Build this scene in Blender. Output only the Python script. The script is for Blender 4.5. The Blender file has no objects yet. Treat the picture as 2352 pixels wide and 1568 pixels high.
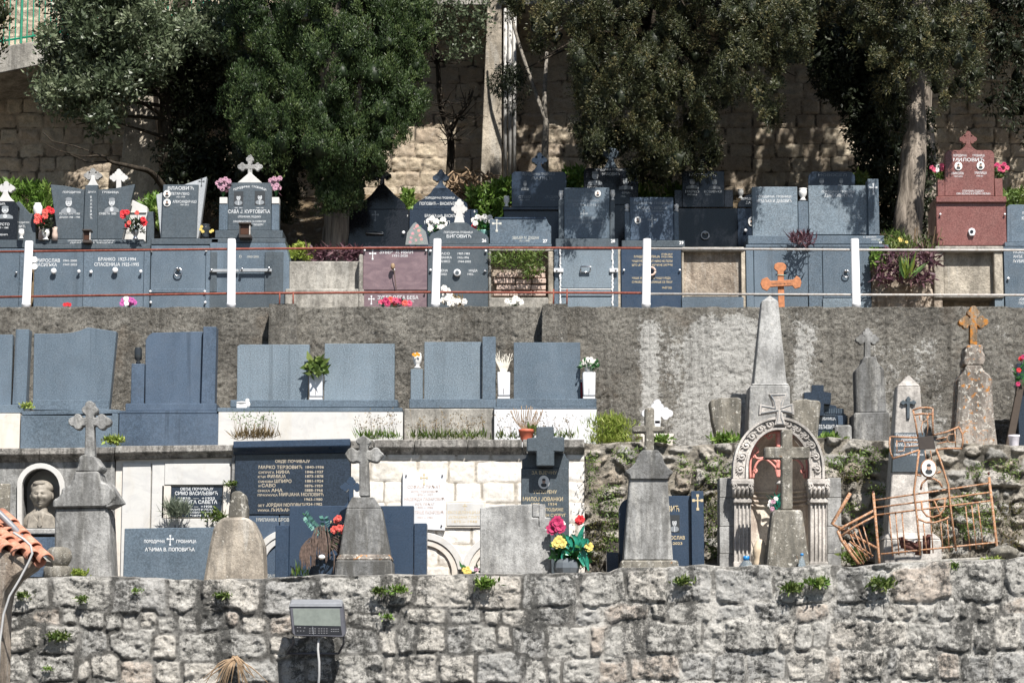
import bpy, bmesh, math, random
import numpy as np
R = math.radians
scene = bpy.context.scene
col = scene.collection
# ---------------------------------------------------------------- camera, sky, sun
ZC = 1.7; PITCH = R(8.0); FPX = 2352 / 36 * 85
cam_d = bpy.data.cameras.new('camera'); cam = bpy.data.objects.new('camera', cam_d); col.objects.link(cam)
cam.location = (0, 0, ZC); cam.rotation_euler = (R(90) + PITCH, 0, 0)
cam_d.lens = 85; cam_d.sensor_width = 36; cam_d.clip_end = 3000; cam_d.clip_start = 0.1
scene.camera = cam
SUN = np.array([0.40, -1.0, 1.36]); SUN = SUN / np.linalg.norm(SUN)
w = bpy.data.worlds.new('World'); scene.world = w; w.use_nodes = True
nt = w.node_tree; nt.nodes.clear()
sky = nt.nodes.new('ShaderNodeTexSky'); sky.sky_type = 'NISHITA'; sky.sun_disc = False
sky.sun_elevation = math.asin(SUN[2]); sky.sun_rotation = math.atan2(SUN[0], SUN[1])
sky.air_density = 1.0; sky.dust_density = 0.6
bg = nt.nodes.new('ShaderNodeBackground'); bg.inputs[1].default_value = 0.05
ow = nt.nodes.new('ShaderNodeOutputWorld'); nt.links.new(sky.outputs[0], bg.inputs[0]); nt.links.new(bg.outputs[0], ow.inputs[0])
sl = bpy.data.lights.new('sun', 'SUN'); so = bpy.data.objects.new('sun', sl); col.objects.link(so)
sl.energy = 5.0; sl.angle = R(0.53); sl.color = (1.0, 0.955, 0.89)
import mathutils
so.rotation_euler = mathutils.Vector(tuple(SUN)).to_track_quat('Z', 'Y').to_euler()
so.location = (10, -10, 30)
scene.view_settings.view_transform = 'Standard'; scene.view_settings.look = 'None'
scene.view_settings.exposure = 0.78; scene.view_settings.gamma = 1.0
scene.render.engine = 'CYCLES'

# ---------------------------------------------------------------- pixel (2352 x 1568) + depth -> world
CP, SP = math.cos(PITCH), math.sin(PITCH)
def P(x, y, Y):
    u = (x - 1176) / FPX; v = (784 - y) / FPX; t = Y / (CP - v * SP)
    return (u * t, Y, ZC + t * (SP + v * CP))
def MPP(Y): return Y / FPX           # metres per pixel (nearly)
def ROW(z, Y):                        # pixel row where height z stands at depth Y
    a = math.atan2(z - ZC, Y) - PITCH
    return 784 - FPX * math.tan(a)
G_LOW, G_MID, G_UP, G_BANK = 2.66, 4.24, 6.02, 6.95      # terrace ground heights

# ---------------------------------------------------------------- materials
def lin(c): return tuple(((v / 12.92) if v <= .04045 else ((v + .055) / 1.055) ** 2.4) for v in c)
class NT:
    def __init__(s, name):
        s.m = bpy.data.materials.new(name); s.m.use_nodes = True; s.t = s.m.node_tree; s.t.nodes.clear()
        s.out = s.n('ShaderNodeOutputMaterial'); s.b = s.n('ShaderNodeBsdfPrincipled'); s.l(s.b.outputs[0], s.out.inputs[0])
        s.geo = s.n('ShaderNodeNewGeometry')
    def n(s, t, **k):
        o = s.t.nodes.new(t)
        for a, b in k.items(): setattr(o, a, b)
        return o
    def l(s, a, b): s.t.links.new(a, b)
    def vec(s, sc=(1, 1, 1)):
        mp = s.n('ShaderNodeMapping'); mp.inputs['Scale'].default_value = sc; s.l(s.geo.outputs['Position'], mp.inputs[0]); return mp.outputs[0]
    def noise(s, scale, detail=4, rough=.55, sc=(1, 1, 1), dist=0.):
        o = s.n('ShaderNodeTexNoise'); o.inputs['Scale'].default_value = scale; o.inputs['Detail'].default_value = detail
        o.inputs['Roughness'].default_value = rough; o.inputs['Distortion'].default_value = dist; s.l(s.vec(sc), o.inputs['Vector']); return o.outputs['Fac']
    def ramp(s, f, a, b, lo=0., hi=1.):
        o = s.n('ShaderNodeMapRange'); o.clamp = True
        for i, v in zip((1, 2, 3, 4), (a, b, lo, hi)): o.inputs[i].default_value = v
        s.l(f, o.inputs[0]); return o.outputs[0]
    def mix(s, f, a, b, mode='MIX'):
        o = s.n('ShaderNodeMix'); o.data_type = 'RGBA'; o.blend_type = mode
        for sock, v in ((o.inputs[0], f), (o.inputs[6], a), (o.inputs[7], b)):
            if isinstance(v, (tuple, list)): sock.default_value = (*v[:3], 1)
            elif isinstance(v, (int, float)): sock.default_value = v
            else: s.l(v, sock)
        return o.outputs[2]
    def math(s, op, a, b=0.):
        o = s.n('ShaderNodeMath'); o.operation = op; o.use_clamp = False
        for i, v in enumerate((a, b)):
            if isinstance(v, (int, float)): o.inputs[i].default_value = v
            else: s.l(v, o.inputs[i])
        return o.outputs[0]
    def attr(s, name):
        o = s.n('ShaderNodeAttribute'); o.attribute_name = name; return o.outputs['Fac']
    def bump(s, h, strength, dist=.01):
        o = s.n('ShaderNodeBump'); o.inputs['Strength'].default_value = strength; o.inputs['Distance'].default_value = dist
        s.l(h, o.inputs['Height']); s.l(o.outputs[0], s.b.inputs['Normal'])
    def fin(s, c, rough=.6, spec=.5, metal=0.):
        if isinstance(c, (tuple, list)): s.b.inputs['Base Color'].default_value = (*c[:3], 1)
        else: s.l(c, s.b.inputs['Base Color'])
        if isinstance(rough, (int, float)): s.b.inputs['Roughness'].default_value = rough
        else: s.l(rough, s.b.inputs['Roughness'])
        s.b.inputs['Specular IOR Level'].default_value = spec; s.b.inputs['Metallic'].default_value = metal
        return s.m
M = {}
def granite(name, c, contrast=.45, rough=.28, sc=70, streak=.25, spec=.5, light=None):
    s = NT(name)
    sp = s.noise(sc, 4, .85); a = tuple(v * (1 - contrast) for v in c); b = light or tuple(min(1, v * (1 + contrast)) for v in c)
    base = s.mix(s.ramp(sp, .42, .6), a, b)
    st = s.noise(1.6, 5, .6, (1.0, 1.0, .22)); base = s.mix(s.ramp(st, .4, .75, 0, streak), base, tuple(v * 1.9 + .02 for v in c))
    du = s.noise(3.2, 4, .6); base = s.mix(s.ramp(du, .5, .8, 0, streak * .8), base, tuple(v * .55 for v in c))
    dr = s.noise(4, 4, .6, (2.2, 1, .07), .2); base = s.mix(s.ramp(dr, .60, .68, 0, streak * .9), base, tuple(v * .5 for v in c))
    wear = s.noise(9, 5, .65)
    bigb = s.noise(14, 3); s.bump(bigb, .05, .004)
    M[name] = s.fin(base, s.ramp(wear, .3, .75, rough * .75, rough * 1.6), spec)
granite('granite_slate', (.088, .118, .150), .4, .36, streak=.5)
granite('granite_pale', (.135, .172, .205), .4, .4, streak=.5)
granite('granite_navy', (.03, .05, .085), .25, .3, streak=.12)
granite('granite_blue', (.055, .080, .118), .4, .34, streak=.5)
granite('granite_grey', (.062, .078, .092), .32, .35, 70)
granite('granite_black', (.012, .013, .016), .5, .12, streak=.08)
granite('granite_blackblue', (.022, .032, .05), .4, .16, streak=.1)
granite('granite_red', (.165, .060, .052), .4, .32, light=(.23, .10, .088))
granite('granite_frame', (.33, .35, .37), .25, .4)
def pinkgranite():
    s = NT('granite_violet')
    a = s.noise(4, 6, .65, (1, 1, 2.2), 1.6); sp = s.noise(70, 3, .8)
    c = s.mix(s.ramp(a, .3, .7), (.13, .085, .10), (.27, .19, .20)); c = s.mix(s.ramp(sp, .35, .7, 0, .6), c, (.10, .08, .10))
    M['granite_violet'] = s.fin(c, .35)
pinkgranite()
def marble(name, c, vein=(.5, .5, .52), amt=.35, dirt=.25):
    s = NT(name)
    v = s.noise(2.5, 8, .7, (1, 1, 1.4), 1.2); base = s.mix(s.ramp(v, .47, .62, 0, amt), c, vein)
    st = s.noise(5, 5, .6, (1.4, 1, .3)); base = s.mix(s.ramp(st, .52, .8, 0, dirt), base, (.42, .37, .29))
    d2 = s.noise(18, 5, .7); base = s.mix(s.ramp(d2, .58, .75, 0, dirt * .8), base, (.33, .31, .28))
    s.bump(s.noise(40, 4), .12, .005)
    M[name] = s.fin(base, .5)
marble('marble_white', (.56, .555, .54), (.40, .40, .41), .5, .5); marble('marble_warm', (.62, .58, .53), (.45, .41, .36), .5, .6)
marble('marble_clean', (.61, .62, .645), (.55, .57, .61), .6, .12)
def weathered(name, c, dark=.45, lichen=0., orange=0., bump=.5, streaks=.6, scale=1., pale=(.5, .49, .46), dk=(.07, .068, .062)):
    s = NT(name)
    n1 = s.noise(3.2 * scale, 8, .75, (1, 1, .6)); base = s.mix(s.ramp(n1, .4, .6), tuple(v * .6 for v in c), tuple(min(.8, v * 1.35) for v in c))
    st = s.noise(6 * scale, 6, .65, (1.5, 1, .16)); base = s.mix(s.ramp(st, .48, .62, 0, min(.85, dark * streaks * 2.6)), base, dk)
    st2 = s.noise(7 * scale, 6, .65, (1.3, 1.2, .2), .3); base = s.mix(s.ramp(st2, .54, .66, 0, streaks * .7), base, pale)
    n2 = s.noise(18 * scale, 7, .8); base = s.mix(s.ramp(n2, .5, .64, 0, min(.9, dark * 1.5)), base, dk)
    n3 = s.noise(48, 4, .85); base = s.mix(s.ramp(n3, .48, .64, 0, .5), base, tuple(v * .4 for v in c))
    if lichen > 0:
        n4 = s.noise(24, 5, .7, dist=.4); base = s.mix(s.ramp(n4, .645 - lichen * .12, .70 - lichen * .12, 0, .85), base, (.55, .53, .48))
    if orange > 0:
        n5 = s.noise(14, 6, .72, dist=.5); base = s.mix(s.ramp(n5, .68 - orange * .3, .72 - orange * .3, 0, .9), base, (.42, .17, .03))
    h = s.noise(45, 8, .75); h2 = s.noise(9, 5, .6); s.bump(s.math('ADD', h, s.math('MULTIPLY', h2, 1.5)), bump, .02)
    M[name] = s.fin(base, .9, .2)
weathered('stone_grey', (.285, .285, .28), .38); weathered('stone_dark', (.165, .166, .165), .5)
weathered('stone_tan', (.34, .30, .25), .3, .25); weathered('stone_lichen', (.27, .235, .205), .4, .75, .35)
weathered('stone_spotted', (.21, .195, .165), .35, .55, 0.05); weathered('stone_orange', (.33, .21, .11), .35, .4, .62)
weathered('stone_pale', (.34, .34, .335), .25, .1, streaks=.45); weathered('stone_carved', (.5, .47, .44), .15, 0, streaks=.35)
weathered('stone_cornice', (.30, .285, .265), .6, .3, streaks=.8, bump=.7)
weathered('plaster', (.40, .36, .30), .22, 0, streaks=.35, bump=.8); weathered('concrete', (.33, .315, .285), .3, .1, streaks=.5, bump=.5)
weathered('concrete_tan', (.42, .37, .30), .22, 0, streaks=.5, bump=.6); weathered('plaster_niche', (.66, .54, .46), .08, 0, streaks=.3, bump=.2)
weathered('earth', (.16, .12, .075), .3, bump=1., dk=(.05, .04, .025)); weathered('rubble_tan', (.43, .36, .29), .35, .1, bump=1.2, dk=(.12, .09, .07))
def plain(name, c, rough=.5, spec=.5, metal=0., var=.12, sc=20):
    s = NT(name); n = s.noise(sc, 4); c2 = s.mix(s.ramp(n, .3, .7), tuple(v * (1 - var) for v in c), tuple(min(1, v * (1 + var)) for v in c))
    M[name] = s.fin(c2, rough, spec, metal)
plain('asphalt', (.07, .07, .07), .9, var=.3, sc=5); marble('paint_white', (.76, .77, .80), (.5, .42, .36), .12, .22); plain('white_ceramic', (.80, .79, .77), .3); plain('white_flower', (.80, .78, .74), .7)
plain('letter_white', (.66, .68, .70), .6, .2); plain('letter_dim', (.26, .29, .32), .6, .2); plain('letter_gold', (.56, .46, .29), .6); plain('letter_cream', (.46, .40, .31), .6); plain('letter_pale', (.5, .5, .46), .6)
plain('letter_blackish', (.05, .055, .06), .5); plain('number_white', (.8, .8, .8), .6)
plain('steel', (.55, .56, .58), .28, .5, 1.); plain('chrome_white', (.75, .76, .78), .3, .5, .2)
plain('etch_mid', (.22, .24, .26), .7, .2); plain('etch_light', (.48, .5, .52), .7, .2); plain('etch_dark', (.03, .035, .04), .5)
plain('photo_skin', (.45, .30, .23), .4); plain('photo_blue', (.08, .12, .2), .4)
plain('red_flower', (.62, .02, .03), .6, var=.4, sc=60); plain('pink_flower', (.62, .08, .16), .6, var=.4, sc=60); plain('magenta_flower', (.42, .02, .10), .6, var=.5, sc=60)
plain('violet_flower', (.45, .25, .33), .7, var=.4, sc=60); plain('yellow_flower', (.70, .55, .15), .6, var=.3, sc=60); plain('coral_flower', (.66, .10, .08), .6, var=.3, sc=60)
plain('orange_flower', (.7, .30, .02), .6); plain('fuchsia_flower', (.5, .10, .35), .6, var=.4, sc=60)
plain('teal_leaf', (.015, .19, .13), .35, var=.4); plain('eucalyptus_leaf', (.09, .22, .19), .6, var=.3); plain('plastic_green', (.03, .12, .03), .45, var=.4)
plain('dry_stem', (.26, .18, .11), .8, var=.3); plain('dry_brown', (.12, .085, .07), .8, var=.5, sc=40); plain('white_twig', (.72, .68, .6), .7)
plain('urn_grey', (.12, .135, .15), .12); plain('urn_dark', (.03, .035, .04), .1); plain('terracotta_pot', (.45, .11, .06), .6)
plain('wood_orange', (.42, .165, .07), .5, var=.25, sc=30); plain('wood_dark', (.06, .045, .035), .8)
plain('candle_red', (.22, .005, .02), .2); plain('lantern_dark', (.045, .035, .03), .45); plain('cloth_cream', (.62, .50, .36), .8)
plain('salmon_paint', (.62, .25, .21), .5, var=.2); plain('green_paint', (.01, .22, .13), .45, var=.2); plain('bronze', (.26, .235, .20), .6, .4, 0., .3, 25)
plain('lamp_body', (.10, .10, .115), .4, .5, .3); plain('lamp_top', (.22, .23, .25), .4); plain('lamp_panel', (.012, .012, .014), .35); plain('reflector', (.17, .19, .17), .2)
plain('pipe_pale', (.42, .41, .39), .6, var=.3, sc=8); plain('cable_grey', (.42, .42, .42), .5); plain('bottle_cap', (.02, .20, .5), .3); plain('plastic_white', (.75, .72, .78), .4)
plain('brick_pale', (.52, .40, .34), .8, var=.25, sc=9); plain('teal_vase', (.25, .5, .45), .4)
plain('letter_lamp', (.16, .16, .17), .5); plain('bark_pale', (.24, .22, .19), .9, .1, var=.5, sc=25)
def rusty(name, a, b, c, sc=14):
    s = NT(name); n = s.noise(sc, 6, .7); x = s.mix(s.ramp(n, .36, .52), a, b); n2 = s.noise(sc * 2.3, 5, .7); x = s.mix(s.ramp(n2, .5, .66), x, c)
    s.bump(s.noise(80, 4), .4, .004); M[name] = s.fin(x, .75, .3)
rusty('rust_paint', (.19, .075, .035), (.37, .18, .085), (.52, .45, .38), 34); rusty('rail_rust', (.14, .035, .022), (.22, .06, .04), (.28, .11, .08)); rusty('rail_grey', (.40, .385, .36), (.46, .44, .42), (.33, .27, .23))
rusty('rust_dark', (.05, .02, .015), (.08, .03, .025), (.12, .06, .05)); rusty('roof_tile', (.36, .15, .095), (.48, .22, .145), (.55, .32, .24), 9)
def glass(name, c, rough=.05, tr=.85):
    s = NT(name); s.b.inputs['Transmission Weight'].default_value = tr; s.b.inputs['IOR'].default_value = 1.3; M[name] = s.fin(c, rough)
glass('bottle_plastic', (.75, .88, .98)); glass('cellophane', (.8, .85, .83), .15, .3); M['cellophane'].node_tree.nodes['Principled BSDF'].inputs['Alpha'].default_value = .22; plain('aluminium', (.30, .32, .34), .5); glass('lamp_glass', (.9, .97, .92), .03, .9); glass('amber_glass', (.09, .045, .03), .3, .2)
def leafmat(name, a, b, c, spec=.35, rough=.5, trans=.25):
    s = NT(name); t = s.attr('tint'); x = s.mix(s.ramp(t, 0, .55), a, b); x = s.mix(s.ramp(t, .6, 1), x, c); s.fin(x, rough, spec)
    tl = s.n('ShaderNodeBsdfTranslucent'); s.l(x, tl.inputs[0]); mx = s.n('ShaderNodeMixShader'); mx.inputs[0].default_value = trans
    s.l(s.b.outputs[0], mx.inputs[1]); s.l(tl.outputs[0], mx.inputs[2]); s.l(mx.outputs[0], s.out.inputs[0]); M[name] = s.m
leafmat('leaf_cypress', (.012, .024, .007), (.034, .062, .017), (.12, .16, .05), trans=.12); leafmat('leaf_olive', (.016, .022, .009), (.050, .058, .022), (.20, .165, .07), trans=.12)
leafmat('leaf_oak', (.035, .052, .025), (.10, .13, .07), (.24, .27, .17), .5, .42); leafmat('leaf_shade', (.012, .018, .008), (.030, .040, .020), (.065, .075, .042))  # leaf_shade: darkened leaf copy, shade of deep foliage put into its colour
leafmat('leaf_grass', (.06, .12, .018), (.13, .23, .04), (.27, .34, .10)); leafmat('leaf_lime', (.14, .20, .03), (.28, .36, .07), (.45, .48, .14))
leafmat('leaf_purple', (.05, .025, .035), (.11, .05, .07), (.24, .14, .14)); leafmat('leaf_dry', (.12, .085, .04), (.24, .18, .09), (.38, .30, .18))
leafmat('leaf_weed', (.035, .06, .012), (.10, .16, .035), (.22, .26, .08)); leafmat('leaf_lavender', (.12, .15, .12), (.20, .24, .17), (.3, .33, .25)); leafmat('leaf_agave', (.06, .13, .05), (.14, .26, .08), (.45, .5, .1))
leafmat('leaf_moss', (.025, .035, .008), (.07, .075, .02), (.15, .10, .04))
def bark(name, a, b, sc=1.):
    s = NT(name); n = s.noise(16 * sc, 7, .7, (1, 1, .1), .3); x = s.mix(s.ramp(n, .35, .65), a, b); s.bump(n, .9, .03); M[name] = s.fin(x, .95, .1)
bark('bark', (.10, .085, .07), (.36, .31, .26)); bark('bark_dark', (.02, .017, .014), (.07, .058, .045))

# ---------------------------------------------------------------- object plumbing
def fast(name, V, Fq, mats, smooth=False, attrs=None, midx=None):
    me = bpy.data.meshes.new(name); V = np.asarray(V, np.float32); Fq = np.asarray(Fq, np.int32); n, k = Fq.shape
    me.vertices.add(len(V)); me.vertices.foreach_set('co', V.ravel()); me.loops.add(n * k); me.loops.foreach_set('vertex_index', Fq.ravel())
    me.polygons.add(n); me.polygons.foreach_set('loop_start', np.arange(0, n * k, k, dtype=np.int32)); me.polygons.foreach_set('loop_total', np.full(n, k, np.int32))
    if midx is not None: me.polygons.foreach_set('material_index', np.asarray(midx, np.int32))
    if smooth: me.polygons.foreach_set('use_smooth', np.ones(n, bool))
    for a, v in (attrs or {}).items():
        at = me.attributes.new(a, 'FLOAT', 'POINT'); at.data.foreach_set('value', np.asarray(v, np.float32).ravel())
    for m in mats: me.materials.append(M[m])
    me.update(calc_edges=True); me.validate(); return me
def link(name, me, parent=None, loc=(0, 0, 0)):
    o = bpy.data.objects.new(name, me); col.objects.link(o); o.location = loc
    if parent is not None: o.parent = parent
    return o
def structure(name, me):
    o = link(name, me); o['kind'] = 'structure'; return o
THINGS = []
class Thing:
    def __init__(s, name, label, cat, x, y, Y, group=None, z=None):
        s.loc = np.array(P(x, y, Y)); s.label = label
        if z is not None: s.loc[2] = z
        e = bpy.data.objects.new(name, None); col.objects.link(e); e.location = s.loc; e.empty_display_size = .1
        e['label'] = label; e['category'] = cat; s.parts = []
        if group: e['group'] = group
        s.e = e; THINGS.append(s)
    def raw(s, name, V, F, mat, parent=None, bevel=0., smooth=False, label=None, mi=None, seg=1):
        """V world coordinates, F list of faces; mat name or list"""
        V = [tuple(np.asarray(v) - s.loc) for v in V]
        me = bpy.data.meshes.new(name); me.from_pydata(V, [], F)
        mats = [mat] if isinstance(mat, str) else mat
        for m in mats: me.materials.append(M[m])
        if mi is not None: me.polygons.foreach_set('material_index', mi)
        bm = bmesh.new(); bm.from_mesh(me); bmesh.ops.recalc_face_normals(bm, faces=bm.faces)
        if bevel > 0:
            ed = [e for e in bm.edges if len(e.link_faces) == 2 and e.calc_face_angle(0) > .5]
            bmesh.ops.bevel(bm, geom=ed, offset=bevel, segments=seg, profile=.6, affect='EDGES', clamp_overlap=True)
        bm.to_mesh(me); bm.free()
        if smooth: me.polygons.foreach_set('use_smooth', [True] * len(me.polygons))
        me.update(); o = link(name, me, parent or s.e)
        if label: o['label'] = label
        return o
    def fastm(s, name, V, F, mats, parent=None, smooth=False, attrs=None, midx=None, label=None, stuff=False):
        me = fast(name, np.asarray(V) - s.loc, F, mats if isinstance(mats, list) else [mats], smooth, attrs, midx)
        o = link(name, me, parent or s.e)
        if label: o['label'] = label
        if stuff: o['kind'] = 'stuff'
        return o
    def poly(s, name, pts, Y, d, mat, parent=None, bevel=.005, zbot=None, label=None):
        W = [P(x, y, Y) for x, y in pts]
        if zbot is not None:
            zm = min(p[2] for p in W); W = [(p[0], p[1], zbot if p[2] < zm + .012 else p[2]) for p in W]
        return s.prism(name, W, d, mat, parent, bevel, label)
    def prism(s, name, W, d, mat, parent=None, bevel=.005, label=None):
        W = list(W); o = s._prism(name, W, d, mat, parent, bevel, label)
        if parent is None: s.parts.append((W[0][1], min(p[0] for p in W), max(p[0] for p in W), min(p[2] for p in W), max(p[2] for p in W), o))
        return o
    def host(s, x, y, Y):
        p = P(x, y, Y); c = [q for q in s.parts if abs(q[0] - Y) < .004 and q[1] - .01 < p[0] < q[2] + .01 and q[3] - .01 < p[2] < q[4] + .01]
        return c[-1][5] if c else None
    def _prism(s, name, W, d, mat, parent=None, bevel=.005, label=None):
        n = len(W); V = list(W) + [(p[0], p[1] + d, p[2]) for p in W]
        F = [list(range(n)), list(range(2 * n - 1, n - 1, -1))] + [[i, (i + 1) % n, n + (i + 1) % n, n + i] for i in range(n)]
        return s.raw(name, V, F, mat, parent, bevel, label=label)
    def box(s, name, x0, y0, x1, y1, Y, d, mat, parent=None, bevel=.005, zbot=None, label=None):
        ym = (y0 + y1) / 2; xm = (x0 + x1) / 2
        X0, X1 = P(x0, ym, Y)[0], P(x1, ym, Y)[0]; Z1, Z0 = P(xm, y0, Y)[2], P(xm, y1, Y)[2]
        if zbot is not None: Z0 = zbot
        return s.prism(name, [(X0, Y, Z0), (X1, Y, Z0), (X1, Y, Z1), (X0, Y, Z1)], d, mat, parent, bevel, label)
    def frustum(s, name, b, t, Yc, db, dt, mat, parent=None, bevel=.008, zbot=None, label=None):
        """b=(x0,x1,y) bottom, t=(x0,x1,y) top, at centre depth Yc"""
        V = []
        for (x0, x1, y), d in ((b, db), (t, dt)):
            p0, p1 = P(x0, y, Yc - d / 2), P(x1, y, Yc - d / 2); z = zbot if (zbot is not None and len(V) == 0) else p0[2]
            V += [(p0[0], Yc - d / 2, z), (p1[0], Yc - d / 2, z), (p1[0], Yc + d / 2, z), (p0[0], Yc + d / 2, z)]
        F = [[0, 1, 2, 3], [4, 5, 6, 7], [0, 1, 5, 4], [1, 2, 6, 5], [2, 3, 7, 6], [3, 0, 4, 7]]
        return s.raw(name, V, F, mat, parent, bevel, label=label)
    def lathe(s, name, x, Yc, prof, mat, parent=None, n=20, zshift=0., mi=None, flute=0.):
        """prof: list of (radius px, row px) at depth Yc"""
        c = [P(x, y, Yc) for r, y in prof]; k = MPP(Yc); V = []
        for (r, y), p in zip(prof, c):
            for i in range(n):
                a = 2 * math.pi * i / n; rr = r * k * (1 - flute * (i % 2)); V.append((p[0] + rr * math.cos(a), Yc + rr * math.sin(a), p[2] + zshift))
        F = [[j * n + i, j * n + (i + 1) % n, (j + 1) * n + (i + 1) % n, (j + 1) * n + i] for j in range(len(prof) - 1) for i in range(n)]
        F += [list(range(n)), list(range((len(prof) - 1) * n, len(prof) * n))]
        m = None
        if mi: m = [mi[j] for j in range(len(prof) - 1) for i in range(n)] + [mi[0], mi[-1]]
        return s.raw(name, V, F, mat, parent, smooth=(flute == 0), mi=m)
    def tubes(s, name, paths, mat, parent=None, n=6, label=None, smooth=True):
        """paths: list of (points world, radius or list of radii) -> one mesh"""
        V, F = [], []
        for pts, rad in paths: tube(V, F, pts, rad, n)
        return s.raw(name, V, F, mat, parent, smooth=smooth, label=label)
    def pt(s, pts, Y): return [P(x, y, Y) if len(q) == 2 else P(x, y, q[2]) for q in pts for x, y in [q[:2]]]
    def text(s, lines, Y, mat='letter_white', parent=None, name='inscription', bold=0., label=None):
        """lines: (text, xc, baseline y, cap height px[, width px])"""
        bx = [(l[1] - (l[4] if len(l) > 4 else len(l[0]) * l[3] * .8) / 2, l[1] + (l[4] if len(l) > 4 else len(l[0]) * l[3] * .8) / 2, l[2] - l[3], l[2]) for l in lines]; gr = list(range(len(lines)))
        for i in range(len(lines)):
            for j in range(i):
                p_, q_ = bx[i], bx[j]
                if max(p_[0], q_[0]) - min(p_[1], q_[1]) < 5 and max(p_[2], q_[2]) - min(p_[3], q_[3]) < 4.5: gi, gj = gr[i], gr[j]; gr = [gj if g == gi else g for g in gr]
        if len(set(gr)) > 1:
            for g in sorted(set(gr)): s.text([l for l, k in zip(lines, gr) if k == g], Y, mat, parent, name, bold, label)
            return
        V, F = [], []; parent = parent or s.host(lines[0][1], lines[0][2] - 2, Y)
        for ln in lines:
            t, xc, yb, h = ln[:4]; wd = ln[4] if len(ln) > 4 else None
            vs, fs = glyphs(t, bold); 
            if len(vs) == 0: continue
            k = MPP(Y); sc = h * k / .72; p = P(xc, yb, Y); x0, x1 = vs[:, 0].min(), vs[:, 0].max()
            sx = (wd * k / (x1 - x0)) if wd else sc
            b = len(V)
            for v in vs: V.append((p[0] + (v[0] - (x0 + x1) / 2) * sx, Y - .0016, p[2] + v[1] * sc))
            F += [[i + b for i in f] for f in fs]
        me = bpy.data.meshes.new(name); me.from_pydata([tuple(np.asarray(v) - s.loc) for v in V], [], F); me.materials.append(M[mat]); me.update()
        o = link(name, me, parent or s.e)
        if label: o['label'] = label
        return o
_gc = {}
def glyphs(t, bold=0.):
    if (t, bold) in _gc: return _gc[(t, bold)]
    c = bpy.data.curves.new('t', 'FONT'); c.body = t; c.size = 1; c.resolution_u = 2; c.offset = .005 + bold
    o = bpy.data.objects.new('t', c); col.objects.link(o); dg = bpy.context.evaluated_depsgraph_get()
    me = bpy.data.meshes.new_from_object(o.evaluated_get(dg))
    v = np.array([tuple(q.co) for q in me.vertices]).reshape(-1, 3); f = [list(p.vertices) for p in me.polygons]
    bpy.data.objects.remove(o); bpy.data.curves.remove(c); bpy.data.meshes.remove(me); _gc[(t, bold)] = (v, f); return v, f
def tube(V, F, pts, rad, n=6):
    pts = [np.array(p, float) for p in pts]; m = len(pts); rs = rad if isinstance(rad, (list, tuple)) else [rad] * m; b = len(V)
    for i, p in enumerate(pts):
        d = pts[min(i + 1, m - 1)] - pts[max(i - 1, 0)]; d /= (np.linalg.norm(d) + 1e-9)
        a = np.cross(d, (0, 1, 0)) if abs(d[1]) < .9 else np.cross(d, (1, 0, 0)); a /= np.linalg.norm(a); c = np.cross(d, a)
        for k in range(n):
            t = 2 * math.pi * k / n; V.append(tuple(p + rs[i] * (math.cos(t) * a + math.sin(t) * c)))
    for i in range(m - 1):
        for k in range(n): F.append([b + i * n + k, b + i * n + (k + 1) % n, b + (i + 1) * n + (k + 1) % n, b + (i + 1) * n + k])
    F.append([b + k for k in range(n)]); F.append([b + (m - 1) * n + k for k in range(n)])
def arc(cx, cy, r, a0, a1, n=12, ry=None):
    return [(cx + r * math.cos(R(a0 + (a1 - a0) * i / n)), cy - (ry or r) * math.sin(R(a0 + (a1 - a0) * i / n))) for i in range(n + 1)]
def smoothpath(pts, k=4):
    P_ = [np.array(p, float) for p in pts]; out = []
    for i in range(len(P_) - 1):
        a, b, c, d = P_[max(i - 1, 0)], P_[i], P_[i + 1], P_[min(i + 2, len(P_) - 1)]
        for j in range(k):
            t = j / k; out.append(tuple(.5 * ((2 * b) + (c - a) * t + (2 * a - 5 * b + 4 * c - d) * t * t + (3 * b - a - 3 * c + d) * t ** 3)))
    out.append(tuple(P_[-1])); return out
def trefoil(xc, yt, yb, yarm, ha, w, r, wb=None, hw=None):
    """outline of a cross with clover ends; w half stem width, r lobe radius, ha half arm span"""
    wb = wb or w; hw = hw or w
    def end(cx, cy, ux, uy, w_, L_, wo):
        # unit arm direction (ux,uy), lateral (-uy,ux); walk from one stem edge round the three lobes to the other
        half = []; lat0 = max(w_ * .95, .55 * r); rs = .56 * r; rt = .62 * r
        for i in range(9): th = R(-150 + 195 * i / 8); half.append((-1.25 * r + rs * math.sin(th), lat0 + rs * math.cos(th) * .95))     # side lobe (along, lateral)
        top = []
        for i in range(8): th = R(62 * (1 - i / 7) * 1.55); top.append((-rt + rt * math.cos(th), rt * math.sin(th) * 1.02))
        s0 = -min(2.0 * r, L_ - wo - .4); seq = [(s0, w_)] + [(max(p, s0 + .3), q) for p, q in half if q > w_ * .98 or p > -1.2 * r] + top
        full = [(p, -q) for p, q in seq] + [(p, q) for p, q in reversed(seq[:-1])]
        return [(cx + p * ux - q * uy, cy + p * uy + q * ux) for p, q in full]
    return end(xc + ha, yarm, 1, 0, hw, ha, w) + [(xc + w, yarm + hw), (xc + wb, yb), (xc - wb, yb), (xc - w, yarm + hw)] + end(xc - ha, yarm, -1, 0, hw, ha, w) + [(xc - w, yarm - hw)] + end(xc, yt, 0, -1, w, yarm - yt, hw) + [(xc + w, yarm - hw)]
def plaincross(xc, yt, yb, y0, y1, ha, w): return [(xc - w, yt), (xc + w, yt), (xc + w, y0), (xc + ha, y0), (xc + ha, y1), (xc + w, y1), (xc + w, yb), (xc - w, yb), (xc - w, y1), (xc - ha, y1), (xc - ha, y0), (xc - w, y0)]
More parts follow.
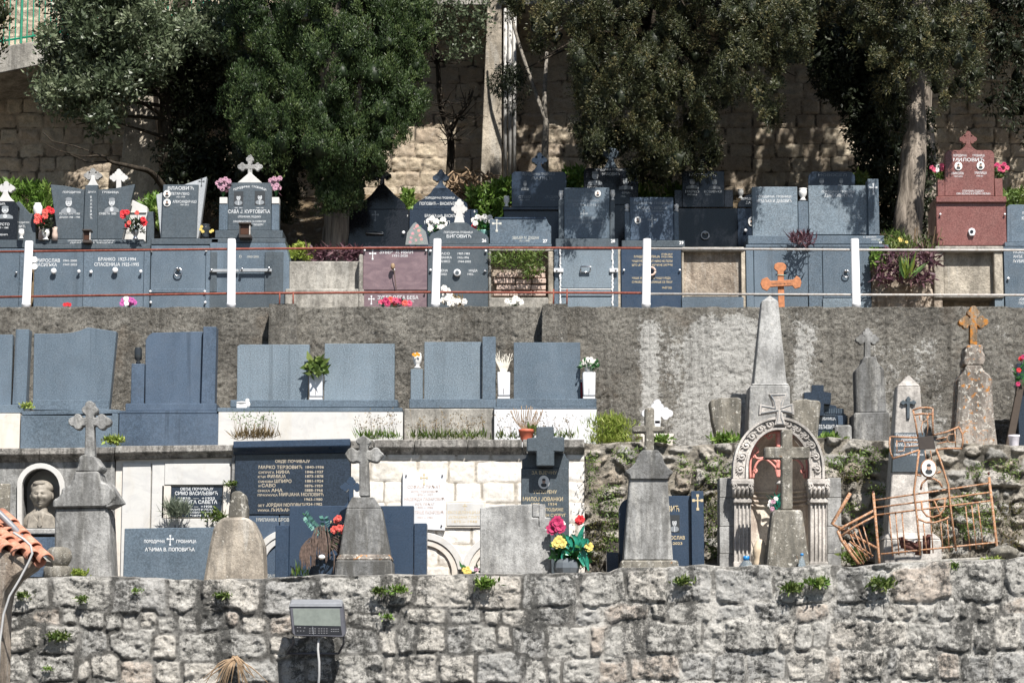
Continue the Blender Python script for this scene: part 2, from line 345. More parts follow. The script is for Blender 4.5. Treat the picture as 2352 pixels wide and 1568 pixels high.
def flarebase(xc, yt, yb, w0, w1): return [(xc - w0, yt), (xc + w0, yt)] + [(xc + w0 + (w1 - w0) * (i / 6) ** 2, yt + (yb - yt) * i / 6) for i in range(1, 7)] + [(xc - w0 - (w1 - w0) * (i / 6) ** 2, yt + (yb - yt) * i / 6) for i in range(6, 0, -1)]
def rrect(x0, y0, x1, y1, r, corners='lr'):
    p = [(x0, y1)]
    p += [(x0 + r - r * math.cos(R(a)), y0 + r - r * math.sin(R(a))) for a in (0, 22, 45, 68, 90)] if 'l' in corners else [(x0, y0)]
    p += [(x1 - r + r * math.sin(R(a)), y0 + r - r * math.cos(R(a))) for a in (0, 22, 45, 68, 90)] if 'r' in corners else [(x1, y0)]
    return p + [(x1, y1)]
def portrait(t, xc, yc, w_, h_, Y, kind='oval', parent=None):
    k = MPP(Y); c = P(xc, yc, Y); V, F, mi = [], [], []; parent = parent or t.host(xc, yc, Y)
    def ell(cx, cz, rx, rz, y, m, n=18, th=.002):
        b = len(V)
        for yy in (y, y + th):
            for i in range(n): V.append((c[0] + (cx + rx * math.cos(2 * math.pi * i / n)) * k, Y - yy, c[2] + (cz + rz * math.sin(2 * math.pi * i / n)) * k))
        F.append([b + n + i for i in range(n)]); mi.append(m)
        for i in range(n): F.append([b + i, b + (i + 1) % n, b + n + (i + 1) % n, b + n + i]); mi.append(m)
    def rect(x0, z0, x1, z1, y, m):
        b = len(V)
        for x, z in ((x0, z0), (x1, z0), (x1, z1), (x0, z1)): V.append((c[0] + x * k, Y - y, c[2] + z * k))
        F.append([b, b + 1, b + 2, b + 3]); mi.append(m)
    hw, hh = w_ / 2, h_ / 2
    if kind == 'oval':
        mats = ['white_ceramic', 'etch_mid', 'etch_dark', 'photo_skin']; ell(0, 0, hw, hh, .004, 0, 24, .008); ell(0, 0, hw * .82, hh * .84, .013, 1 if False else 0, 24, .001)
        ell(0, -hh * .42, hw * .52, hh * .30, .015, 2); ell(0, hh * .14, hw * .30, hh * .36, .017, 3); ell(0, hh * .36, hw * .31, hh * .18, .018, 2)
    elif kind == 'plate':
        mats = ['etch_dark', 'etch_mid', 'etch_light', 'etch_dark']; rect(-hw, -hh, hw, hh, .003, 0)
        ell(0, -hh * .62, hw * .85, hh * .34, .004, 1); ell(0, hh * .12, hw * .42, hh * .42, .006, 2); ell(0, hh * .50, hw * .43, hh * .2, .0085, 3)
        rect(-hw * .08, -hh * .95, hw * .08, -hh * .35, .0095, 2); ell(-hw * .17, hh * .14, hw * .08, hh * .03, .009, 3, 8); ell(hw * .17, hh * .14, hw * .08, hh * .03, .009, 3, 8); ell(0, -hh * .12, hw * .13, hh * .025, .009, 3, 8)
    else:
        mats = ['etch_mid', 'etch_light', 'etch_dark']; b = len(V)
        for x, z in ((-1, -1), (1, -1), (.95, -.62), (.45, -.32), (-.45, -.32), (-.95, -.62)): V.append((c[0] + x * hw * k, Y - .003, c[2] + z * hh * k))
        F.append(list(range(b, b + 6))); mi.append(0)
        ell(0, -hh * .62, hw * .26, hh * .34, .004, 1); ell(0, hh * .28, hw * .42, hh * .48, .0065, 1); ell(0, hh * .68, hw * .43, hh * .22, .009, 0 if kind == 'etch' else 2)
        ell(-hw * .17, hh * .32, hw * .09, hh * .04, .0095, 0, 8); ell(hw * .17, hh * .32, hw * .09, hh * .04, .0095, 0, 8); ell(0, 0, hw * .16, hh * .03, .0095, 0, 8)
    return t.raw('portrait', V, F, mats, parent, mi=mi)
def etchcross(t, xc, yc, h, Y, mat='letter_white', parent=None):
    k = MPP(Y); c = P(xc, yc, Y); V, F = [], []; parent = parent or t.host(xc, yc, Y)
    def bar(x0, z0, x1, z1, y):
        b = len(V); V.extend([(c[0] + x * k, Y - y, c[2] + z * k) for x, z in ((x0, z0), (x1, z0), (x1, z1), (x0, z1))]); F.append([b, b + 1, b + 2, b + 3])
    u = h / 2; wv = h * .045
    bar(-wv, -u, wv, u, .002); bar(-u * .62, u * .28 - wv, u * .62, u * .28 + wv, .0024)
    for x, z in ((0, u), (-u * .62, u * .28), (u * .62, u * .28), (0, -u)): bar(x - wv * 2.2, z - wv * 2.2, x + wv * 2.2, z + wv * 2.2, .0028)
    return t.raw('engraved_cross', V, F, mat, parent)
def vase_prof(r, y0, y1):      # top row y0, bottom y1: small marble vase
    h = y1 - y0; return [(r * .75, y1), (r * .8, y1 - h * .06), (r * .45, y1 - h * .18), (r * .55, y1 - h * .28), (r * .95, y1 - h * .5), (r, y1 - h * .75), (r * .85, y0 + h * .12), (r * .98, y0 + h * .03), (r * .9, y0), (r * .6, y0 + 1)]
def studs(t, pts, Y, r=4, mat='chrome_white', parent=None, name='stud', h=.035):
    for x, y in pts:
        p = P(x, y, Y); k = MPP(Y) * r; V, F = [], []
        tube(V, F, [(p[0], Y - .0, p[2]), (p[0], Y - h * .55, p[2]), (p[0], Y - h * .62, p[2]), (p[0], Y - h * .9, p[2]), (p[0], Y - h, p[2])], [k * .5, k * .5, k * .95, k, k * .55], 10)
        t.raw(name, V, F, mat, parent or t.host(x, y, Y), smooth=True)
def ring(t, x, y, Y, r, mat='steel', name='ring_handle', parent=None):
    p = P(x, y, Y); k = MPP(Y); V, F = [], []
    tube(V, F, [(p[0], Y, p[2] + r * k * .6), (p[0], Y - .04, p[2] + r * k * .6)], r * k * .45, 10)
    tube(V, F, [(p[0] + r * k * math.sin(a), Y - .035, p[2] - r * k * .2 + r * k * math.cos(a)) for a in np.linspace(0, 2 * math.pi, 17)], r * k * .16, 6)
    return t.raw(name, V, F, mat, parent or t.host(x, y, Y), smooth=True)

# ---------------------------------------------------------------- noise and masonry
def h2(ix, iz, seed):
    n = (ix.astype(np.int64) * 374761393 + iz.astype(np.int64) * 668265263 + seed * 144665) & 0xffffffff
    n = ((n ^ (n >> 13)) * 1274126177) & 0xffffffff; return ((n ^ (n >> 16)) & 0xffff) / 65535.
def vn(x, z, seed=0):
    ix, iz = np.floor(x), np.floor(z); fx, fz = x - ix, z - iz; fx = fx * fx * (3 - 2 * fx); fz = fz * fz * (3 - 2 * fz)
    a, b, c, d = h2(ix, iz, seed), h2(ix + 1, iz, seed), h2(ix, iz + 1, seed), h2(ix + 1, iz + 1, seed)
    return (a * (1 - fx) + b * fx) * (1 - fz) + (c * (1 - fx) + d * fx) * fz
def fbm(x, z, seed=0, o=4, ridge=False):
    r, a, s_ = 0, .5, 0
    for i in range(o):
        n = vn(x * 2 ** i, z * 2 ** i, seed + i * 7)
        if ridge: n = 1 - abs(2 * n - 1)
        r = r + a * n; s_ += a; a *= .5
    return r / s_
def masonry(X0, X1, Zs, Y, course, width, mortar, relief, rough, seed, top=None, p=4., jit=.25, thick=.5, res=.013, back=True, wob=.05, edgejit=0., crag=.8):
    """height-field stone wall; Zs = rows of z; returns V, F, attrs (tint per stone, joint mask)"""
    rng = np.random.RandomState(seed); seeds = []; z = Zs[0] - .3
    while z < Zs[-1] + .5:
        h = course(z, rng); x = X0 - .5 + rng.rand() * .3
        while x < X1 + .5:
            w_ = width(x, z, rng); seeds.append((x + w_ / 2 + rng.randn() * jit * w_ * .3, z + h / 2 + rng.randn() * jit * h * .5, w_ / 2, h / 2, rng.rand())); x += w_
        z += h
    S = np.array(seeds); xs = np.arange(X0, X1 + res, res); zs = np.asarray(Zs); XX, ZZ = np.meshgrid(xs, zs)
    wx = XX + wob * (fbm(XX * 3.1, ZZ * 3.1, seed + 3, 3) - .5) * 2; wz = ZZ + wob * (fbm(XX * 2.7 + 9, ZZ * 2.7, seed + 5, 3) - .5) * 2
    f1 = np.full(XX.shape, 9., np.float32); f2 = f1.copy(); idx = np.zeros(XX.shape, np.int32)
    cell = .5
    for c0 in range(0, len(xs), 48):
        sl_ = slice(c0, c0 + 48); cx = xs[sl_]; near = np.where((S[:, 0] > cx[0] - 1.1) & (S[:, 0] < cx[-1] + 1.1))[0]
        a, b = wx[:, sl_], wz[:, sl_]; g1, g2, gi = f1[:, sl_], f2[:, sl_], idx[:, sl_]
        for k in near:
            s_ = S[k]; d = ((np.abs(a - s_[0]) / s_[2]) ** p + (np.abs(b - s_[1]) / s_[3]) ** p) ** (1 / p)
            m = d < g1; g2[m] = g1[m]; g1[m] = d[m]; gi[m] = k; m2 = (~m) & (d < g2); g2[m2] = d[m2]
    edge = (f2 - f1) * np.minimum(S[idx, 2], S[idx, 3]) / 2 + edgejit * (fbm(XX * 22, ZZ * 22, seed + 31, 3) - .5)     # metres from joint, about
    mo = mortar * (.3 + 1.5 * fbm(XX * 2.5, ZZ * 2.5, seed + 71, 2)); st = np.clip((edge - mo) / (mortar * .8 + .010), 0, 1); st = st * st * (3 - 2 * st)
    tint = S[idx, 4]; off = (h2(idx, idx * 0, seed + 11) - .5)
    dome = np.clip(edge / .05, 0, 1) ** .5
    u1 = fbm(XX * 5 + tint * 50, ZZ * 9 + tint * 20 + XX * 1.5, seed + 21, 4) * 9; u2 = fbm(XX * 11 - ZZ * 4, ZZ * 15 + XX * 4, seed + 61, 3) * 7     # fractured ledges with crisp edges
    def ledge(u): f = u - np.floor(u); return np.floor(u) + np.clip((f - .62) / .38, 0, 1)
    rf = .42 * (ledge(u1) - 4.5) / 2 + .25 * (ledge(u2) - 3.5) / 2 + crag * .6 * (fbm(XX * 30, ZZ * 36, seed + 5, 2, True) - .6) + .5 * (fbm(XX * 3 + tint * 31, ZZ * 4, seed + 4, 2) - .5)
    H = st * (relief * (.85 + .15 * dome) + off * relief + rough * rf) + (1 - st) * (fbm(XX * 14, ZZ * 14, seed + 8, 3) - .5) * .025
    if top is not None:
        tp = np.array([top(x) for x in xs]); zr = (zs - zs[0]) / (zs[-1] - zs[0]); ZZ = zs[0] + zr[:, None] * (tp - zs[0])[None, :]
    V = np.stack([XX, Y - H, ZZ], -1); nz, nx = XX.shape; V = V.reshape(-1, 3)
    ii = (np.arange(nz - 1)[:, None] * nx + np.arange(nx - 1)[None, :]).ravel(); F = np.stack([ii, ii + 1, ii + nx + 1, ii + nx], 1)
    T = tint.ravel(); J = (1 - st).ravel()
    if back:
        # top surface going back, bumpy, then a back face
        last = V[(nz - 1) * nx:]; n0 = len(V); add = []
        for q, dz in ((.12, .012), (.3, .01), (thick, -.005)):
            r_ = last.copy(); r_[:, 1] = Y + q; r_[:, 2] += dz + .03 * (fbm(last[:, 0] * 7, last[:, 0] * 0 + q * 20, seed + 2, 3) - .5); add.append(r_)
        bt = last.copy(); bt[:, 1] = Y + thick; bt[:, 2] = zs[0]; add.append(bt); V = np.concatenate([V] + add)
        prev = (nz - 1) * nx
        for j in range(4):
            a = prev + np.arange(nx - 1); b = n0 + j * nx + np.arange(nx - 1); F = np.concatenate([F, np.stack([a, a + 1, b + 1, b], 1)]); prev = n0 + j * nx
        T = np.concatenate([T] + [T[(nz - 1) * nx:nz * nx]] * 4); J = np.concatenate([J, np.full(4 * nx, .3)])
    return V, F, {'tint': T, 'joint': J}
def wallmat(name, cols, mort, dark, dk=(.06, .06, .058), pale=.3, bump=.7, streak=(1, 1, .5), palecol=(.5, .49, .46), fine=45, grain=.5, jm=.85, jdark=.85, mort2=None):
    s = NT(name); t = s.attr('tint'); j = s.attr('joint')
    if mort2:      # one end of the wall was never repointed: grey joints there
        sx = s.n('ShaderNodeSeparateXYZ'); s.l(s.geo.outputs['Position'], sx.inputs[0]); mort = s.mix(s.ramp(s.math('ADD', sx.outputs[0], s.math('MULTIPLY', s.noise(1.1, 4), 5.)), 2.9, 3.8), mort2, mort)
    c = s.mix(s.ramp(t, .25, .3), cols[0], cols[1]); c = s.mix(s.ramp(t, .55, .6), c, cols[2]); c = s.mix(s.ramp(t, .88, .9), c, cols[3])
    n1 = s.noise(12, 8, .8); c = s.mix(s.ramp(n1, .44, .6, 0, .5), c, tuple(v * .5 for v in cols[1]))
    n5 = s.noise(9, 7, .78, dist=.4); c = s.mix(s.ramp(n5, .5, .62, 0, pale), c, palecol)
    c = s.mix(s.math('MULTIPLY', j, jm), c, mort)
    nj = s.noise(5, 5, .7); jd = s.math('MULTIPLY', s.ramp(j, .45, .9), s.ramp(nj, .45, .55)); c = s.mix(s.math('MULTIPLY', jd, jdark), c, (.035, .032, .028))
    n2 = s.noise(1.7, 8, .72, streak, .4); n3 = s.noise(16, 7, .82); f = s.math('ADD', n2, s.math('MULTIPLY', s.math('SUBTRACT', n3, .5), .9)); c = s.mix(s.ramp(f, .49, .60, 0, dark), c, dk)
    n4 = s.noise(fine, 5, .85); c = s.mix(s.ramp(n4, .48, .62, 0, grain), c, tuple(v * .35 for v in cols[1]))
    s.bump(s.math('ADD', s.noise(60, 6, .8), s.noise(20, 6, .75)), bump, .022)
    M[name] = s.fin(c, .92, .15)

# ---------------------------------------------------------------- leaves
def rnd(seed): return np.random.RandomState(seed)
def unit(v): return v / (np.linalg.norm(v, axis=-1, keepdims=True) + 1e-9)
def leafmesh(pts, dirs, L, W_, rng, tint=None, face=None):
    n = len(pts); L = np.broadcast_to(L, (n,))[:, None]; W2 = np.broadcast_to(W_, (n,))[:, None]
    d = unit(dirs); s_ = unit(np.cross(d, rng.randn(n, 3) if face is None else unit(face) + .45 * rng.randn(n, 3)))
    V = np.stack([pts, pts + d * L * .45 + s_ * W2 * .5, pts + d * L, pts + d * L * .45 - s_ * W2 * .5], 1).reshape(-1, 3)
    F = np.arange(4 * n).reshape(n, 4); t = rng.rand(n) if tint is None else np.clip(tint, 0, 1); return V, F, np.repeat(t, 4)
def inpoly(x, y, poly):
    c = np.zeros(len(x), bool); j = len(poly) - 1
    for i in range(len(poly)):
        xi, yi = poly[i]; xj, yj = poly[j]
        if yi != yj: c ^= ((yi > y) != (yj > y)) & (x < (xj - xi) * (y - yi) / (yj - yi) + xi)
        j = i
    return c
def PV(x, y, Y):
    u = (x - 1176) / FPX; v = (784 - y) / FPX; t = Y / (CP - v * SP); return np.stack([u * t, Y, ZC + t * (SP + v * CP)], -1)
def clumps(cent, rad, n, L, W_, seed, up=.8, elong=1.35, spread=.35, tvar=.25, shell=.55, face=None):
    """leafy plumes: cent (K,3), rad (K,) -> leaf quads"""
    rng = rnd(seed); K = len(cent); tc = rng.rand(K); c = np.repeat(cent, n, 0); r = np.repeat(rad, n)
    o = unit(rng.randn(K * n, 3)); q = shell + (1 - shell) * rng.rand(K * n) ** .6; loc = o * (r * q)[:, None]; loc[:, 2] *= elong
    loc[:, :2] *= np.clip(1 - .45 * (loc[:, 2] / (r * elong)), .4, 1.4)[:, None] if up > 0 else np.clip(1 + .5 * (loc[:, 2] / (r * elong)), .35, 1.4)[:, None]
    d = o * .75 + np.array([0, 0, up]) + rng.randn(K * n, 3) * spread
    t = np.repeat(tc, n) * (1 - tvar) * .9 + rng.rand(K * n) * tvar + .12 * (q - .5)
    return leafmesh(c + loc, d, L * (.6 + .8 * rng.rand(K * n)), W_ * (.6 + .8 * rng.rand(K * n)), rng, t, None if face is None else o * .6 + np.repeat(face, n, 0))
def cores(cent, rad, f=.7, elong=1.3):
    """low-poly quad cores inside plumes so the crown is dense"""
    ico = bmesh.new(); bmesh.ops.create_cube(ico, size=1.2); bmesh.ops.subdivide_edges(ico, edges=ico.edges[:], cuts=1, use_grid_fill=True)
    v0 = unit(np.array([tuple(v.co) for v in ico.verts])); ico.verts.ensure_lookup_table(); f0 = np.array([[v.index for v in fc.verts] for fc in ico.faces]); ico.free()
    V = (v0[None] * np.array([1, 1, elong])[None] * (rad * f)[:, None, None] + cent[:, None]).reshape(-1, 3)
    return V, (f0[None] + (np.arange(len(cent)) * len(v0))[:, None, None]).reshape(-1, 4)
# ================================================================= SETTING
def boxmesh(name, x0, x1, y0, y1, z0, z1, mat):
    V = [(x, y, z) for z in (z0, z1) for x, y in ((x0, y0), (x1, y0), (x1, y1), (x0, y1))]
    return fast(name, V, [[0, 3, 2, 1], [4, 5, 6, 7], [0, 1, 5, 4], [1, 2, 6, 5], [2, 3, 7, 6], [3, 0, 4, 7]], [mat])
structure('ground', fast('ground', [(-900, -900, 0), (900, -900, 0), (900, 900, 0), (-900, 900, 0)], [[0, 1, 2, 3]], ['asphalt']))
structure('terrace_ground', boxmesh('terrace_ground', -11, 11, 23.9, 26.5, .01, G_LOW, 'earth'))
structure('terrace_ground', boxmesh('terrace_ground', -12, 12, 26.51, 28.6, .02, G_MID, 'earth'))
structure('terrace_ground', boxmesh('terrace_ground', -13, 13, 28.61, 30.5, .03, G_UP, 'earth'))
def bank():
    xs = np.arange(-13, 13, .12); ys = np.arange(30.5, 36, .12); X, Y_ = np.meshgrid(xs, ys)
    Z = G_BANK + np.clip((Y_ - 31.3) / 3.1, 0, 1) * 1.75 + .12 * (fbm(X * 2, Y_ * 2, 5, 4) - .5); Z[0, :] = .02
    V = np.stack([X, Y_, Z], -1).reshape(-1, 3); ny, nx = X.shape; ii = (np.arange(ny - 1)[:, None] * nx + np.arange(nx - 1)[None]).ravel()
    o = structure('hill_slope', fast('hill_slope', V, np.stack([ii, ii + 1, ii + nx + 1, ii + nx], 1), ['earth'], True))
bank()
# front stone wall ----------------------------------------------------------------
wallmat('wall_front', ((.46, .455, .44), (.54, .525, .49), (.62, .585, .53), (.57, .49, .42)), (.62, .60, .56), .92, (.065, .065, .062), .5, 1.0, (1.3, 1, .45), (.64, .62, .585), jm=.85, grain=.6, jdark=.7, mort2=(.20, .195, .185))
wallmat('wall_rubble', ((.46, .45, .425), (.54, .51, .465), (.60, .55, .48), (.50, .42, .33)), (.30, .27, .22), .4, (.06, .055, .042), .4, 1.0, (1, 1, 1), (.5, .48, .44))
wallmat('wall_back', ((.52, .43, .33), (.58, .49, .37), (.62, .54, .42), (.48, .39, .30)), (.46, .38, .29), .15, (.12, .10, .08), .2, .8, (1, 1, .4))
def topfn(pts, amp, seed, Y):
    px = [P(x, y, Y)[0] for x, y in pts]; pz = [P(x, y, Y)[2] for x, y in pts]
    def f(x):
        b = np.interp(x, px, pz); n = vn(np.array([x * 3.3]), np.array([seed * 1.]), seed)[0]; n2 = vn(np.array([x * 12.]), np.array([seed * 2.]), seed)[0]
        return b + amp * (n - .5) * 2 + amp * .35 * (n2 - .5)
    return f
YF = 23.5
def c_front(z, rng):
    return .19 + .05 * rng.rand() if z < 2.2 else (.17 if z < 2.4 else .30)
zs = list(np.arange(1.22, 2.72, .012))
zt = 2.72
V, F, A = masonry(-6.6, 6.6, zs, YF, lambda z, r: (.23 if z < 1.95 else .15) + .06 * r.rand() if z < 2.3 else .34, lambda x, z, r: (.15 + .38 * r.rand() ** 1.4) if z < 2.3 else .32 + .34 * r.rand(),
    .009, .022, .042, 11, topfn([(-200, 1326), (60, 1326), (470, 1330), (800, 1320), (1270, 1320), (1400, 1312), (1425, 1301), (1700, 1303), (2000, 1298), (2160, 1292), (2352, 1282), (2500, 1280)], .022, 3, YF), wob=.038, jit=.22, edgejit=.022, p=8., res=.0105)
wall = Thing('stone_wall', 'long rough grey and cream stone block retaining wall along the bottom', 'wall', 1176, 1500, YF, z=0.)
wall.fastm('masonry', V, F, 'wall_front', attrs=A, smooth=False)
wall.box('foot', -420, 1672, 2800, 1690, YF, .5, 'stone_dark', zbot=0.)
# middle rubble wall ---------------------------------------------------------------
YR = 26.05
x0r = P(1343, 1150, YR)[0]
V, F, A = masonry(x0r, 6.9, list(np.arange(2.55, 4.28, .014)), YR, lambda z, r: .13 + .07 * r.rand(), lambda x, z, r: .14 + .26 * r.rand(), .013, .05, .052, 23,
    topfn([(1340, 1016), (1600, 1022), (1900, 1008), (2040, 1013), (2352, 1022)], .022, 9, YR), p=3.2, wob=.10, jit=.6, res=.0125, edgejit=.03)
rub = Thing('rubble_wall', 'uneven rubble stone wall overgrown with weeds behind the arched shrine', 'wall', 1850, 1290, YR, z=G_LOW)
rub.fastm('masonry', V, F, 'wall_rubble', attrs=A)
# pale ashlar wall with cornice ------------------------------------------------------
wallmat('wall_marble', ((.70, .66, .60), (.76, .73, .68), (.80, .77, .73), (.66, .62, .55)), (.50, .44, .36), .10, (.25, .22, .18), .3, .25, (1, 1, .3), (.82, .8, .78), grain=.05, jdark=.45, jm=.7)
YC = 25.95
ash = Thing('ashlar_wall', 'whitewashed ashlar tomb wall under a weathered stone cornice', 'wall', 1070, 1310, YC, z=G_LOW)
xa, xb = P(806, 1150, YC)[0], P(1341, 1150, YC)[0]
V, F, A = masonry(xa, xb, list(np.arange(2.55, 4.20, .016)), YC, lambda z, r: .225, lambda x, z, r: .18 + .4 * r.rand(), .0035, .010, .010, 31, p=10, wob=.006, jit=.05, res=.012, thick=.5)
ash.fastm('masonry', V, F, 'wall_marble', attrs=A)
def cornice(t, x0, x1, yt0, yt1, yb0, yb1, Y, mat='stone_cornice', proj=.11, lip=.5):
    """sloping moulded cornice; rows yt (top), yb (bottom of the shaded underside)"""
    W = []
    for x, yt, yb in ((x0, yt0, yb0), (x1, yt1, yb1)):
        ym = yt + (yb - yt) * lip
        a = P(x, yt, Y - proj); b = P(x, ym, Y - proj); c_ = P(x, yb, Y - .02)
        W.append([(a[0], Y - proj, a[2]), (a[0], Y - proj, b[2]), (c_[0], Y - .045, c_[2] + .03), (c_[0], Y - .02, c_[2]), (c_[0], Y + .45, c_[2]), (a[0], Y + .45, a[2])])
    n = 6; V = W[0] + W[1]; F = [list(range(n)), list(range(n, 2 * n))] + [[i, (i + 1) % n, n + (i + 1) % n, n + i] for i in range(n)]
    return t.raw('cornice', V, F, mat, bevel=.006)
ash.box('coping_backing', 806, 1040, 1341, 1048, YC - .004, .5, 'stone_cornice')
for a, b in ((860, 951), (953, 1073), (1075, 1199), (1201, 1342)): cornice(ash, a, b, 1010 - (a - 860) * .004, 1009, 1044, 1044, YC)
cornice(ash, 806, 858, 1012, 1011, 1046, 1045, YC)
for cx, cy, r in ((972, 1318, 96), (1155, 1318, 96)):     # blind arches
    for r0, r1, d, pj, m in ((r, r - 16, .10, .05, 'marble_white'), (r - 16, r - 30, .1, .035, 'marble_warm')):
        pts = arc(cx, cy, r0, 0, 180, 22) + arc(cx, cy, r1, 180, 0, 22); ash.poly('arch_moulding', pts, YC - pj, d, m, zbot=2.6)
# left niche wall -----------------------------------------------------------------------
lw = Thing('niche_wall', 'grey weathered tomb wall with an arched white niche holding the bust', 'wall', 130, 1320, YC, z=G_LOW)
nx, nyc, nr = 93, 1118, 45
pts_l = [(-160, 1330), (-160, 1056), (263, 1050), (263, 1330), (138, 1330), (138, 1215), (138, nyc)] + arc(nx, nyc, nr, 0, 180, 14)[1:] + [(48, 1215), (48, 1330)]
lw.poly('masonry', pts_l, YC, .55, 'stone_grey', bevel=.01)
lw.box('wall_base', 46, 1216, 140, 1330, YC + .01, .5, 'stone_grey')
lw.poly('niche_frame', [(39, 1214), (39, nyc)] + arc(nx, nyc, nr + 10, 180, 0, 16)[1:] + [(149, nyc), (149, 1214), (137, 1214), (137, nyc)] + arc(nx, nyc, nr - 2, 0, 180, 16)[1:] + [(50, nyc), (50, 1214)], YC - .05, .09, 'marble_white')
lw.poly('niche_back', [(46, 1216), (46, nyc)] + arc(nx, nyc, nr + 2, 180, 0, 14)[1:] + [(140, 1216)], YC + .34, .05, 'marble_white')
lw.box('niche_sill', 30, 1213, 152, 1226, YC - .14, .45, 'stone_pale', bevel=.01)
lw.box('stone_block', -60, 1110, 22, 1190, YC - .03, .1, 'stone_spotted', bevel=.012); lw.box('side_panel', -60, 1233, 132, 1325, YC - .16, .1, 'granite_blue')
cornice(lw, -170, 90, 1030, 1029, 1062, 1060, YC, lip=.45); cornice(lw, 91, 262, 1029, 1026, 1060, 1058, YC, lip=.45)
# upper concrete wall -------------------------------------------------------------------
YW = 28.3
def pebble_mat():
    s = NT('wall_pebble'); li = s.attr('joint'); n1 = s.noise(2.2, 7, .72, (1, 1, .8)); c = s.mix(s.ramp(n1, .4, .6), (.19, .182, .165), (.385, .368, .33))
    n2 = s.noise(26, 7, .88); c = s.mix(s.ramp(n2, .49, .60, 0, .75), c, (.06, .054, .045)); n3 = s.noise(40, 5, .85); c = s.mix(s.ramp(n3, .53, .62, 0, .75), c, (.46, .42, .36))
    n6 = s.noise(1.2, 6, .65); c = s.mix(s.ramp(n6, .56, .68, 0, .4), c, (.22, .155, .10))
    n4 = s.noise(17, 8, .85); n8 = s.noise(3, 6, .7, (1, 1, .6)); f = s.math('ADD', s.math('ADD', li, s.math('MULTIPLY', s.math('SUBTRACT', n8, .5), 1.5)), s.math('MULTIPLY', s.math('SUBTRACT', n4, .5), 2.6)); c = s.mix(s.ramp(f, .40, .52, 0, .9), c, (.70, .69, .66))
    n7 = s.noise(22, 7, .9); c = s.mix(s.ramp(n7, .52, .60, 0, .7), c, (.06, .055, .047))
    n5 = s.noise(3, 6, .7, (2.2, 1, .14)); c = s.mix(s.ramp(n5, .52, .66, 0, .5), c, (.07, .064, .055))
    s.bump(s.math('ADD', s.noise(24, 8, .85), s.noise(70, 4, .8)), 1.0, .045); M['wall_pebble'] = s.fin(c, .95, .1)
pebble_mat()
def bump01(x, c_, w_): return np.exp(-((x - c_) / w_) ** 2)
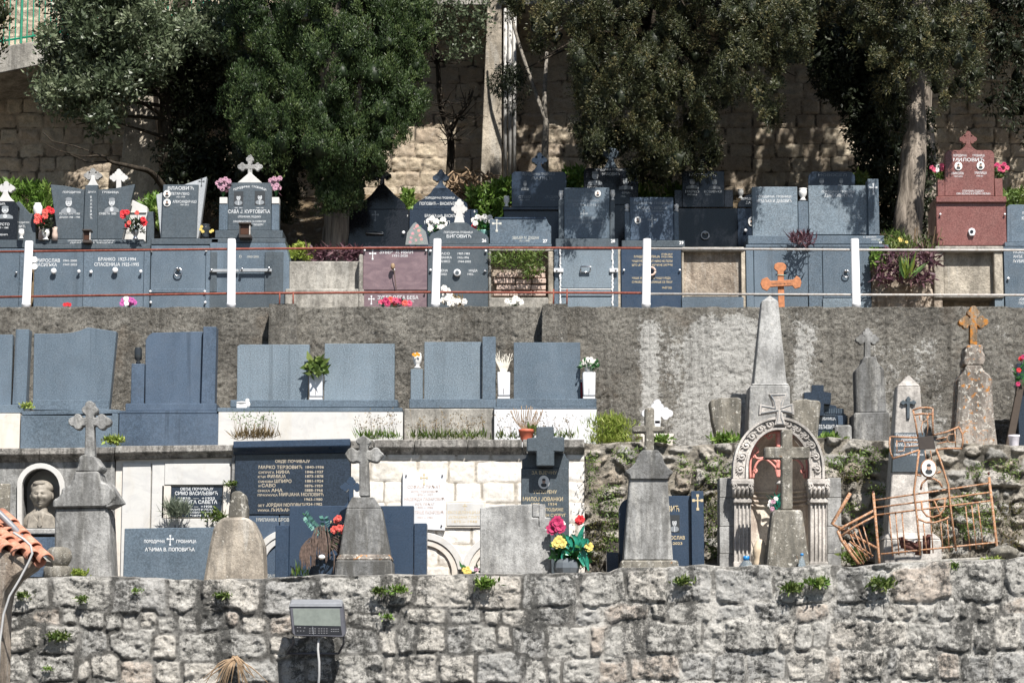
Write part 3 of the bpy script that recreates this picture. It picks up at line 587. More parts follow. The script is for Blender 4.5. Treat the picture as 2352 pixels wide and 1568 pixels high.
def concrete_wall():
    xs = np.arange(-7.6, 7.6, .016); zs = np.concatenate([np.arange(4.1, 6.06, .016), [6.075, 6.088]]); X, Z = np.meshgrid(xs, zs)
    H = .03 * (fbm(X * 7, Z * 7, 41, 5, True) - .5) + .036 * (fbm(X * 26, Z * 30, 43, 3, True) - .5) + .04 * (fbm(X * .8, Z * .8, 44, 2) - .5)
    Zt = Z + (Z > 6.0) * .03 * (fbm(X * 5, X * 0, 47, 4) - .5)
    px = 1176 + X / YW * FPX                      # where along the wall the lime streaks run
    v = (Z - 4.2) / 1.9
    env = .8 * bump01(px, 1490, 22) + 1.05 * bump01(px, 1635, 60) + .8 * bump01(px, 1720, 55) + .85 * bump01(px, 1850, 30) + .3 * bump01(px, 1560, 50)
    env = env + .42 * bump01(px, 2060, 60) * (v < .75) + .5 * bump01(px, 2150, 30) * (v < .8) + .25 * bump01(px, 2320, 40) + .12 * bump01(px, 320, 200) * (v < .6)
    st = .6 * fbm(X * 5, Z * .5, 51, 4) + .4 * fbm(X * 12, Z * 3, 52, 4); env = env * (.15 + 1.7 * st) * np.clip((1.0 - v) * 6, 0, 1)
    V = np.stack([X, YW - H, Zt], -1).reshape(-1, 3); nz, nx_ = X.shape; ii = (np.arange(nz - 1)[:, None] * nx_ + np.arange(nx_ - 1)[None]).ravel(); F = np.stack([ii, ii + 1, ii + nx_ + 1, ii + nx_], 1)
    b = len(V); last = V[-nx_:].copy(); last[:, 1] = YW + .3; low = last.copy(); low[:, 2] = 4.1; V = np.concatenate([V, last, low]); a = b - nx_ + np.arange(nx_ - 1); c_ = b + np.arange(nx_ - 1)
    F = np.concatenate([F, np.stack([a, a + 1, c_ + 1, c_], 1), np.stack([c_, c_ + 1, c_ + 1 + nx_, c_ + nx_], 1)]); E = np.concatenate([env.ravel(), np.zeros(2 * nx_)])
    t = Thing('concrete_wall', 'high brown pebbly concrete retaining wall below the railing', 'wall', 1176, 1010, YW, z=G_MID)
    t.fastm('wall_face', V, F, 'wall_pebble', attrs={'joint': E, 'tint': E})
    for (a0, a1, b0, b1) in ((618, 680, 612, 679), (1246, 1303, 1240, 1306)):
        Yb = YW - .26; p = [P(a0, 703, Yb), P(a1, 703, Yb), P(b1, 1010, Yb), P(b0, 1010, Yb)]
        n = 24; V2, F2 = [], []
        xs2 = np.linspace(0, 1, 26); zs2 = np.linspace(0, 1, 90)
        for zz in zs2:
            for xx in xs2:
                xw = (1 - zz) * (p[3][0] + (p[2][0] - p[3][0]) * xx) + zz * (p[0][0] + (p[1][0] - p[0][0]) * xx); zw = p[3][2] * (1 - zz) + 6.085 * zz
                e = 0 if 0 < xx < 1 else 1; V2.append((xw, Yb, zw))
        V2 = np.array(V2); hh = .025 * (fbm(V2[:, 0] * 14, V2[:, 2] * 14, 61, 4) - .5); V2[:, 1] -= hh
        ii = (np.arange(89)[:, None] * 26 + np.arange(25)[None]).ravel(); F2 = np.stack([ii, ii + 1, ii + 27, ii + 26], 1)
        b = len(V2); L_ = V2[::26].copy(); R_ = V2[25::26].copy(); L_[:, 1] = YW + .02; R_[:, 1] = YW + .02; V2 = np.concatenate([V2, L_, R_]); k = np.arange(89)
        F2 = np.concatenate([F2, np.stack([k * 26, k * 26 + 26, b + k + 1, b + k], 1), np.stack([k * 26 + 25, b + 90 + k, b + 91 + k, k * 26 + 51], 1)])
        tp = [V2[89 * 26], V2[89 * 26 + 25]]; b = len(V2); V2 = np.concatenate([V2, [(tp[0][0], Yb, 6.086), (tp[1][0], Yb, 6.086), (tp[1][0], YW + .02, 6.086), (tp[0][0], YW + .02, 6.086)]]); F2 = np.concatenate([F2, [[b, b + 1, b + 2, b + 3]]])
        t.fastm('buttress', V2, F2, 'wall_pebble', attrs={'joint': np.full(len(V2), .12), 'tint': np.zeros(len(V2))})
concrete_wall()
# back wall -------------------------------------------------------------------------------
YB = 34.5
V, F, A = masonry(-9.6, 9.6, list(np.arange(8.0, 12.6, .022)), YB, lambda z, r: .20 + .05 * r.rand(), lambda x, z, r: .22 + .2 * r.rand(), .006, .018, .040, 77, p=9, wob=.025, jit=.08, res=.02, thick=.4, edgejit=.012)
bw = Thing('stone_wall', 'tall warm square-block stone wall behind the trees', 'wall', 1176, 430, YB, z=8.0)
bw.fastm('masonry', V, F, 'wall_back', attrs=A)
# road deck above, with fascia, soffit and piers
def deck():
    t = Thing('road_deck', 'concrete road deck jutting out over the tall back wall', 'bridge', 300, 200, YB, z=9.)
    Yf = YB - 1.12
    st = [(-300, 215, 155), (0, 168, 108), (125, 142, 88), (290, 99, 66), (440, 72, 40), (700, 40, 0), (1000, 12, -34), (1130, 12, -36), (2700, 10, -40)]
    W = []
    for x, yb, yt in st:
        a, b = P(x, yb, Yf), P(x, yt, Yf); zb_ = a[2] - .10 if x < 1000 else a[2]
        W.append([(a[0], Yf, a[2]), (a[0], Yf, b[2]), (a[0], YB + 3, b[2]), (a[0], YB + 3, zb_), (a[0], YB, zb_)])
    V = [v for q in W for v in q]; F = [list(range(5)), list(range(len(V) - 5, len(V)))] + [[i * 5 + j, i * 5 + (j + 1) % 5, (i + 1) * 5 + (j + 1) % 5, (i + 1) * 5 + j] for i in range(len(W) - 1) for j in range(5)]
    t.raw('slab', V, F, 'concrete', bevel=.01)
    top = [P(x, yt - 6, Yf + .08) for x, yb, yt in st]
    V, F = [], []; hand = []
    for k in range(0, 46):
        x = -60 + k * 13.5; yt = np.interp(x, [q[0] for q in st], [q[2] for q in st]); a = P(x, yt, Yf + .1); b = (a[0], a[1], a[2] + .92)
        tube(V, F, [a, b], .011 if k % 8 else .022, 5); hand.append((a[0], a[1], a[2]))
    for dz in (.08, .92): tube(V, F, [(p[0], p[1], p[2] + dz) for p in hand], .016, 5)
    r = Thing('railing', 'green metal bar railing on the edge of the road deck at top left', 'railing', 60, 100, Yf + .1, z=hand[3][2])
    r.raw('bars', V, F, 'green_paint')
deck()
p = Thing('pier', 'tapering pale concrete pier against the back wall, under the left deck', 'pillar', 320, 425, YB, z=8.4)
p.frustum('shaft', (268, 382, 432), (302, 338, 100), YB, 3.2, 2.3, 'concrete_tan', zbot=7.9)
p = Thing('pier', 'tall square brownish concrete pier beside the white drain pipes', 'pillar', 1128, 432, YB, z=8.4)
p.frustum('shaft', (1099, 1152, 436), (1120, 1152, -4), YB - .95, .6, .5, 'concrete_tan', zbot=7.9)
p.poly('corbel', [(1085, -3), (1152, -3), (1150, 40), (1135, 22), (1115, 6)], YB - 1.1, .5, 'concrete')
p = Thing('drain_pipes', 'pair of pale vertical pipes beside the tall concrete pier', 'pipes', 1172, 430, YB, z=8.6)
for x in (1160, 1171, 1181): p.tubes('pipe', [([P(x, 430, YB - 1.16), P(x + 1, 20, YB - 1.16)], .028)], 'pipe_pale', n=8)
# ================================================================= UPPER ROW OF WALL TOMBS
Y3, YH, YK = 29.6, 29.85, 30.95          # crypt fronts, headstones above them, rear headstones
def tomb(label, x, y=700, Y=Y3, name='family_tomb', cat='tomb', z=G_UP, group=None): return Thing(name, label, cat, x, y, Y, group, z)
def clover(t, xc, yt, yb, yarm, ha, w, r, Y, d, mat, wb=None, name='cross'): return t.poly(name, trefoil(xc, yt, yb, yarm, ha, w, r, wb), Y, d, mat, bevel=.004)
# A leftmost portrait stone
t = tomb('dark headstone at the left edge with etched man and white clover cross on top', 10)
t.poly('headstone', [(-40, 462), (33, 462), (42, 474), (37, 551), (-40, 551)], YH, .10, 'granite_black', zbot=7.0)
t.poly('pedestal_flare', flarebase(12, 438, 463, 5, 22), YH + .01, .09, 'marble_white'); clover(t, 14, 416, 440, 432, 20, 5, 8.5, YH + .02, .07, 'marble_white')
portrait(t, 12, 487, 38, 32, YH, 'etch'); t.text([('ОВИЋ', 2, 471, 5), ('КРСТО', 8, 518, 6), ('1907 – 1980', 6, 525, 4), ('ДИВНИЋ', 6, 541, 4)], YH)
t.box('ledge', -60, 551, 60, 569, YH - .12, .7, 'granite_grey'); t.box('front_panel', -60, 571, 49, 702, Y3, .6, 'granite_slate', zbot=G_UP); t.box('cover_strip', 44, 571, 58, 702, Y3 - .02, .05, 'granite_slate', zbot=G_UP)
studs(t, [(38, 627)], Y3, 3, 'steel')
t = tomb('plain grey sloped slab half hidden behind the leftmost portrait stone', 58, 560, YH + .3); t.poly('headstone', [(26, 470), (44, 462), (68, 490), (82, 491), (82, 558), (26, 558)], YH + .3, .12, 'granite_grey', zbot=6.9)
t.text([('ПОРОДИЧНА', 50, 513, 4), ('ОВИЋ', 46, 523, 6)], YH + .3)
# B open-book headstone
t = tomb('open-book shaped dark headstone with two etched portraits beside red flowers', 210)
t.poly('left_leaf', [(116, 424), (150, 427), (196, 436), (195, 549), (133, 549)], YH, .09, 'granite_grey'); t.poly('right_leaf', [(223, 436), (262, 433), (310, 423), (280, 549), (221, 549)], YH, .09, 'granite_grey')
t.poly('spine', [(196, 425), (224, 425), (223, 549), (191, 549)], YH - .05, .13, 'granite_grey'); t.poly('cross_foot', flarebase(213, 403, 426, 4, 13), YH - .03, .09, 'marble_white'); clover(t, 213, 386, 408, 403, 21, 4, 9, YH - .02, .07, 'stone_pale')
portrait(t, 158, 471, 36, 40, YH, 'etch'); portrait(t, 257, 470, 34, 36, YH, 'etch')
t.text([('ПОРОДИЧНА', 165, 444, 5, 42), ('ГРОБНИЦА', 254, 444, 5, 38), ('ПЕТКО 1874 – 1955', 160, 493, 4.5, 48), ('ДУШАН 1908 – 1944', 160, 501, 4.5, 48), ('САВЕТА 1883', 247, 493, 5, 40)], YH)
t.text([(c_, 209, 455 + 8 * i, 5) for i, c_ in enumerate('ВЛАОВИЋ')], YH - .05); t.text([('ДРАГА', 211, 443, 4)], YH - .05)
t.box('inscribed_base', 82, 549.5, 330, 560, YH - .1, .5, 'granite_grey'); t.text([('СПОМЕНИК ПОДИЖЕ СИН СА СУПРУГОМ', 210, 554, 3, 110), ('ДРАГОМ И ЂЕЦОМ', 210, 559, 3, 100)], YH - .1)
t.box('ledge', 76, 560, 345, 572, YH - .24, .8, 'granite_grey', bevel=.008)
t.box('front_panel', 78, 574, 200, 702, Y3, .6, 'granite_slate', zbot=G_UP); t.box('front_panel', 206, 574, 334, 702, Y3, .6, 'granite_slate', zbot=G_UP); t.box('cover_strip', 191, 573, 214, 702, Y3 - .02, .05, 'granite_slate', zbot=G_UP); t.box('cover_strip', 330, 573, 344, 702, Y3 - .02, .05, 'granite_slate', zbot=G_UP)
t.text([('МИРОСЛАВ', 110, 602, 8, 56), ('ВАСИЉКА', 106, 612, 8, 50), ('1941-2000', 161, 601, 5, 32), ('1947-2025', 161, 610, 5, 32), ('БРАНКО  1927-1994', 269, 599, 8, 88), ('СПАСЕНИЈА 1925-1995', 268, 611, 8, 104)], Y3)
studs(t, [(125, 624), (266, 622)], Y3, 7, 'chrome_white', h=.06, name='knob'); studs(t, [(182, 624), (210, 625), (324, 624)], Y3 - .02, 4)
for y in (596, 612): t.poly('portrait', arc(79, y, 7, 0, 360, 16)[:-1], Y3 - .012, .01, 'white_ceramic', bevel=0)
t = tomb('white marble gabled headstone with clover cross behind the open-book stone', 310, 557, YH + .25, z=6.9)
t.poly('headstone', [(280, 556), (296, 458), (304, 459), (338, 475), (339, 502), (334, 557), (334, 570), (280, 570)], YH + .25, .14, 'marble_white', zbot=6.9); t.box('carved_band', 298, 486, 336, 489, YH + .23, .03, 'marble_warm')
clover(t, 272.5, 388, 440, 408, 21, 5.5, 8, YH + .4, .08, 'marble_white'); t.text([('ЂОКО 1899', 300, 537, 5, 26)], YH + .25, 'letter_blackish')
t = tomb('narrow grey granite post between the white gabled stone and the tilted kite-shaped stone', 346, 560, YH + .2, z=6.9, name='granite_post', cat='post'); t.box('post', 337, 486, 354, 568, YH + .2, .12, 'granite_grey', zbot=6.9)
# C kite-shaped stone
t = tomb('headstone with a dark panel on a pale kite-shaped frame, small black cross at its corner', 412)
t.poly('frame', [(358.5, 448), (375, 441), (475, 406), (456, 548), (369, 548)], YH + .05, .12, 'granite_frame'); t.poly('panel', [(375, 424), (456, 424), (451, 547), (370, 547)], YH, .045, 'granite_grey')
t.text([('ВЛАОВИЋ', 415, 436, 8, 60), ('ПЕТАР-ПЕКО', 414, 448, 6, 42), ('1921-1998', 415, 454, 3.5), ('АЛЕКСАНДАР-АЦО', 424, 466, 6, 56), ('1961-2012', 424, 472, 3.5)], YH); etchcross(t, 463, 419, 17, YH + .05, 'letter_blackish')
portrait(t, 384, 446, 17, 18, YH); portrait(t, 384, 466, 17, 18, YH)
t.box('ledge', 346, 548, 502, 562, YH - .2, .7, 'granite_grey', bevel=.008); t.box('front_panel', 346, 564, 480, 702, Y3, .6, 'granite_slate', zbot=G_UP); t.box('front_joint', 347, 663, 479, 672, Y3 - .012, .02, 'granite_slate')
t.box('cover_strip', 472, 575, 482, 702, Y3 - .02, .03, 'granite_slate', zbot=G_UP)
ring(t, 410, 624, Y3, 9); studs(t, [(349, 577), (474, 577), (346, 670), (471, 670), (347, 695), (472, 695)], Y3, 3)
# D tall stone with white triangle and clover cross
t = tomb('grey family headstone with two framed portraits and a white triangular top bearing a clover cross', 574)
t.box('headstone', 524, 420, 624, 529, YH, .13, 'granite_grey'); t.box('side_pillar', 503, 468, 523, 529, YH - .02, .14, 'granite_slate'); t.box('side_pillar', 623.5, 468, 641, 529, YH - .02, .14, 'granite_slate')
t.box('pillar_cap', 504, 453, 522, 468, YH - .03, .15, 'marble_white'); t.box('pillar_cap', 624, 453, 641, 468, YH - .03, .15, 'marble_white')
t.poly('gable', [(545, 420), (574, 395), (602, 420)], YH + .01, .11, 'marble_white'); clover(t, 574, 355, 402, 383, 29, 5, 9, YH + .03, .06, 'stone_pale')
portrait(t, 548, 456, 22, 34, YH, 'plate'); portrait(t, 597, 455, 24, 34, YH, 'plate')
for i, c_ in enumerate('ПОРОДИЧНА ГРОБНИЦА'):
    if c_ != ' ':
        a = (i - 8.5) / 8.5; t.text([(c_, 574 + a * 36, 431 + a * a * 7, 5)], YH, name='arched_letter')
t.text([('1892  1962', 548, 479, 3), ('1898  1981', 597, 479, 3), ('САВА Ј. КУРТОВИЋА', 572, 490, 8.5, 98), ('СПОМЕНИК ПОДИЖУ', 573, 500, 4.5, 54), ('СИНОВИ И СНАХА СА СУПРУГОМ', 573, 511, 4.5, 76), ('И ЂЕЦОМ', 590, 518, 4.5)], YH)
t.box('base', 494, 529, 649, 547, YH - .1, .5, 'granite_grey'); t.box('ledge', 485, 547, 655, 558, YH - .2, .6, 'granite_grey', bevel=.008); t.poly('plinth', [(482, 558), (655, 558), (664, 595), (664, 702), (482, 702)], Y3 + .03, .5, 'granite_slate', zbot=G_UP)
t.box('front_panel', 484, 575, 649, 672, Y3, .1, 'granite_slate'); t.box('front_panel', 480, 676, 651, 702, Y3, .1, 'granite_grey', zbot=G_UP); t.box('cover_strip', 608, 578, 650, 671, Y3 - .02, .04, 'granite_grey'); t.box('cover_strip', 482, 578, 498, 671, Y3 - .02, .04, 'granite_grey')
t.box('clamp_bar', 482, 618, 548, 625, Y3 - .05, .02, 'aluminium'); t.box('clamp_bar', 550, 617, 624, 624, Y3 - .055, .02, 'aluminium'); studs(t, [(486, 621), (556, 619), (618, 617)], Y3 - .06, 3.5, 'steel')
t.text([('1953-2001', 581, 592, 5), ('О', 552, 592, 6)], Y3, 'letter_pale'); t.text([('24', 555, 571, 6)], YH - .2, 'number_white')
# F planter block
t = Thing('planter_box', 'stepped bare concrete planter box below the big cypress trunk', 'planter', 740, 700, Y3, z=G_UP)
t.box('back_block', 657, 600, 828, 662, Y3 + .12, .9, 'concrete', bevel=.012, zbot=G_UP); t.box('front_block', 654, 663, 836, 702, Y3 - .02, .14, 'concrete', bevel=.015, zbot=G_UP); t.box('side_post', 824, 584, 833, 702, Y3 - .04, .5, 'concrete', bevel=.01, zbot=G_UP)
# I violet granite panels
t = tomb('violet granite crypt front with engraved name and a dried rose hung on it', 905)
t.box('front_panel', 834, 572, 981, 666, Y3, .5, 'granite_violet', bevel=.004); t.box('front_panel', 833, 668, 980, 702, Y3, .5, 'granite_violet', zbot=G_UP); t.box('top_edge', 834, 566, 984, 571, Y3 - .03, .6, 'granite_violet')
t.text([('ЗУБЕР  Л. ИВАН', 910, 582.5, 8.5, 78), ('1931-2020', 919, 590, 5.5, 36)], Y3); etchcross(t, 856, 585, 20, Y3); etchcross(t, 853, 689, 18, Y3)
t.text([('ЗУБЕР ОЛГА БЕБА', 914, 687, 8.5, 95), ('РОЂ. ПЕТКОВИЋ', 925, 694, 4.5)], Y3); studs(t, [(838, 576), (979, 576), (835, 673), (976, 673)], Y3, 2.5)
studs(t, [(904, 620)], Y3, 4, 'chrome_white', name='knob')
r = Thing('dried_rose', 'single dried rose hanging on the violet granite crypt front', 'flower', 903, 615, Y3 - .06)
r.tubes('stem', [(smoothpath([P(903, 610, Y3 - .05), P(906, 628, Y3 - .06), P(908, 648, Y3 - .04), P(910, 664, Y3 - .03)]), .006)], 'dry_brown'); r.lathe('bloom', 902, Y3 - .07, [(2, 619), (5, 615), (5, 609), (3, 605)], 'dry_stem', n=7)
# J gabled stone 26
t = tomb('grey gabled headstone numbered 26 topped by a bright white clover cross', 1054)
t.poly('headstone', [(985.5, 561), (985.5, 544), (992, 536), (1000, 533), (1012, 527), (1028, 517), (1037, 511), (1071, 511), (1080, 518), (1096, 529), (1110, 535), (1118, 540), (1122.5, 547), (1122.5, 561)], YH, .14, 'granite_grey')
clover(t, 1055, 457, 511, 480, 18.5, 6, 8, YH + .03, .07, 'marble_white', wb=12)
t.text([('ПОРОДИЧНА ГРОБНИЦА', 1053, 536, 5, 68), ('БИГОВИЋ', 1054, 546, 7.5, 57)], YH); t.text([('26', 1112, 556, 7.5)], YH, 'number_white', bold=.02)
t.box('ledge', 983, 561, 1123, 570, YH - .22, .7, 'granite_grey'); t.box('front_panel', 982, 571, 1121, 702, Y3, .6, 'granite_grey', zbot=G_UP)
t.text([('ВАСО', 1020, 585, 5.5, 26), ('ЈОВАНКА', 1020, 594, 5.5, 36), ('БРАНКО', 1017, 603, 5.5, 34), ('1907-1983', 1065, 585, 5, 28), ('1915-1996', 1064, 594, 5, 26), ('1944-2002', 1067, 603, 5, 30), ('ЈЕЛЕНА', 1014, 624, 5.5, 30), ('НАДА', 1087, 624, 5.5, 20), ('1956-2022', 1012, 632, 5), ('1955-', 1081, 632, 5)], Y3)
t.poly('wreath_ornament', arc(1050, 626, 8.5, 0, 360, 20)[:-1], Y3 - .05, .045, 'chrome_white', bevel=.01); t.poly('ornament_centre', arc(1050, 626, 4.5, 0, 360, 16)[:-1], Y3 - .055, .02, 'granite_grey', bevel=0)
studs(t, [(989, 577), (1116, 577), (989, 621), (1114, 622)], Y3, 3)
# K 27 slab over broken brick niche
t = tomb('low grey slab numbered 27 with chamfered corner above a broken brick niche', 1195)
t.poly('headstone', [(1125, 560), (1125, 503), (1256, 503), (1259, 512), (1266, 520), (1266, 560)], YH, .14, 'granite_slate'); t.box('top_strip', 1136, 499, 1254, 503, YH - .01, .15, 'granite_navy')
t.text([('ЗВИЈЕР М. ДУШАН', 1207, 549.5, 7, 62), ('1911-1998', 1204, 555, 3.5, 24)], YH, 'letter_pale'); etchcross(t, 1141, 517, 27, YH, 'letter_pale'); t.text([('27', 1252, 557, 7.5)], YH, 'number_white', bold=.02)
t.box('ledge', 1122, 560, 1267, 566, YH - .18, .6, 'granite_slate'); t.box('lintel', 1122, 567, 1271, 577, Y3, .5, 'concrete', bevel=.01)
t.box('niche_jamb', 1259, 577, 1271, 702, Y3, .45, 'concrete_tan', bevel=.012, zbot=G_UP); t.box('niche_jamb', 1122, 577, 1128, 702, Y3, .45, 'concrete', bevel=.01, zbot=G_UP); t.box('niche_fill', 1128, 577, 1259, 702, Y3 + .16, .3, 'rubble_tan', zbot=G_UP); t.box('niche_sill', 1122, 683, 1260, 702, Y3 - .01, .2, 'concrete', bevel=.015, zbot=G_UP)
rb = random.Random(4)
V, F = [], []
for j in range(5):
    y = 610 + j * 14; x = 1134 + (j % 2) * 6
    while x < 1250:
        w_ = 30 + rb.random() * 26; x1 = min(x + w_, 1256)
        if not (j == 0 and x < 1200) and rb.random() > .12 and x1 - x > 12:
            a, b = P(x, y + 12, Y3 + .05), P(x1 - 2, y + 1, Y3 + .05); yy = Y3 + .06 + rb.random() * .05; k = len(V)
            V += [(X, q, Z) for q in (yy, Y3 + .2) for X, Z in ((a[0], a[2]), (b[0], a[2]), (b[0], b[2]), (a[0], b[2]))]; F += [[k, k + 1, k + 2, k + 3], [k + 4, k + 7, k + 6, k + 5], [k, k + 4, k + 5, k + 1], [k + 1, k + 5, k + 6, k + 2], [k + 2, k + 6, k + 7, k + 3], [k + 3, k + 7, k + 4, k]]
        x = x1
t.raw('hollow_bricks', V, F, 'brick_pale', bevel=.006)
# L 28
t = tomb('tall grey slab numbered 28 with oval photo between two posts with white marble vases', 1346)
t.box('headstone', 1296, 431, 1400, 548, YH, .12, 'granite_slate'); t.box('side_post', 1283, 460, 1295, 548, YH + .01, .12, 'granite_grey'); t.box('side_post', 1401, 460, 1412, 548, YH + .01, .12, 'granite_grey')
t.lathe('marble_vase', 1289, YH + .07, vase_prof(6, 438, 460), 'white_ceramic'); t.lathe('marble_vase', 1407, YH + .07, vase_prof(6, 437, 460), 'white_ceramic'); portrait(t, 1373, 445, 14, 16, YH)
t.text([('ПОРОДИЧНА ГРОБНИЦА', 1340, 463, 4, 76), ('ОГЊЕНИ', 1345, 474, 7, 60), ('СПОМЕНИК ПОДИЖУ', 1335, 503, 6, 66), ('СИН САВО СА ФАМИЛИЈОМ', 1345, 513, 4, 80)], YH, 'letter_dim'); etchcross(t, 1341, 494, 22, YH, 'letter_dim')
t.box('base', 1276, 548, 1420, 568, YH - .16, .6, 'granite_grey', bevel=.008); t.text([('28', 1408, 557, 7.5)], YH - .16, 'number_white', bold=.02)
t.box('front_panel', 1273, 569, 1420, 702, Y3 + .02, .5, 'granite_slate', zbot=G_UP); t.box('hatch', 1288, 570, 1406, 662, Y3, .05, 'granite_pale'); t.box('hatch', 1288, 667, 1406, 680, Y3, .05, 'granite_pale'); t.box('hatch', 1288, 683, 1406, 702, Y3, .05, 'granite_pale', zbot=G_UP)
V, F = [], []
for x in (1287, 1407):
    for k in range(26): tube(V, F, [P(x + rb.uniform(-1, 1), 571 + k * 5, Y3 - .004), P(x + rb.uniform(-1, 1), 577 + k * 5, Y3 - .004)], .006 + .006 * rb.random(), 5)
tube(V, F, [P(1288, 565.6 + 98.8, Y3), P(1406, 664.4, Y3)], .006, 5); tube(V, F, [P(1288, 569, Y3 - .01), P(1406, 569, Y3 - .01)], .01, 5)
t.raw('grout_line', V, F, 'number_white')
t.box('clamp', 1272, 616, 1294, 625, Y3 - .03, .02, 'chrome_white'); t.box('clamp', 1400, 616, 1420, 625, Y3 - .03, .02, 'chrome_white'); studs(t, [(1279, 621), (1414, 621)], Y3 - .03, 3, 'steel')
t.tubes('handle', [([P(1335, 612, Y3), P(1335, 612, Y3 - .06), P(1357, 612, Y3 - .06), P(1357, 612, Y3)], .009), ([P(1335, 612, Y3 - .06), P(1333, 625, Y3 - .03)], .007), ([P(1357, 612, Y3 - .06), P(1355, 625, Y3 - .03)], .007), ([P(1333, 625, Y3 - .03), P(1355, 625, Y3 - .03)], .007)], 'steel')
# 29
t = tomb('blue-grey slab numbered 29 with small oval photo and white capped posts', 1498)
t.box('headstone', 1447, 453, 1547, 552, YH, .12, 'granite_blue'); t.box('side_post', 1435, 486, 1447, 552, YH + .01, .12, 'granite_slate'); t.box('side_post', 1548, 486, 1559, 552, YH + .01, .12, 'granite_slate')
for x in (1440.5, 1553.5): t.lathe('post_cap', x, YH + .07, [(5, 486), (5.2, 482), (3.5, 479), (5.6, 477), (5.6, 471), (4, 469)], 'white_ceramic')
portrait(t, 1465, 506, 15, 17, YH); t.text([('ПОРОДИЧНА ГРОБНИЦА', 1498, 469, 5, 90), ('МАШИЋ ИЛИЈА', 1498, 481, 7, 70), ('РОЂ. ДРЖАВИНОВИЋ', 1500, 487, 4, 48)], YH, 'letter_dim'); etchcross(t, 1498, 508, 26, YH, 'letter_dim')
t.box('base', 1428, 552, 1573, 568, YH - .16, .6, 'granite_grey', bevel=.008); t.text([('29', 1565, 561, 7.5)], YH - .16, 'number_white', bold=.02)
t.box('front_panel', 1427, 569, 1565, 702, Y3, .6, 'granite_navy', zbot=G_UP); t.box('edge_strip', 1419, 569, 1426, 702, Y3 + .03, .3, 'concrete_tan', zbot=G_UP)
t.text([('МАШИЋ ИЛИЈА', 1486, 592, 5.5, 60), ('17.VIII-24.IV', 1532, 586, 4.5, 26), ('1913-1996', 1532, 592, 4.5, 26), ('ЧАШУ МЕДА ЈОШТ НИКО НЕ ПОПИ', 1498, 602, 5, 94), ('ШТО ЈЕ ЧАШОМ ЖУЧИ НЕ ЗАГРЧИ', 1498, 611, 5, 94), ('ЧАША ЖУЧИ ИШТЕ ЧАШУ МЕДА', 1496, 641, 5, 90), ('СМИЈЕШАНЕ НАЈЛАКШЕ СЕ ПИЈУ', 1498, 650, 5, 94), ('ЊЕГОШ', 1532, 663, 5, 22)], Y3, 'letter_gold')
studs(t, [(1433, 621), (1561, 621)], Y3, 2.5); t.tubes('ring_ornament', [([P(1496 + 9 * math.cos(a), 623 - 9 * math.sin(a), Y3 - .03) for a in np.linspace(0, 2 * math.pi, 15)], .014)], 'brick_pale')
# rear row
t = tomb('black polished pointed tomb numbered 7 in the shade of the big cypress', 880, 565, YK, z=G_BANK)
t.poly('gable', [(800, 481), (828, 468), (852, 448), (868, 428), (880, 420), (890, 430), (908, 449), (922, 460), (931, 470), (933, 481)], YK, .16, 'granite_black'); clover(t, 878, 390, 424, 404, 21, 5, 8, YK + .03, .07, 'granite_black')
t.box('front_slab', 796, 481, 939, 575, YK - .02, .5, 'granite_black', zbot=G_BANK); t.box('ledge', 798, 590, 905, 605, YK - .25, .3, 'granite_black'); etchcross(t, 862, 496, 20, YK - .02, 'letter_dim'); t.text([('7', 936, 498, 4.5)], YK - .03, 'number_white')
t.tubes('handle', [([P(841, 535, YK), P(841, 535, YK - .08), P(879, 535, YK - .08), P(879, 535, YK)], .018)], 'steel')
t = tomb('dark blue gabled tomb with clover cross and two family names, numbered 6', 1012, 565, YK, z=G_BANK)
t.poly('gable', [(948, 481), (950, 471), (960, 463), (975, 455), (990, 442), (995, 433), (1030, 433), (1038, 440), (1050, 451), (1066, 462), (1073, 468), (1075, 481)], YK, .16, 'granite_blackblue'); t.poly('cross_foot', flarebase(1012, 415, 433, 4, 17), YK + .02, .1, 'granite_blue'); clover(t, 1012.5, 389, 420, 408, 19, 4.5, 8, YK + .03, .08, 'granite_blue')
t.box('front_slab', 940, 481, 1096, 575, YK - .02, .5, 'granite_blackblue', zbot=G_BANK); t.box('side_strip', 1081, 481, 1097, 575, YK - .04, .05, 'granite_blackblue')
t.text([('ПОРОДИЧНА ГРОБНИЦА', 1011, 457, 5, 70), ('ПОПОВИЋ – ВАСИЉЕВИЋ', 1012, 471, 7, 98)], YK); t.text([('БРАНКА рођ. ВАСИЉЕВИЋ', 1021, 499, 7, 92), ('МИХАИЛО П.', 1005, 514, 7, 62)], YK - .02); t.text([('6', 1090, 488, 6)], YK - .04, 'number_white'); studs(t, [(927, 535)], YK - .02, 4, name='bolt')
t = tomb('blue-grey round-cornered headstone with a dark clover cross, standing behind slab 27', 1238, 565, YK, z=G_BANK)
t.poly('headstone', rrect(1175, 394, 1301, 476, 9), YK, .14, 'granite_blackblue'); t.poly('cross_foot', flarebase(1238, 375, 395, 4, 18), YK + .02, .1, 'granite_blackblue'); clover(t, 1239, 350, 382, 368, 18, 4, 9, YK + .03, .08, 'granite_blackblue')
t.box('ledge', 1155, 476, 1300, 482, YK - .1, .5, 'granite_blackblue'); t.box('front_slab', 1157, 483, 1298, 575, YK - .05, .5, 'granite_blackblue', zbot=G_BANK); t.lathe('marble_vase', 1163.5, YK - .02, vase_prof(7, 451, 475), 'white_ceramic')
t.text([('ПОРОДИЧНА ГРОБНИЦА', 1238, 403, 6, 76), ('ЛАЛИЋ', 1244, 413, 7, 50), ('СТЕВО', 1205, 455, 6), ('ЈЕСЕНКА', 1270, 455, 6), ('1931-1999', 1205, 461, 4), ('1934-', 1270, 461, 4)], YK, 'letter_dim')
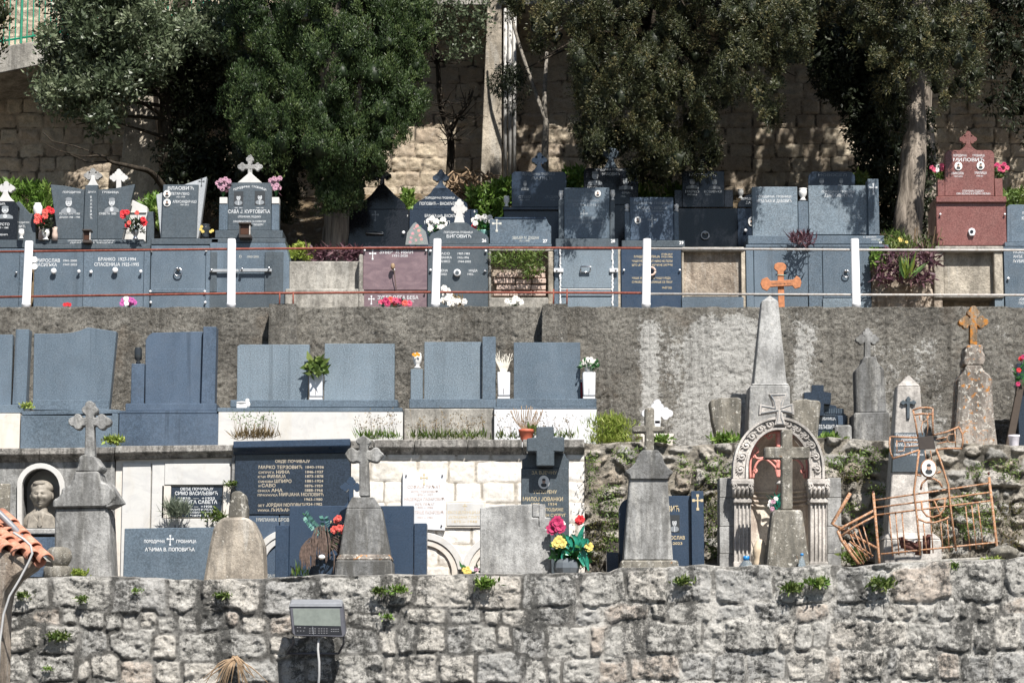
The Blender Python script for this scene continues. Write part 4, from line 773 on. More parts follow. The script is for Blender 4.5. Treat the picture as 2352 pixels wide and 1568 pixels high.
portrait(t, 1206, 426, 18, 24, YK, 'etch')
t = tomb('black polished round-cornered headstone with two etched portraits behind slab 28', 1403, 565, YK, z=G_BANK)
t.poly('headstone', rrect(1341, 386, 1466, 470, 9), YK, .14, 'granite_black'); t.poly('cross_foot', flarebase(1403, 361, 386, 6, 17), YK + .02, .1, 'granite_slate'); clover(t, 1403, 338, 366, 352, 20, 6, 9, YK + .03, .08, 'granite_slate'); t.box('front_slab', 1336, 470, 1472, 575, YK - .05, .5, 'granite_black', zbot=G_BANK)
portrait(t, 1367, 409, 36, 36, YK, 'etch'); portrait(t, 1437, 422, 32, 28, YK, 'etch'); t.text([('ПОРОДИЧНА ГРОБНИЦА', 1402, 392, 5, 72), ('ВЛАОВИЋ', 1403, 403, 7, 42), ('БОЖИДАР', 1368, 434, 6, 38), ('ЗАГАНКА', 1438, 435, 6, 32), ('-БУБА-', 1438, 445, 5), ('1953-', 1432, 453, 4)], YK)
t = tomb('black stepped headstone with two etched busts and a round handle, in tree shade', 1615, 565, YK, z=G_BANK)
t.box('headstone', 1567, 393, 1664, 476, YK, .14, 'granite_black'); t.box('shoulder', 1549, 436, 1567, 476, YK + .01, .14, 'granite_black'); t.box('shoulder', 1664, 436, 1684, 476, YK + .01, .14, 'granite_black'); t.poly('cross_foot', flarebase(1613, 376, 393, 4, 15), YK + .02, .1, 'granite_black'); clover(t, 1613, 352, 380, 366, 17, 4, 8, YK + .03, .08, 'granite_black')
t.box('front_slab', 1552, 478, 1694, 575, YK - .05, .5, 'granite_black', zbot=G_BANK); portrait(t, 1590, 422, 30, 24, YK, 'etch'); portrait(t, 1641, 423, 28, 24, YK, 'etch'); t.text([('МАТОВИЋ', 1614, 405, 6.5, 62), ('МАРКО', 1590, 443, 6, 32), ('КОВИЉКА', 1638, 443, 6, 42), ('1947-2014', 1590, 449, 4), ('1955-', 1626, 449, 4)], YK)
ring(t, 1619, 540, YK - .05, 9, 'chrome_white')
t = tomb('small black pointed tomb with oval photo squeezed left of the wide double slab', 1712, 565, YK, z=G_BANK)
t.poly('gable', [(1694, 476), (1696, 465), (1712, 450), (1735, 440), (1760, 432), (1790, 450), (1800, 476)], YK, .14, 'granite_black'); t.box('front_slab', 1694, 478, 1800, 575, YK - .05, .5, 'granite_blackblue', zbot=G_BANK); t.lathe('marble_vase', 1701, YK + .05, vase_prof(7, 435, 456), 'stone_pale'); portrait(t, 1726, 509, 16, 22, YK - .05); t.text([('ПОРОДИЧНА', 1722, 459, 5, 40), ('ДАКИЋ', 1728, 468, 6)], YK)
studs(t, [(1712, 530)], YK - .05, 4, name='bolt')
t = tomb('black arched headstone with faint portraits behind the wide double slab', 1910, 565, YK, z=G_BANK)
t.poly('headstone', rrect(1856, 394, 1964, 470, 14), YK, .14, 'granite_blackblue'); t.box('front_slab', 1850, 470, 1970, 575, YK - .05, .5, 'granite_blackblue', zbot=G_BANK); t.text([('НОВОСЕЛ', 1912, 405, 6, 66)], YK, 'letter_dim'); portrait(t, 1887, 420, 26, 24, YK, 'etch'); portrait(t, 1932, 420, 20, 24, YK, 'etch')
# S wide double slab
t = tomb('wide double grey slab with a white vase between its halves and a tall right pillar', 1870)
t.box('left_slab', 1728, 429, 1832, 542, YH, .12, 'granite_pale'); t.box('right_slab', 1857.5, 426, 1993, 539, YH, .12, 'granite_pale'); t.box('middle_post', 1833.5, 462, 1857, 540, YH + .01, .12, 'granite_slate'); t.box('tall_pillar', 1994, 411, 2019, 539, YH - .06, .2, 'granite_slate')
t.lathe('marble_vase', 1844, YH + .07, vase_prof(10, 433, 461), 'white_ceramic'); etchcross(t, 2006, 434, 24, YH - .06, 'letter_white')
t.text([('ПОРОДИЧНА  ГРОБНИЦА', 1778, 454, 5, 82), ('НЕЂЕЉКА И. ДАБОВИЋ', 1778, 465, 7, 82), ('ПОРОДИЧНА ГРОБНИЦА', 1926, 443, 5, 78), ('ДАБОВИЋА', 1926, 452, 7, 66), ('1965', 1981, 538, 4)], YH)
t.box('base', 1718, 541, 2031, 561, YH - .12, .6, 'granite_slate', bevel=.008); t.text([('К. ДАБОВИЋ', 1998, 546, 3.5), ('МОСТАР', 2012, 552, 3.5)], YH - .12); t.text([('33', 2022, 559, 5)], YH - .12, 'number_white', bold=.02)
t.box('ledge', 1713, 562, 2041, 568, YH - .24, .8, 'granite_slate', bevel=.006); t.box('front_panel', 1714, 569, 1731, 702, Y3, .5, 'granite_slate', zbot=G_UP); t.box('front_panel', 1732, 569, 1856, 680, Y3, .5, 'granite_slate'); t.box('front_panel', 1732, 681, 1856, 702, Y3, .5, 'granite_slate', zbot=G_UP); t.box('front_panel', 1857, 569, 1889, 702, Y3 - .01, .5, 'granite_slate', zbot=G_UP); t.box('front_panel', 1890, 569, 2000, 684, Y3, .5, 'granite_slate')
t.box('lower_strip', 1890, 685, 2002, 702, Y3 - .04, .5, 'granite_pale', zbot=G_UP); ring(t, 1943, 628, Y3, 8)
t = Thing('wooden_cross', 'varnished orange wooden grave cross leaning on the double slab', 'cross', 1795, 700, Y3 - .35, z=G_UP)
t.poly('beam', [(1746.5 + 0, 651), (1750, 641), (1762, 636), (1770, 645), (1822, 642), (1830, 633), (1838, 639), (1841, 649), (1838, 660), (1826, 663), (1820, 656), (1770, 659), (1762, 668), (1751, 663)], Y3 - .36, .03, 'wood_orange')
t.poly('upright', [(1786, 623), (1778, 617), (1779, 607), (1786, 603), (1796, 603), (1800, 604), (1806, 610), (1806, 618), (1800, 624), (1803, 702), (1788, 702)], Y3 - .33, .035, 'wood_orange', zbot=G_UP); t.text([('ДАБОВИЋ 2021', 1795, 653, 3, 50)], Y3 - .36, 'dry_brown'); t.tubes('string', [([P(1785, 631, Y3 - .34), P(1805, 632, Y3 - .34)], .004)], 'teal_vase')
# U rough plaster niche
t = tomb('empty tomb bay filled with rough beige plaster above a thin granite strip', 1640)
t.box('lintel', 1566, 567, 1710, 577, Y3 - .02, .6, 'concrete', bevel=.012); t.box('niche_jamb', 1566, 577, 1571, 690, Y3, .5, 'concrete_tan'); t.box('niche_jamb', 1703, 577, 1712, 702, Y3, .5, 'concrete_tan', zbot=G_UP); t.box('plaster_fill', 1571, 577, 1703, 681, Y3 + .08, .3, 'rubble_tan', bevel=0); t.box('granite_strip', 1566, 682, 1708, 702, Y3 - .03, .5, 'granite_slate', zbot=G_UP)
# V flower mound
t = Thing('retaining_block', 'rough beige plastered block under purple trailing plants and an agave', 'wall', 2080, 700, Y3, z=G_UP)
g = np.stack(np.meshgrid(np.linspace(2001, 2158, 70), np.linspace(702, 590, 60)), -1).reshape(-1, 2); V = PV(g[:, 0], g[:, 1], np.full(len(g), Y3 + .1)); V[:, 1] -= .16 * (fbm(V[:, 0] * 5, V[:, 2] * 5, 91, 5) - .3) + .08 * (fbm(V[:, 0] * 16, V[:, 2] * 16, 92, 3) - .5); V[:70, 2] = G_UP
ii = (np.arange(59)[:, None] * 70 + np.arange(69)[None]).ravel(); F = np.stack([ii, ii + 1, ii + 71, ii + 70], 1); b = len(V); tp = V[59 * 70:].copy(); tp[:, 1] = Y3 + 1.3; V = np.concatenate([V, tp]); k = np.arange(69); F = np.concatenate([F, np.stack([59 * 70 + k, 59 * 70 + k + 1, b + k + 1, b + k], 1)])
t.fastm('face', V, F, 'rubble_tan', smooth=True)
# W red granite tomb
t = tomb('red granite family tomb with clover cross, two oval photos and pink flowers at both sides', 2228)
t.poly('headstone', rrect(2170, 345, 2284, 451, 12), YH, .14, 'granite_red', bevel=.008); t.poly('cross_foot', flarebase(2224, 328, 346, 5, 21), YH + .03, .08, 'granite_red'); clover(t, 2224, 301, 334, 320, 20, 5, 9, YH + .035, .07, 'granite_red')
t.box('side_post', 2154, 413, 2171, 451, YH + .01, .13, 'granite_red'); t.box('side_post', 2285, 410, 2303, 451, YH + .01, .13, 'granite_red'); t.box('ledge', 2150, 451, 2312, 465, YH - .1, .5, 'granite_red', bevel=.01); t.box('body', 2151, 466, 2311, 564, YH - .06, .6, 'granite_red', bevel=.006)
t.text([('ПОРОДИЧНА', 2205, 360, 5.5, 32), ('ГРОБНИЦА', 2248, 360, 5.5, 28), ('МИЛОВИЋ', 2225, 371, 8, 72), ('НИКОЛА', 2200, 401, 6, 28), ('МИЛИЦА', 2253, 400, 6, 28), ('1937-2022', 2201, 407, 3.5), ('1940-20', 2250, 406, 3.5), ('СПОМЕНИК ПОДИЖУ', 2235, 441, 4.5, 50), ('СИН ЖЕЉКО И КЋЕРКА ЖЕЉКА', 2236, 447, 4.5, 80)], YH)
portrait(t, 2201, 382, 18, 20, YH); portrait(t, 2252, 381, 18, 20, YH)
t.poly('handle_plate', [(2224, 531), (2226, 526), (2232, 523), (2239, 526), (2241, 532), (2238, 541), (2228, 541)], YH - .10, .04, 'chrome_white'); t.poly('handle_hole', arc(2232, 532, 4, 0, 360, 12)[:-1], YH - .105, .01, 'granite_black', bevel=0); studs(t, [(2159, 493), (2307, 493)], YH - .06, 2.5)
t.box('lintel', 2148, 565, 2306, 578, Y3 - .03, .6, 'concrete', bevel=.015); t.box('niche_jamb', 2146, 578, 2168, 683, Y3, .5, 'plaster', bevel=.01); t.box('niche_jamb', 2284, 578, 2304, 683, Y3, .5, 'plaster', bevel=.01); t.box('plaster_fill', 2168, 578, 2284, 683, Y3 + .1, .3, 'plaster'); t.box('sill', 2146, 676, 2306, 684, Y3 - .03, .4, 'concrete', bevel=.012)
t.box('opening_back', 2166, 684, 2284, 702, Y3 + .35, .1, 'concrete_tan', zbot=G_UP); t.box('foot_jamb', 2146, 684, 2165, 702, Y3, .4, 'rubble_tan', zbot=G_UP); t.box('foot_jamb', 2285, 684, 2306, 702, Y3, .4, 'granite_pale', zbot=G_UP)
# X right edge tomb
t = tomb('slate tomb cut by the right edge of the view, next to the red granite tomb', 2340)
t.poly('headstone', rrect(2313, 470, 2460, 556, 8), YH, .14, 'granite_slate'); t.box('ledge', 2308, 556, 2480, 566, YH - .2, .7, 'granite_slate'); t.box('front_panel', 2307, 567, 2480, 702, Y3, .6, 'granite_slate', zbot=G_UP); t.text([('ПОРОДИЧНА', 2368, 492, 5.5, 40), ('КОВАЧ', 2362, 505, 8, 30)], YH); t.text([('РАЈКО', 2340, 582, 6, 26), ('АНЂЕ', 2338, 592, 6, 22), ('ЉУБИЦА', 2344, 603, 7, 36), ('ЈОВО', 2350, 690, 6, 20), ('ГОСПАВА', 2352, 699, 6, 24)], Y3); studs(t, [(2315, 640)], Y3, 3)
# railing on the wall
YL = 28.42
t = Thing('railing', 'white posts joined by rusty and grey pipes along the concrete wall top', 'railing', 1176, 700, YL, z=6.1)
for i, (xt, xb) in enumerate(((67, 60), (532, 531), (1004.5, 1000), (1486, 1484), (1963, 1967))):
    yt = 549 if i else 554
    pts = [(10, 709), (10, 702), (10.8, 701), (10.8, 697), (9.7, 696), (9.7, yt + 2), (8.5, yt), (4, yt - .5)]; 
    c = []; V, F = [], []; k = MPP(YL); n = 20
    for r_, y in pts:
        f = (y - yt) / (700 - yt); p = P(xt + (xb - xt) * f, y, YL)
        for q in range(n): a = 2 * math.pi * q / n; V.append((p[0] + r_ * k * math.cos(a), YL + r_ * k * math.sin(a), p[2]))
    for j in range(len(pts) - 1):
        for q in range(n): F.append([j * n + q, j * n + (q + 1) % n, (j + 1) * n + (q + 1) % n, (j + 1) * n + q])
    F += [list(range(n)), list(range(7 * n, 8 * n))]
    t.raw('post', V, F, 'paint_white', smooth=False, bevel=0)
    t.e.children[-1].data.polygons.foreach_set('use_smooth', [len(p.vertices) == 4 for p in t.e.children[-1].data.polygons])
for ys in ((579, 572, 569, 570), (683, 674, 671, 673)):
    xs = (-60, 530, 1000, 1484)
    t.tubes('rail', [([P(x, y, YL + .03) for x, y in zip(xs, ys)], .014)], 'rail_rust', n=8, label='rusty reddish pipe rail')
for ys in ((571, 574, 575), (675, 677, 678)): t.tubes('rail', [([P(x, y, YL + .03) for x, y in zip((1484, 1965, 2500), ys)], .014)], 'rail_grey', n=8, label='pale grey pipe rail')
for i, (x, yt, lb) in enumerate(((642, 670, 'thin rusty rod by the concrete planter, the left one of the pair'), (673, 670, 'thin rusty rod by the concrete planter, the right one of the pair'), (1271, 664, 'thin rusty rod at the lower rail just left of the panel below slab 28'), (1302, 664, 'thin rusty rod at the lower rail in front of the panel below slab 28'))):
    r = Thing('iron_rod', lb, 'rod', x, 700, YL + .02, 'rusty rods at the railing', z=6.05); r.tubes('rod', [([P(x, 706, YL + .02), P(x + .5, yt, YL + .02)], .009)], 'rail_rust')
# ================================================================= MIDDLE ROW
Y2, Y2H = 26.95, 27.3
def tomb2(label, x, y=1020, Y=Y2, name='family_tomb', cat='tomb', z=G_MID): return Thing(name, label, cat, x, y, Y, None, z)
t = tomb2('blank slate slab and side pillar on white marble block, cut by the left edge', 10)
t.box('headstone', -60, 768, 27, 930, Y2H, .12, 'granite_slate'); t.poly('side_pillar', [(36, 756), (67, 756), (59, 929), (28, 929)], Y2H - .07, .18, 'granite_slate'); t.box('base', -60, 929, 54, 948, Y2H - .2, .5, 'granite_slate'); t.box('front_block', -60, 949, 45, 1026, Y2, .7, 'marble_warm', zbot=G_MID)
t = tomb2('large blank slate slab with a wavy peaked top, leaning back a little', 165)
t.poly('headstone', [(78, 766), (130, 766), (164, 764), (184, 759), (200, 752), (206, 752), (267.5, 761), (250, 941), (75, 941)], Y2H, .14, 'granite_slate', bevel=.006); t.box('seam_base', 75, 918, 250, 941, Y2H - .01, .05, 'granite_slate', bevel=.003)
t.poly('ledge', [(50, 944), (240, 939), (276, 941), (276, 949), (50, 953)], Y2H - .32, .8, 'granite_slate'); t.box('front_panel', 47, 954, 258, 1026, Y2, .7, 'granite_slate', zbot=G_MID); t.box('cover_strip', 256, 950, 271, 1026, Y2 - .01, .7, 'granite_slate', zbot=G_MID)
t = tomb2('blank navy slab with one rounded corner, tall pillar and dark urn on its post', 390)
t.poly('headstone', [(333, 928), (334, 782), (340, 771), (350, 764), (466, 761), (462, 928)], Y2H, .14, 'granite_blue', bevel=.006); t.poly('tall_pillar', [(467, 750), (497, 750), (493, 927), (462, 927)], Y2H - .08, .2, 'granite_blue'); t.box('side_post', 301, 835, 331, 927, Y2H - .02, .16, 'granite_blue')
t.lathe('urn', 317.5, Y2H + .06, [(5, 835), (6, 832), (3, 829), (8, 825), (9, 820), (9, 804), (7.5, 800), (8, 798.5), (4, 798)], 'urn_dark'); t.box('base', 288, 926, 497, 943, Y2H - .2, .5, 'granite_blue'); t.box('ledge', 275, 943, 498, 949, Y2H - .33, .8, 'granite_blue'); t.box('front_panel', 273, 950, 501, 1026, Y2, .7, 'granite_blue', zbot=G_MID)
t = tomb2('pair of blank square slate slabs on a long white marble base', 700)
t.poly('left_slab', [(545, 795), (552, 791), (711, 791), (706, 920), (544, 920)], Y2H, .12, 'granite_pale', bevel=.004); t.box('right_slab', 745, 789, 906, 920, Y2H, .12, 'granite_pale', bevel=.004); t.box('base', 529, 918, 914, 935, Y2H - .14, .4, 'granite_slate'); t.box('ledge', 499, 936, 924, 945, Y2H - .33, .9, 'granite_slate'); t.box('front_panel', 501, 946, 925, 1026, Y2, .7, 'marble_white', zbot=G_MID)
t = tomb2('blank slate slab with white urn on a short post over rough concrete', 1040)
t.box('headstone', 974.5, 785, 1107, 917, Y2H, .12, 'granite_pale', bevel=.004); t.box('side_post', 943, 847, 971, 917, Y2H, .14, 'granite_pale'); t.box('tall_pillar', 1108, 773, 1138.5, 916, Y2H - .08, .2, 'granite_slate'); t.box('base', 940, 916, 1139, 937, Y2H - .14, .5, 'granite_slate'); t.box('front_block', 928, 938, 1135, 1026, Y2 + .05, .7, 'concrete', bevel=.012, zbot=G_MID)
t.lathe('white_urn', 958.5, Y2H + .07, [(7, 846), (8, 843), (4, 840), (7, 836), (10, 828), (10.5, 818), (9, 816), (10, 813), (8, 811)], 'white_ceramic')
t = tomb2('blank square slate slab between two white marble vases on a pale marble block', 1256)
t.box('headstone', 1180, 786, 1333, 917, Y2H, .12, 'granite_slate', bevel=.004); t.box('base', 1140, 915, 1370, 934, Y2H - .14, .5, 'granite_slate'); t.box('ledge', 1134, 934, 1371, 939, Y2H - .35, .9, 'granite_slate'); t.box('front_block', 1135, 940, 1371, 1026, Y2 - .03, .9, 'marble_clean', zbot=G_MID)
def square_vase(label, x0, x1, y0, y1, Y):
    v = Thing('marble_vase', label, 'vase', (x0 + x1) / 2, y1, Y, 'square white marble vases of the middle row'); xm = (x0 + x1) / 2
    v.frustum('body', (x0 + 2, x1 - 1, y1 - 8), (x0, x1, y0), Y, .16, .17, 'marble_clean'); v.box('foot', x0 + 1, y1 - 6, x1 - 1, y1, Y - .085, .17, 'marble_clean'); v.tubes('stain', [([P(xm, (y0 + y1) / 2 + 6, Y - .0875), P(xm, y1 - 12, Y - .0875)], .002)], 'dry_brown')
square_vase('square white marble vase with green leaves between the pair of square slabs', 709, 741, 856, 918, Y2H - .02)
square_vase('square white marble vase with dry white twigs, right of the tall pillar slab', 1142, 1172, 854, 916, Y2H - .06)
square_vase('square white marble vase under the white flower pot', 1338, 1368, 854, 916, Y2H - .06)
v = Thing('grave_candle', 'dark red grave candle behind the rightmost square marble vase', 'candle', 1335, 916, Y2H + .05); v.lathe('glass', 1335, Y2H + .05, [(5, 916), (6, 912), (6, 882), (4, 876), (2, 874)], 'candle_red'); v.lathe('lid', 1335, Y2H + .05, [(5, 878), (5, 874), (2, 871)], 'steel')
# angel figurine
v = Thing('angel_figurine', 'small white angel figurine beside an open book on the long tomb ledge', 'figurine', 556, 936, Y2H - .25)
def blob(t, name, x, y, Y, rx, ry, rz, mat, parent=None, seg=12):
    bm = bmesh.new(); bmesh.ops.create_uvsphere(bm, u_segments=seg, v_segments=seg, radius=1); k = MPP(Y); c_ = P(x, y, Y)
    V = [(c_[0] + q.co.x * rx * k, Y + q.co.y * ry * k, c_[2] + q.co.z * rz * k) for q in bm.verts]; bm.verts.index_update(); F = [[q.index for q in f.verts] for f in bm.faces]; bm.free(); return t.raw(name, V, F, mat, parent, smooth=True)
blob(v, 'head', 568, 920, Y2H - .25, 5, 5, 5.2, 'white_ceramic'); blob(v, 'body', 569, 929, Y2H - .25, 6, 6, 8, 'white_ceramic'); blob(v, 'book', 555, 924, Y2H - .27, 13, 5, 2.6, 'white_ceramic'); blob(v, 'stand', 554, 931, Y2H - .25, 11, 6, 6, 'white_ceramic'); v.box('book_block', 543, 926, 566, 937, Y2H - .28, .1, 'white_ceramic')
# terracotta pot
v = Thing('flower_pot', 'red plastic flower pot with dead twigs on the ledge below the square slab', 'pot', 1209, 1008, Y2 - .5, z=G_MID); v.lathe('pot', 1209, Y2 - .5, [(12, 1014), (12.5, 1010), (16, 993), (18, 992), (18, 986), (16, 986), (14, 990)], 'terracotta_pot')
# dried up plaque
# ----- right half of the middle row
t = Thing('white_cross', 'bright white marble clover cross on a low plinth behind the grey stone cross', 'cross', 1507, 1024, 27.25, z=G_MID)
t.poly('cross', trefoil(1510, 917, 972, 949, 36, 7.5, 13.5), 27.3, .1, 'marble_clean', bevel=.006, zbot=None); t.box('shaft', 1503.5, 965, 1517, 998, 27.3, .1, 'marble_clean'); t.poly('plinth', [(1462, 995), (1546, 995), (1549, 999), (1546, 1003), (1544, 1028), (1478, 1028), (1476, 1003), (1462, 1001)], 27.15, .3, 'marble_warm', zbot=G_MID)
t = Thing('obelisk', 'tall grey stone obelisk with a pointed tip behind the shrine', 'obelisk', 1768, 1000, 27.5, z=G_MID)
t.frustum('shaft', (1732, 1807, 882), (1749.8, 1787.6, 692), 27.5, .37, .2, 'stone_pale', bevel=.008); t.frustum('tip', (1749.8, 1787.6, 692), (1767, 1770, 679.5), 27.5, .2, .02, 'stone_pale', bevel=.003)
t.frustum('pedestal', (1716, 1818, 1005), (1723, 1814, 885), 27.5, .5, .44, 'stone_pale', zbot=G_MID); t.box('collar', 1727, 880, 1812, 886, 27.5 - .215, .43, 'stone_pale', bevel=.012)
t = Thing('stone_block', 'broken flared stone block standing left of the tall obelisk', 'stone', 1668, 1015, 27.0, z=G_MID); t.poly('block', [(1631, 921), (1636, 917), (1650, 916), (1652, 913), (1694, 912), (1703, 916), (1702, 960), (1699, 1010), (1696, 1030), (1650, 1030), (1645, 1000), (1637, 965)], 27.0, .3, 'stone_spotted', bevel=.02, zbot=G_MID)
t = Thing('stone_block', 'broken flared stone block standing right of the tall obelisk', 'stone', 1855, 1015, 27.0, z=G_MID); t.poly('block', [(1818, 921), (1840, 917), (1850, 915), (1862, 918), (1880, 919), (1886, 923), (1880, 985), (1875, 1030), (1826, 1030)], 27.0, .3, 'stone_spotted', bevel=.02, zbot=G_MID)
t = Thing('family_tomb', 'dark blue stepped tomb with a plain stepped cross, right of the obelisk', 'tomb', 1905, 1012, 27.6, z=G_MID)
t.poly('cross', [(1864, 884), (1892, 884), (1892, 899), (1909, 902), (1908, 929), (1893, 928), (1892, 955), (1863, 955), (1863, 920), (1846, 918), (1846, 901), (1864, 900)], 27.55, .12, 'granite_blackblue'); t.poly('stepped_slab', [(1860, 940), (1880, 940), (1880, 925), (1920, 931), (1922, 937), (1938, 938), (1938, 948), (1947, 956), (1947, 1015), (1860, 1015)], 27.62, .14, 'granite_blackblue', zbot=G_MID)
V, F = [], []
for i in range(11): x = 1897 + i * 4; tube(V, F, [P(x, 949, 27.615), P(x, 937 + abs(i - 5) * .6, 27.615)], .006, 5)
tube(V, F, [P(1874, 953, 27.615), P(1918, 953, 27.615), P(1918, 985, 27.615), P(1875, 985, 27.615)], .004, 4); t.raw('relief', V, F, 'granite_slate'); t.text([('ГРОБНИЦА', 1898, 964, 6, 44), ('ПИШТЕЉЕВИЋА', 1893, 984, 9, 62)], 27.62)
t.poly('side_ornament', [(1923, 954), (1944, 954), (1941, 976), (1925, 976)], 27.6, .05, 'granite_blue'); t.box('plinth', 1862, 988, 1945, 1015, 27.56, .2, 'granite_blackblue', zbot=G_MID)
t = Thing('stone_block', 'small squarish grey stone block between the stepped blue tomb and the dark stele', 'stone', 1938, 1010, 26.9, z=G_MID); t.box('block', 1919, 975, 1957, 1030, 26.8, .22, 'stone_grey', bevel=.02, zbot=G_MID)
t = Thing('stele', 'dark grey shouldered stone stele crowned by a small clover cross', 'stele', 2001, 1010, 27.4, z=G_MID)
t.poly('cross', trefoil(1993, 753, 822, 779, 27, 6.5, 10), 27.4, .1, 'stone_grey', bevel=.008); t.poly('body', [(1968, 948), (1965, 850), (1972, 842), (1979, 834), (1984, 819), (2013, 819), (2016, 832), (2024, 840), (2031, 848), (2037, 946)], 27.3, .26, 'stone_dark', bevel=.012); t.poly('base', [(1962, 947), (2043, 945), (2048, 1015), (1960, 1015)], 27.2, .42, 'stone_dark', bevel=.018, zbot=G_MID)
t = Thing('stele', 'brown lichen-spotted stele topped by an orange lichen covered cross', 'stele', 2238, 1022, 27.2, z=G_MID)
t.poly('cross', trefoil(2236.5, 702, 795, 739, 34, 8, 13), 27.25, .1, 'stone_orange', bevel=.008); t.poly('cap', [(2216, 838), (2214, 828), (2218, 815), (2216, 804), (2220, 801), (2220, 792), (2257, 791), (2258, 801), (2256, 806), (2263, 815), (2263, 828), (2258, 838)], 27.15, .3, 'stone_lichen', bevel=.015)
t.poly('body', [(2190, 1045), (2197, 960), (2203, 870), (2208, 860), (2216, 853), (2219, 838), (2256, 838), (2260, 852), (2272, 858), (2279, 870), (2284, 960), (2294, 1045)], 27.1, .34, 'stone_lichen', bevel=.02, zbot=G_MID)
t = Thing('plank', 'dark leaning wooden plank at the right edge, beside the lichen stele', 'plank', 2320, 1000, 27.5, z=G_MID); t.poly('plank', [(2340, 870), (2356, 870), (2322, 1010), (2304, 1010)], 27.5, .06, 'wood_dark', zbot=G_MID)
t = Thing('family_tomb', 'dark tomb at the very right edge with red flowers, behind the leaning plank', 'tomb', 2356, 1010, 27.7, z=G_MID); t.box('slab', 2338, 834, 2440, 1020, 27.7, .15, 'granite_blackblue', zbot=G_MID); t.box('ledge', 2336, 880, 2440, 886, 27.62, .2, 'granite_pale')
t = Thing('plastic_tub', 'white plastic tub with a rim standing on the rubble wall at the right', 'bucket', 2329, 1030, 26.5, z=G_MID); t.lathe('tub', 2329, 26.5, [(10, 1032), (10.5, 1031), (12.5, 1004), (13.5, 1003), (13.5, 999), (12.5, 999), (11, 1003)], 'plastic_white')

# ================================================================= BOTTOM ROW
# bust in the niche
YBU = YC + .05
v = Thing('bust', 'dark bronze bust of a man in jacket and tie, in the arched white niche', 'bust', 91, 1212, YBU)
def bust():
    bm = bmesh.new(); bmesh.ops.create_uvsphere(bm, u_segments=40, v_segments=32, radius=1); k = MPP(YBU); rx, ry, rz = 25 * k, 29 * k, 33 * k; c_ = np.array(P(96, 1138, YBU))
    def g(x, z, cx, cz, sx, sz): return math.exp(-((x - cx) / sx) ** 2 - ((z - cz) / sz) ** 2)
    for q in bm.verts:
        x, y, z = q.co; f = max(0, -y); w_ = 1 - .28 * max(0, -z) ** 1.5 - (.06 if z > .2 else 0)
        d = .0
        d += .30 * g(x, z, 0, -.14, .11, .13) + .16 * g(x, z, 0, .05, .07, .22)        # nose
        d -= .24 * g(x, z, .32, .08, .15, .08) + .24 * g(x, z, -.32, .08, .15, .08)      # eye sockets
        d += .10 * g(x, z, .32, .06, .08, .045) + .10 * g(x, z, -.32, .06, .08, .045)
        d += .15 * g(x, z, .3, .23, .2, .05) + .15 * g(x, z, -.3, .23, .2, .05)          # brows
        d += .10 * g(x, z, 0, -.41, .2, .045) - .13 * g(x, z, 0, -.48, .22, .03) + .10 * g(x, z, 0, -.55, .18, .05) + .18 * g(x, z, 0, -.82, .22, .14)   # lips, chin
        d += .10 * g(x, z, .5, -.15, .2, .15) + .10 * g(x, z, -.5, -.15, .2, .15) - .06 * g(x, z, .45, -.45, .12, .12) - .06 * g(x, z, -.45, -.45, .12, .12)
        d *= min(1, f * 1.8)
        hair = .06 if (z > .42 + .12 * x or (y > .1 and z > -.35)) else 0
        if hair: hair += .02 * math.sin(x * 9 + z * 6 + 2 * y)
        s_ = 1 + hair; q.co = (x * w_ * s_, y * s_ - d * 1.1, z * s_)
    V = [(c_[0] + q.co.x * rx, YBU + q.co.y * ry, c_[2] + q.co.z * rz) for q in bm.verts]; bm.verts.index_update(); F = [[q.index for q in f.verts] for f in bm.faces]; bm.free()
    n0 = len(V)
    # neck, shoulders as stacked ellipses joined under the head
    rows = [(17, 15, 1150), (15, 14, 1166), (18, 16, 1174), (29, 17, 1181), (36, 17, 1190), (37.5, 16, 1202), (36, 15, 1213)]
    n = 28
    for a_, b_, y in rows:
        p_ = P(91 if y > 1170 else 94, y, YBU)
        for i in range(n): th = 2 * math.pi * i / n; V.append((p_[0] + a_ * k * math.cos(th), YBU + b_ * k * math.sin(th), p_[2]))
    for j in range(len(rows) - 1):
        for i in range(n): F.append([n0 + j * n + i, n0 + j * n + (i + 1) % n, n0 + (j + 1) * n + (i + 1) % n, n0 + (j + 1) * n + i])
    F.append([n0 + (len(rows) - 1) * n + i for i in range(n)]); v.raw('body', V, F, 'bronze', smooth=True)
    blob(v, 'hair', 97.5, 1121, YBU + .022, 27, 28, 19, 'bronze', seg=20); blob(v, 'forelock', 90, 1110, YBU - .07, 15, 10, 7, 'bronze')
    for sx in (-1, 1):
        p_ = P(96 + sx * 24, 1139, YBU); blob(v, 'ear', 96 + sx * 24.5, 1140, YBU + .01, 3, 4, 7, 'bronze')
    v.poly('jacket', [(74, 1178), (90, 1200), (104, 1178), (122, 1184), (128, 1213), (62, 1213), (64, 1184)], YBU - .088, .03, 'bronze', bevel=.008); v.poly('tie', [(87, 1181), (95, 1181), (94, 1188), (97, 1206), (90, 1212), (85, 1206), (88, 1188)], YBU - .105, .03, 'bronze', bevel=.006)
bust()
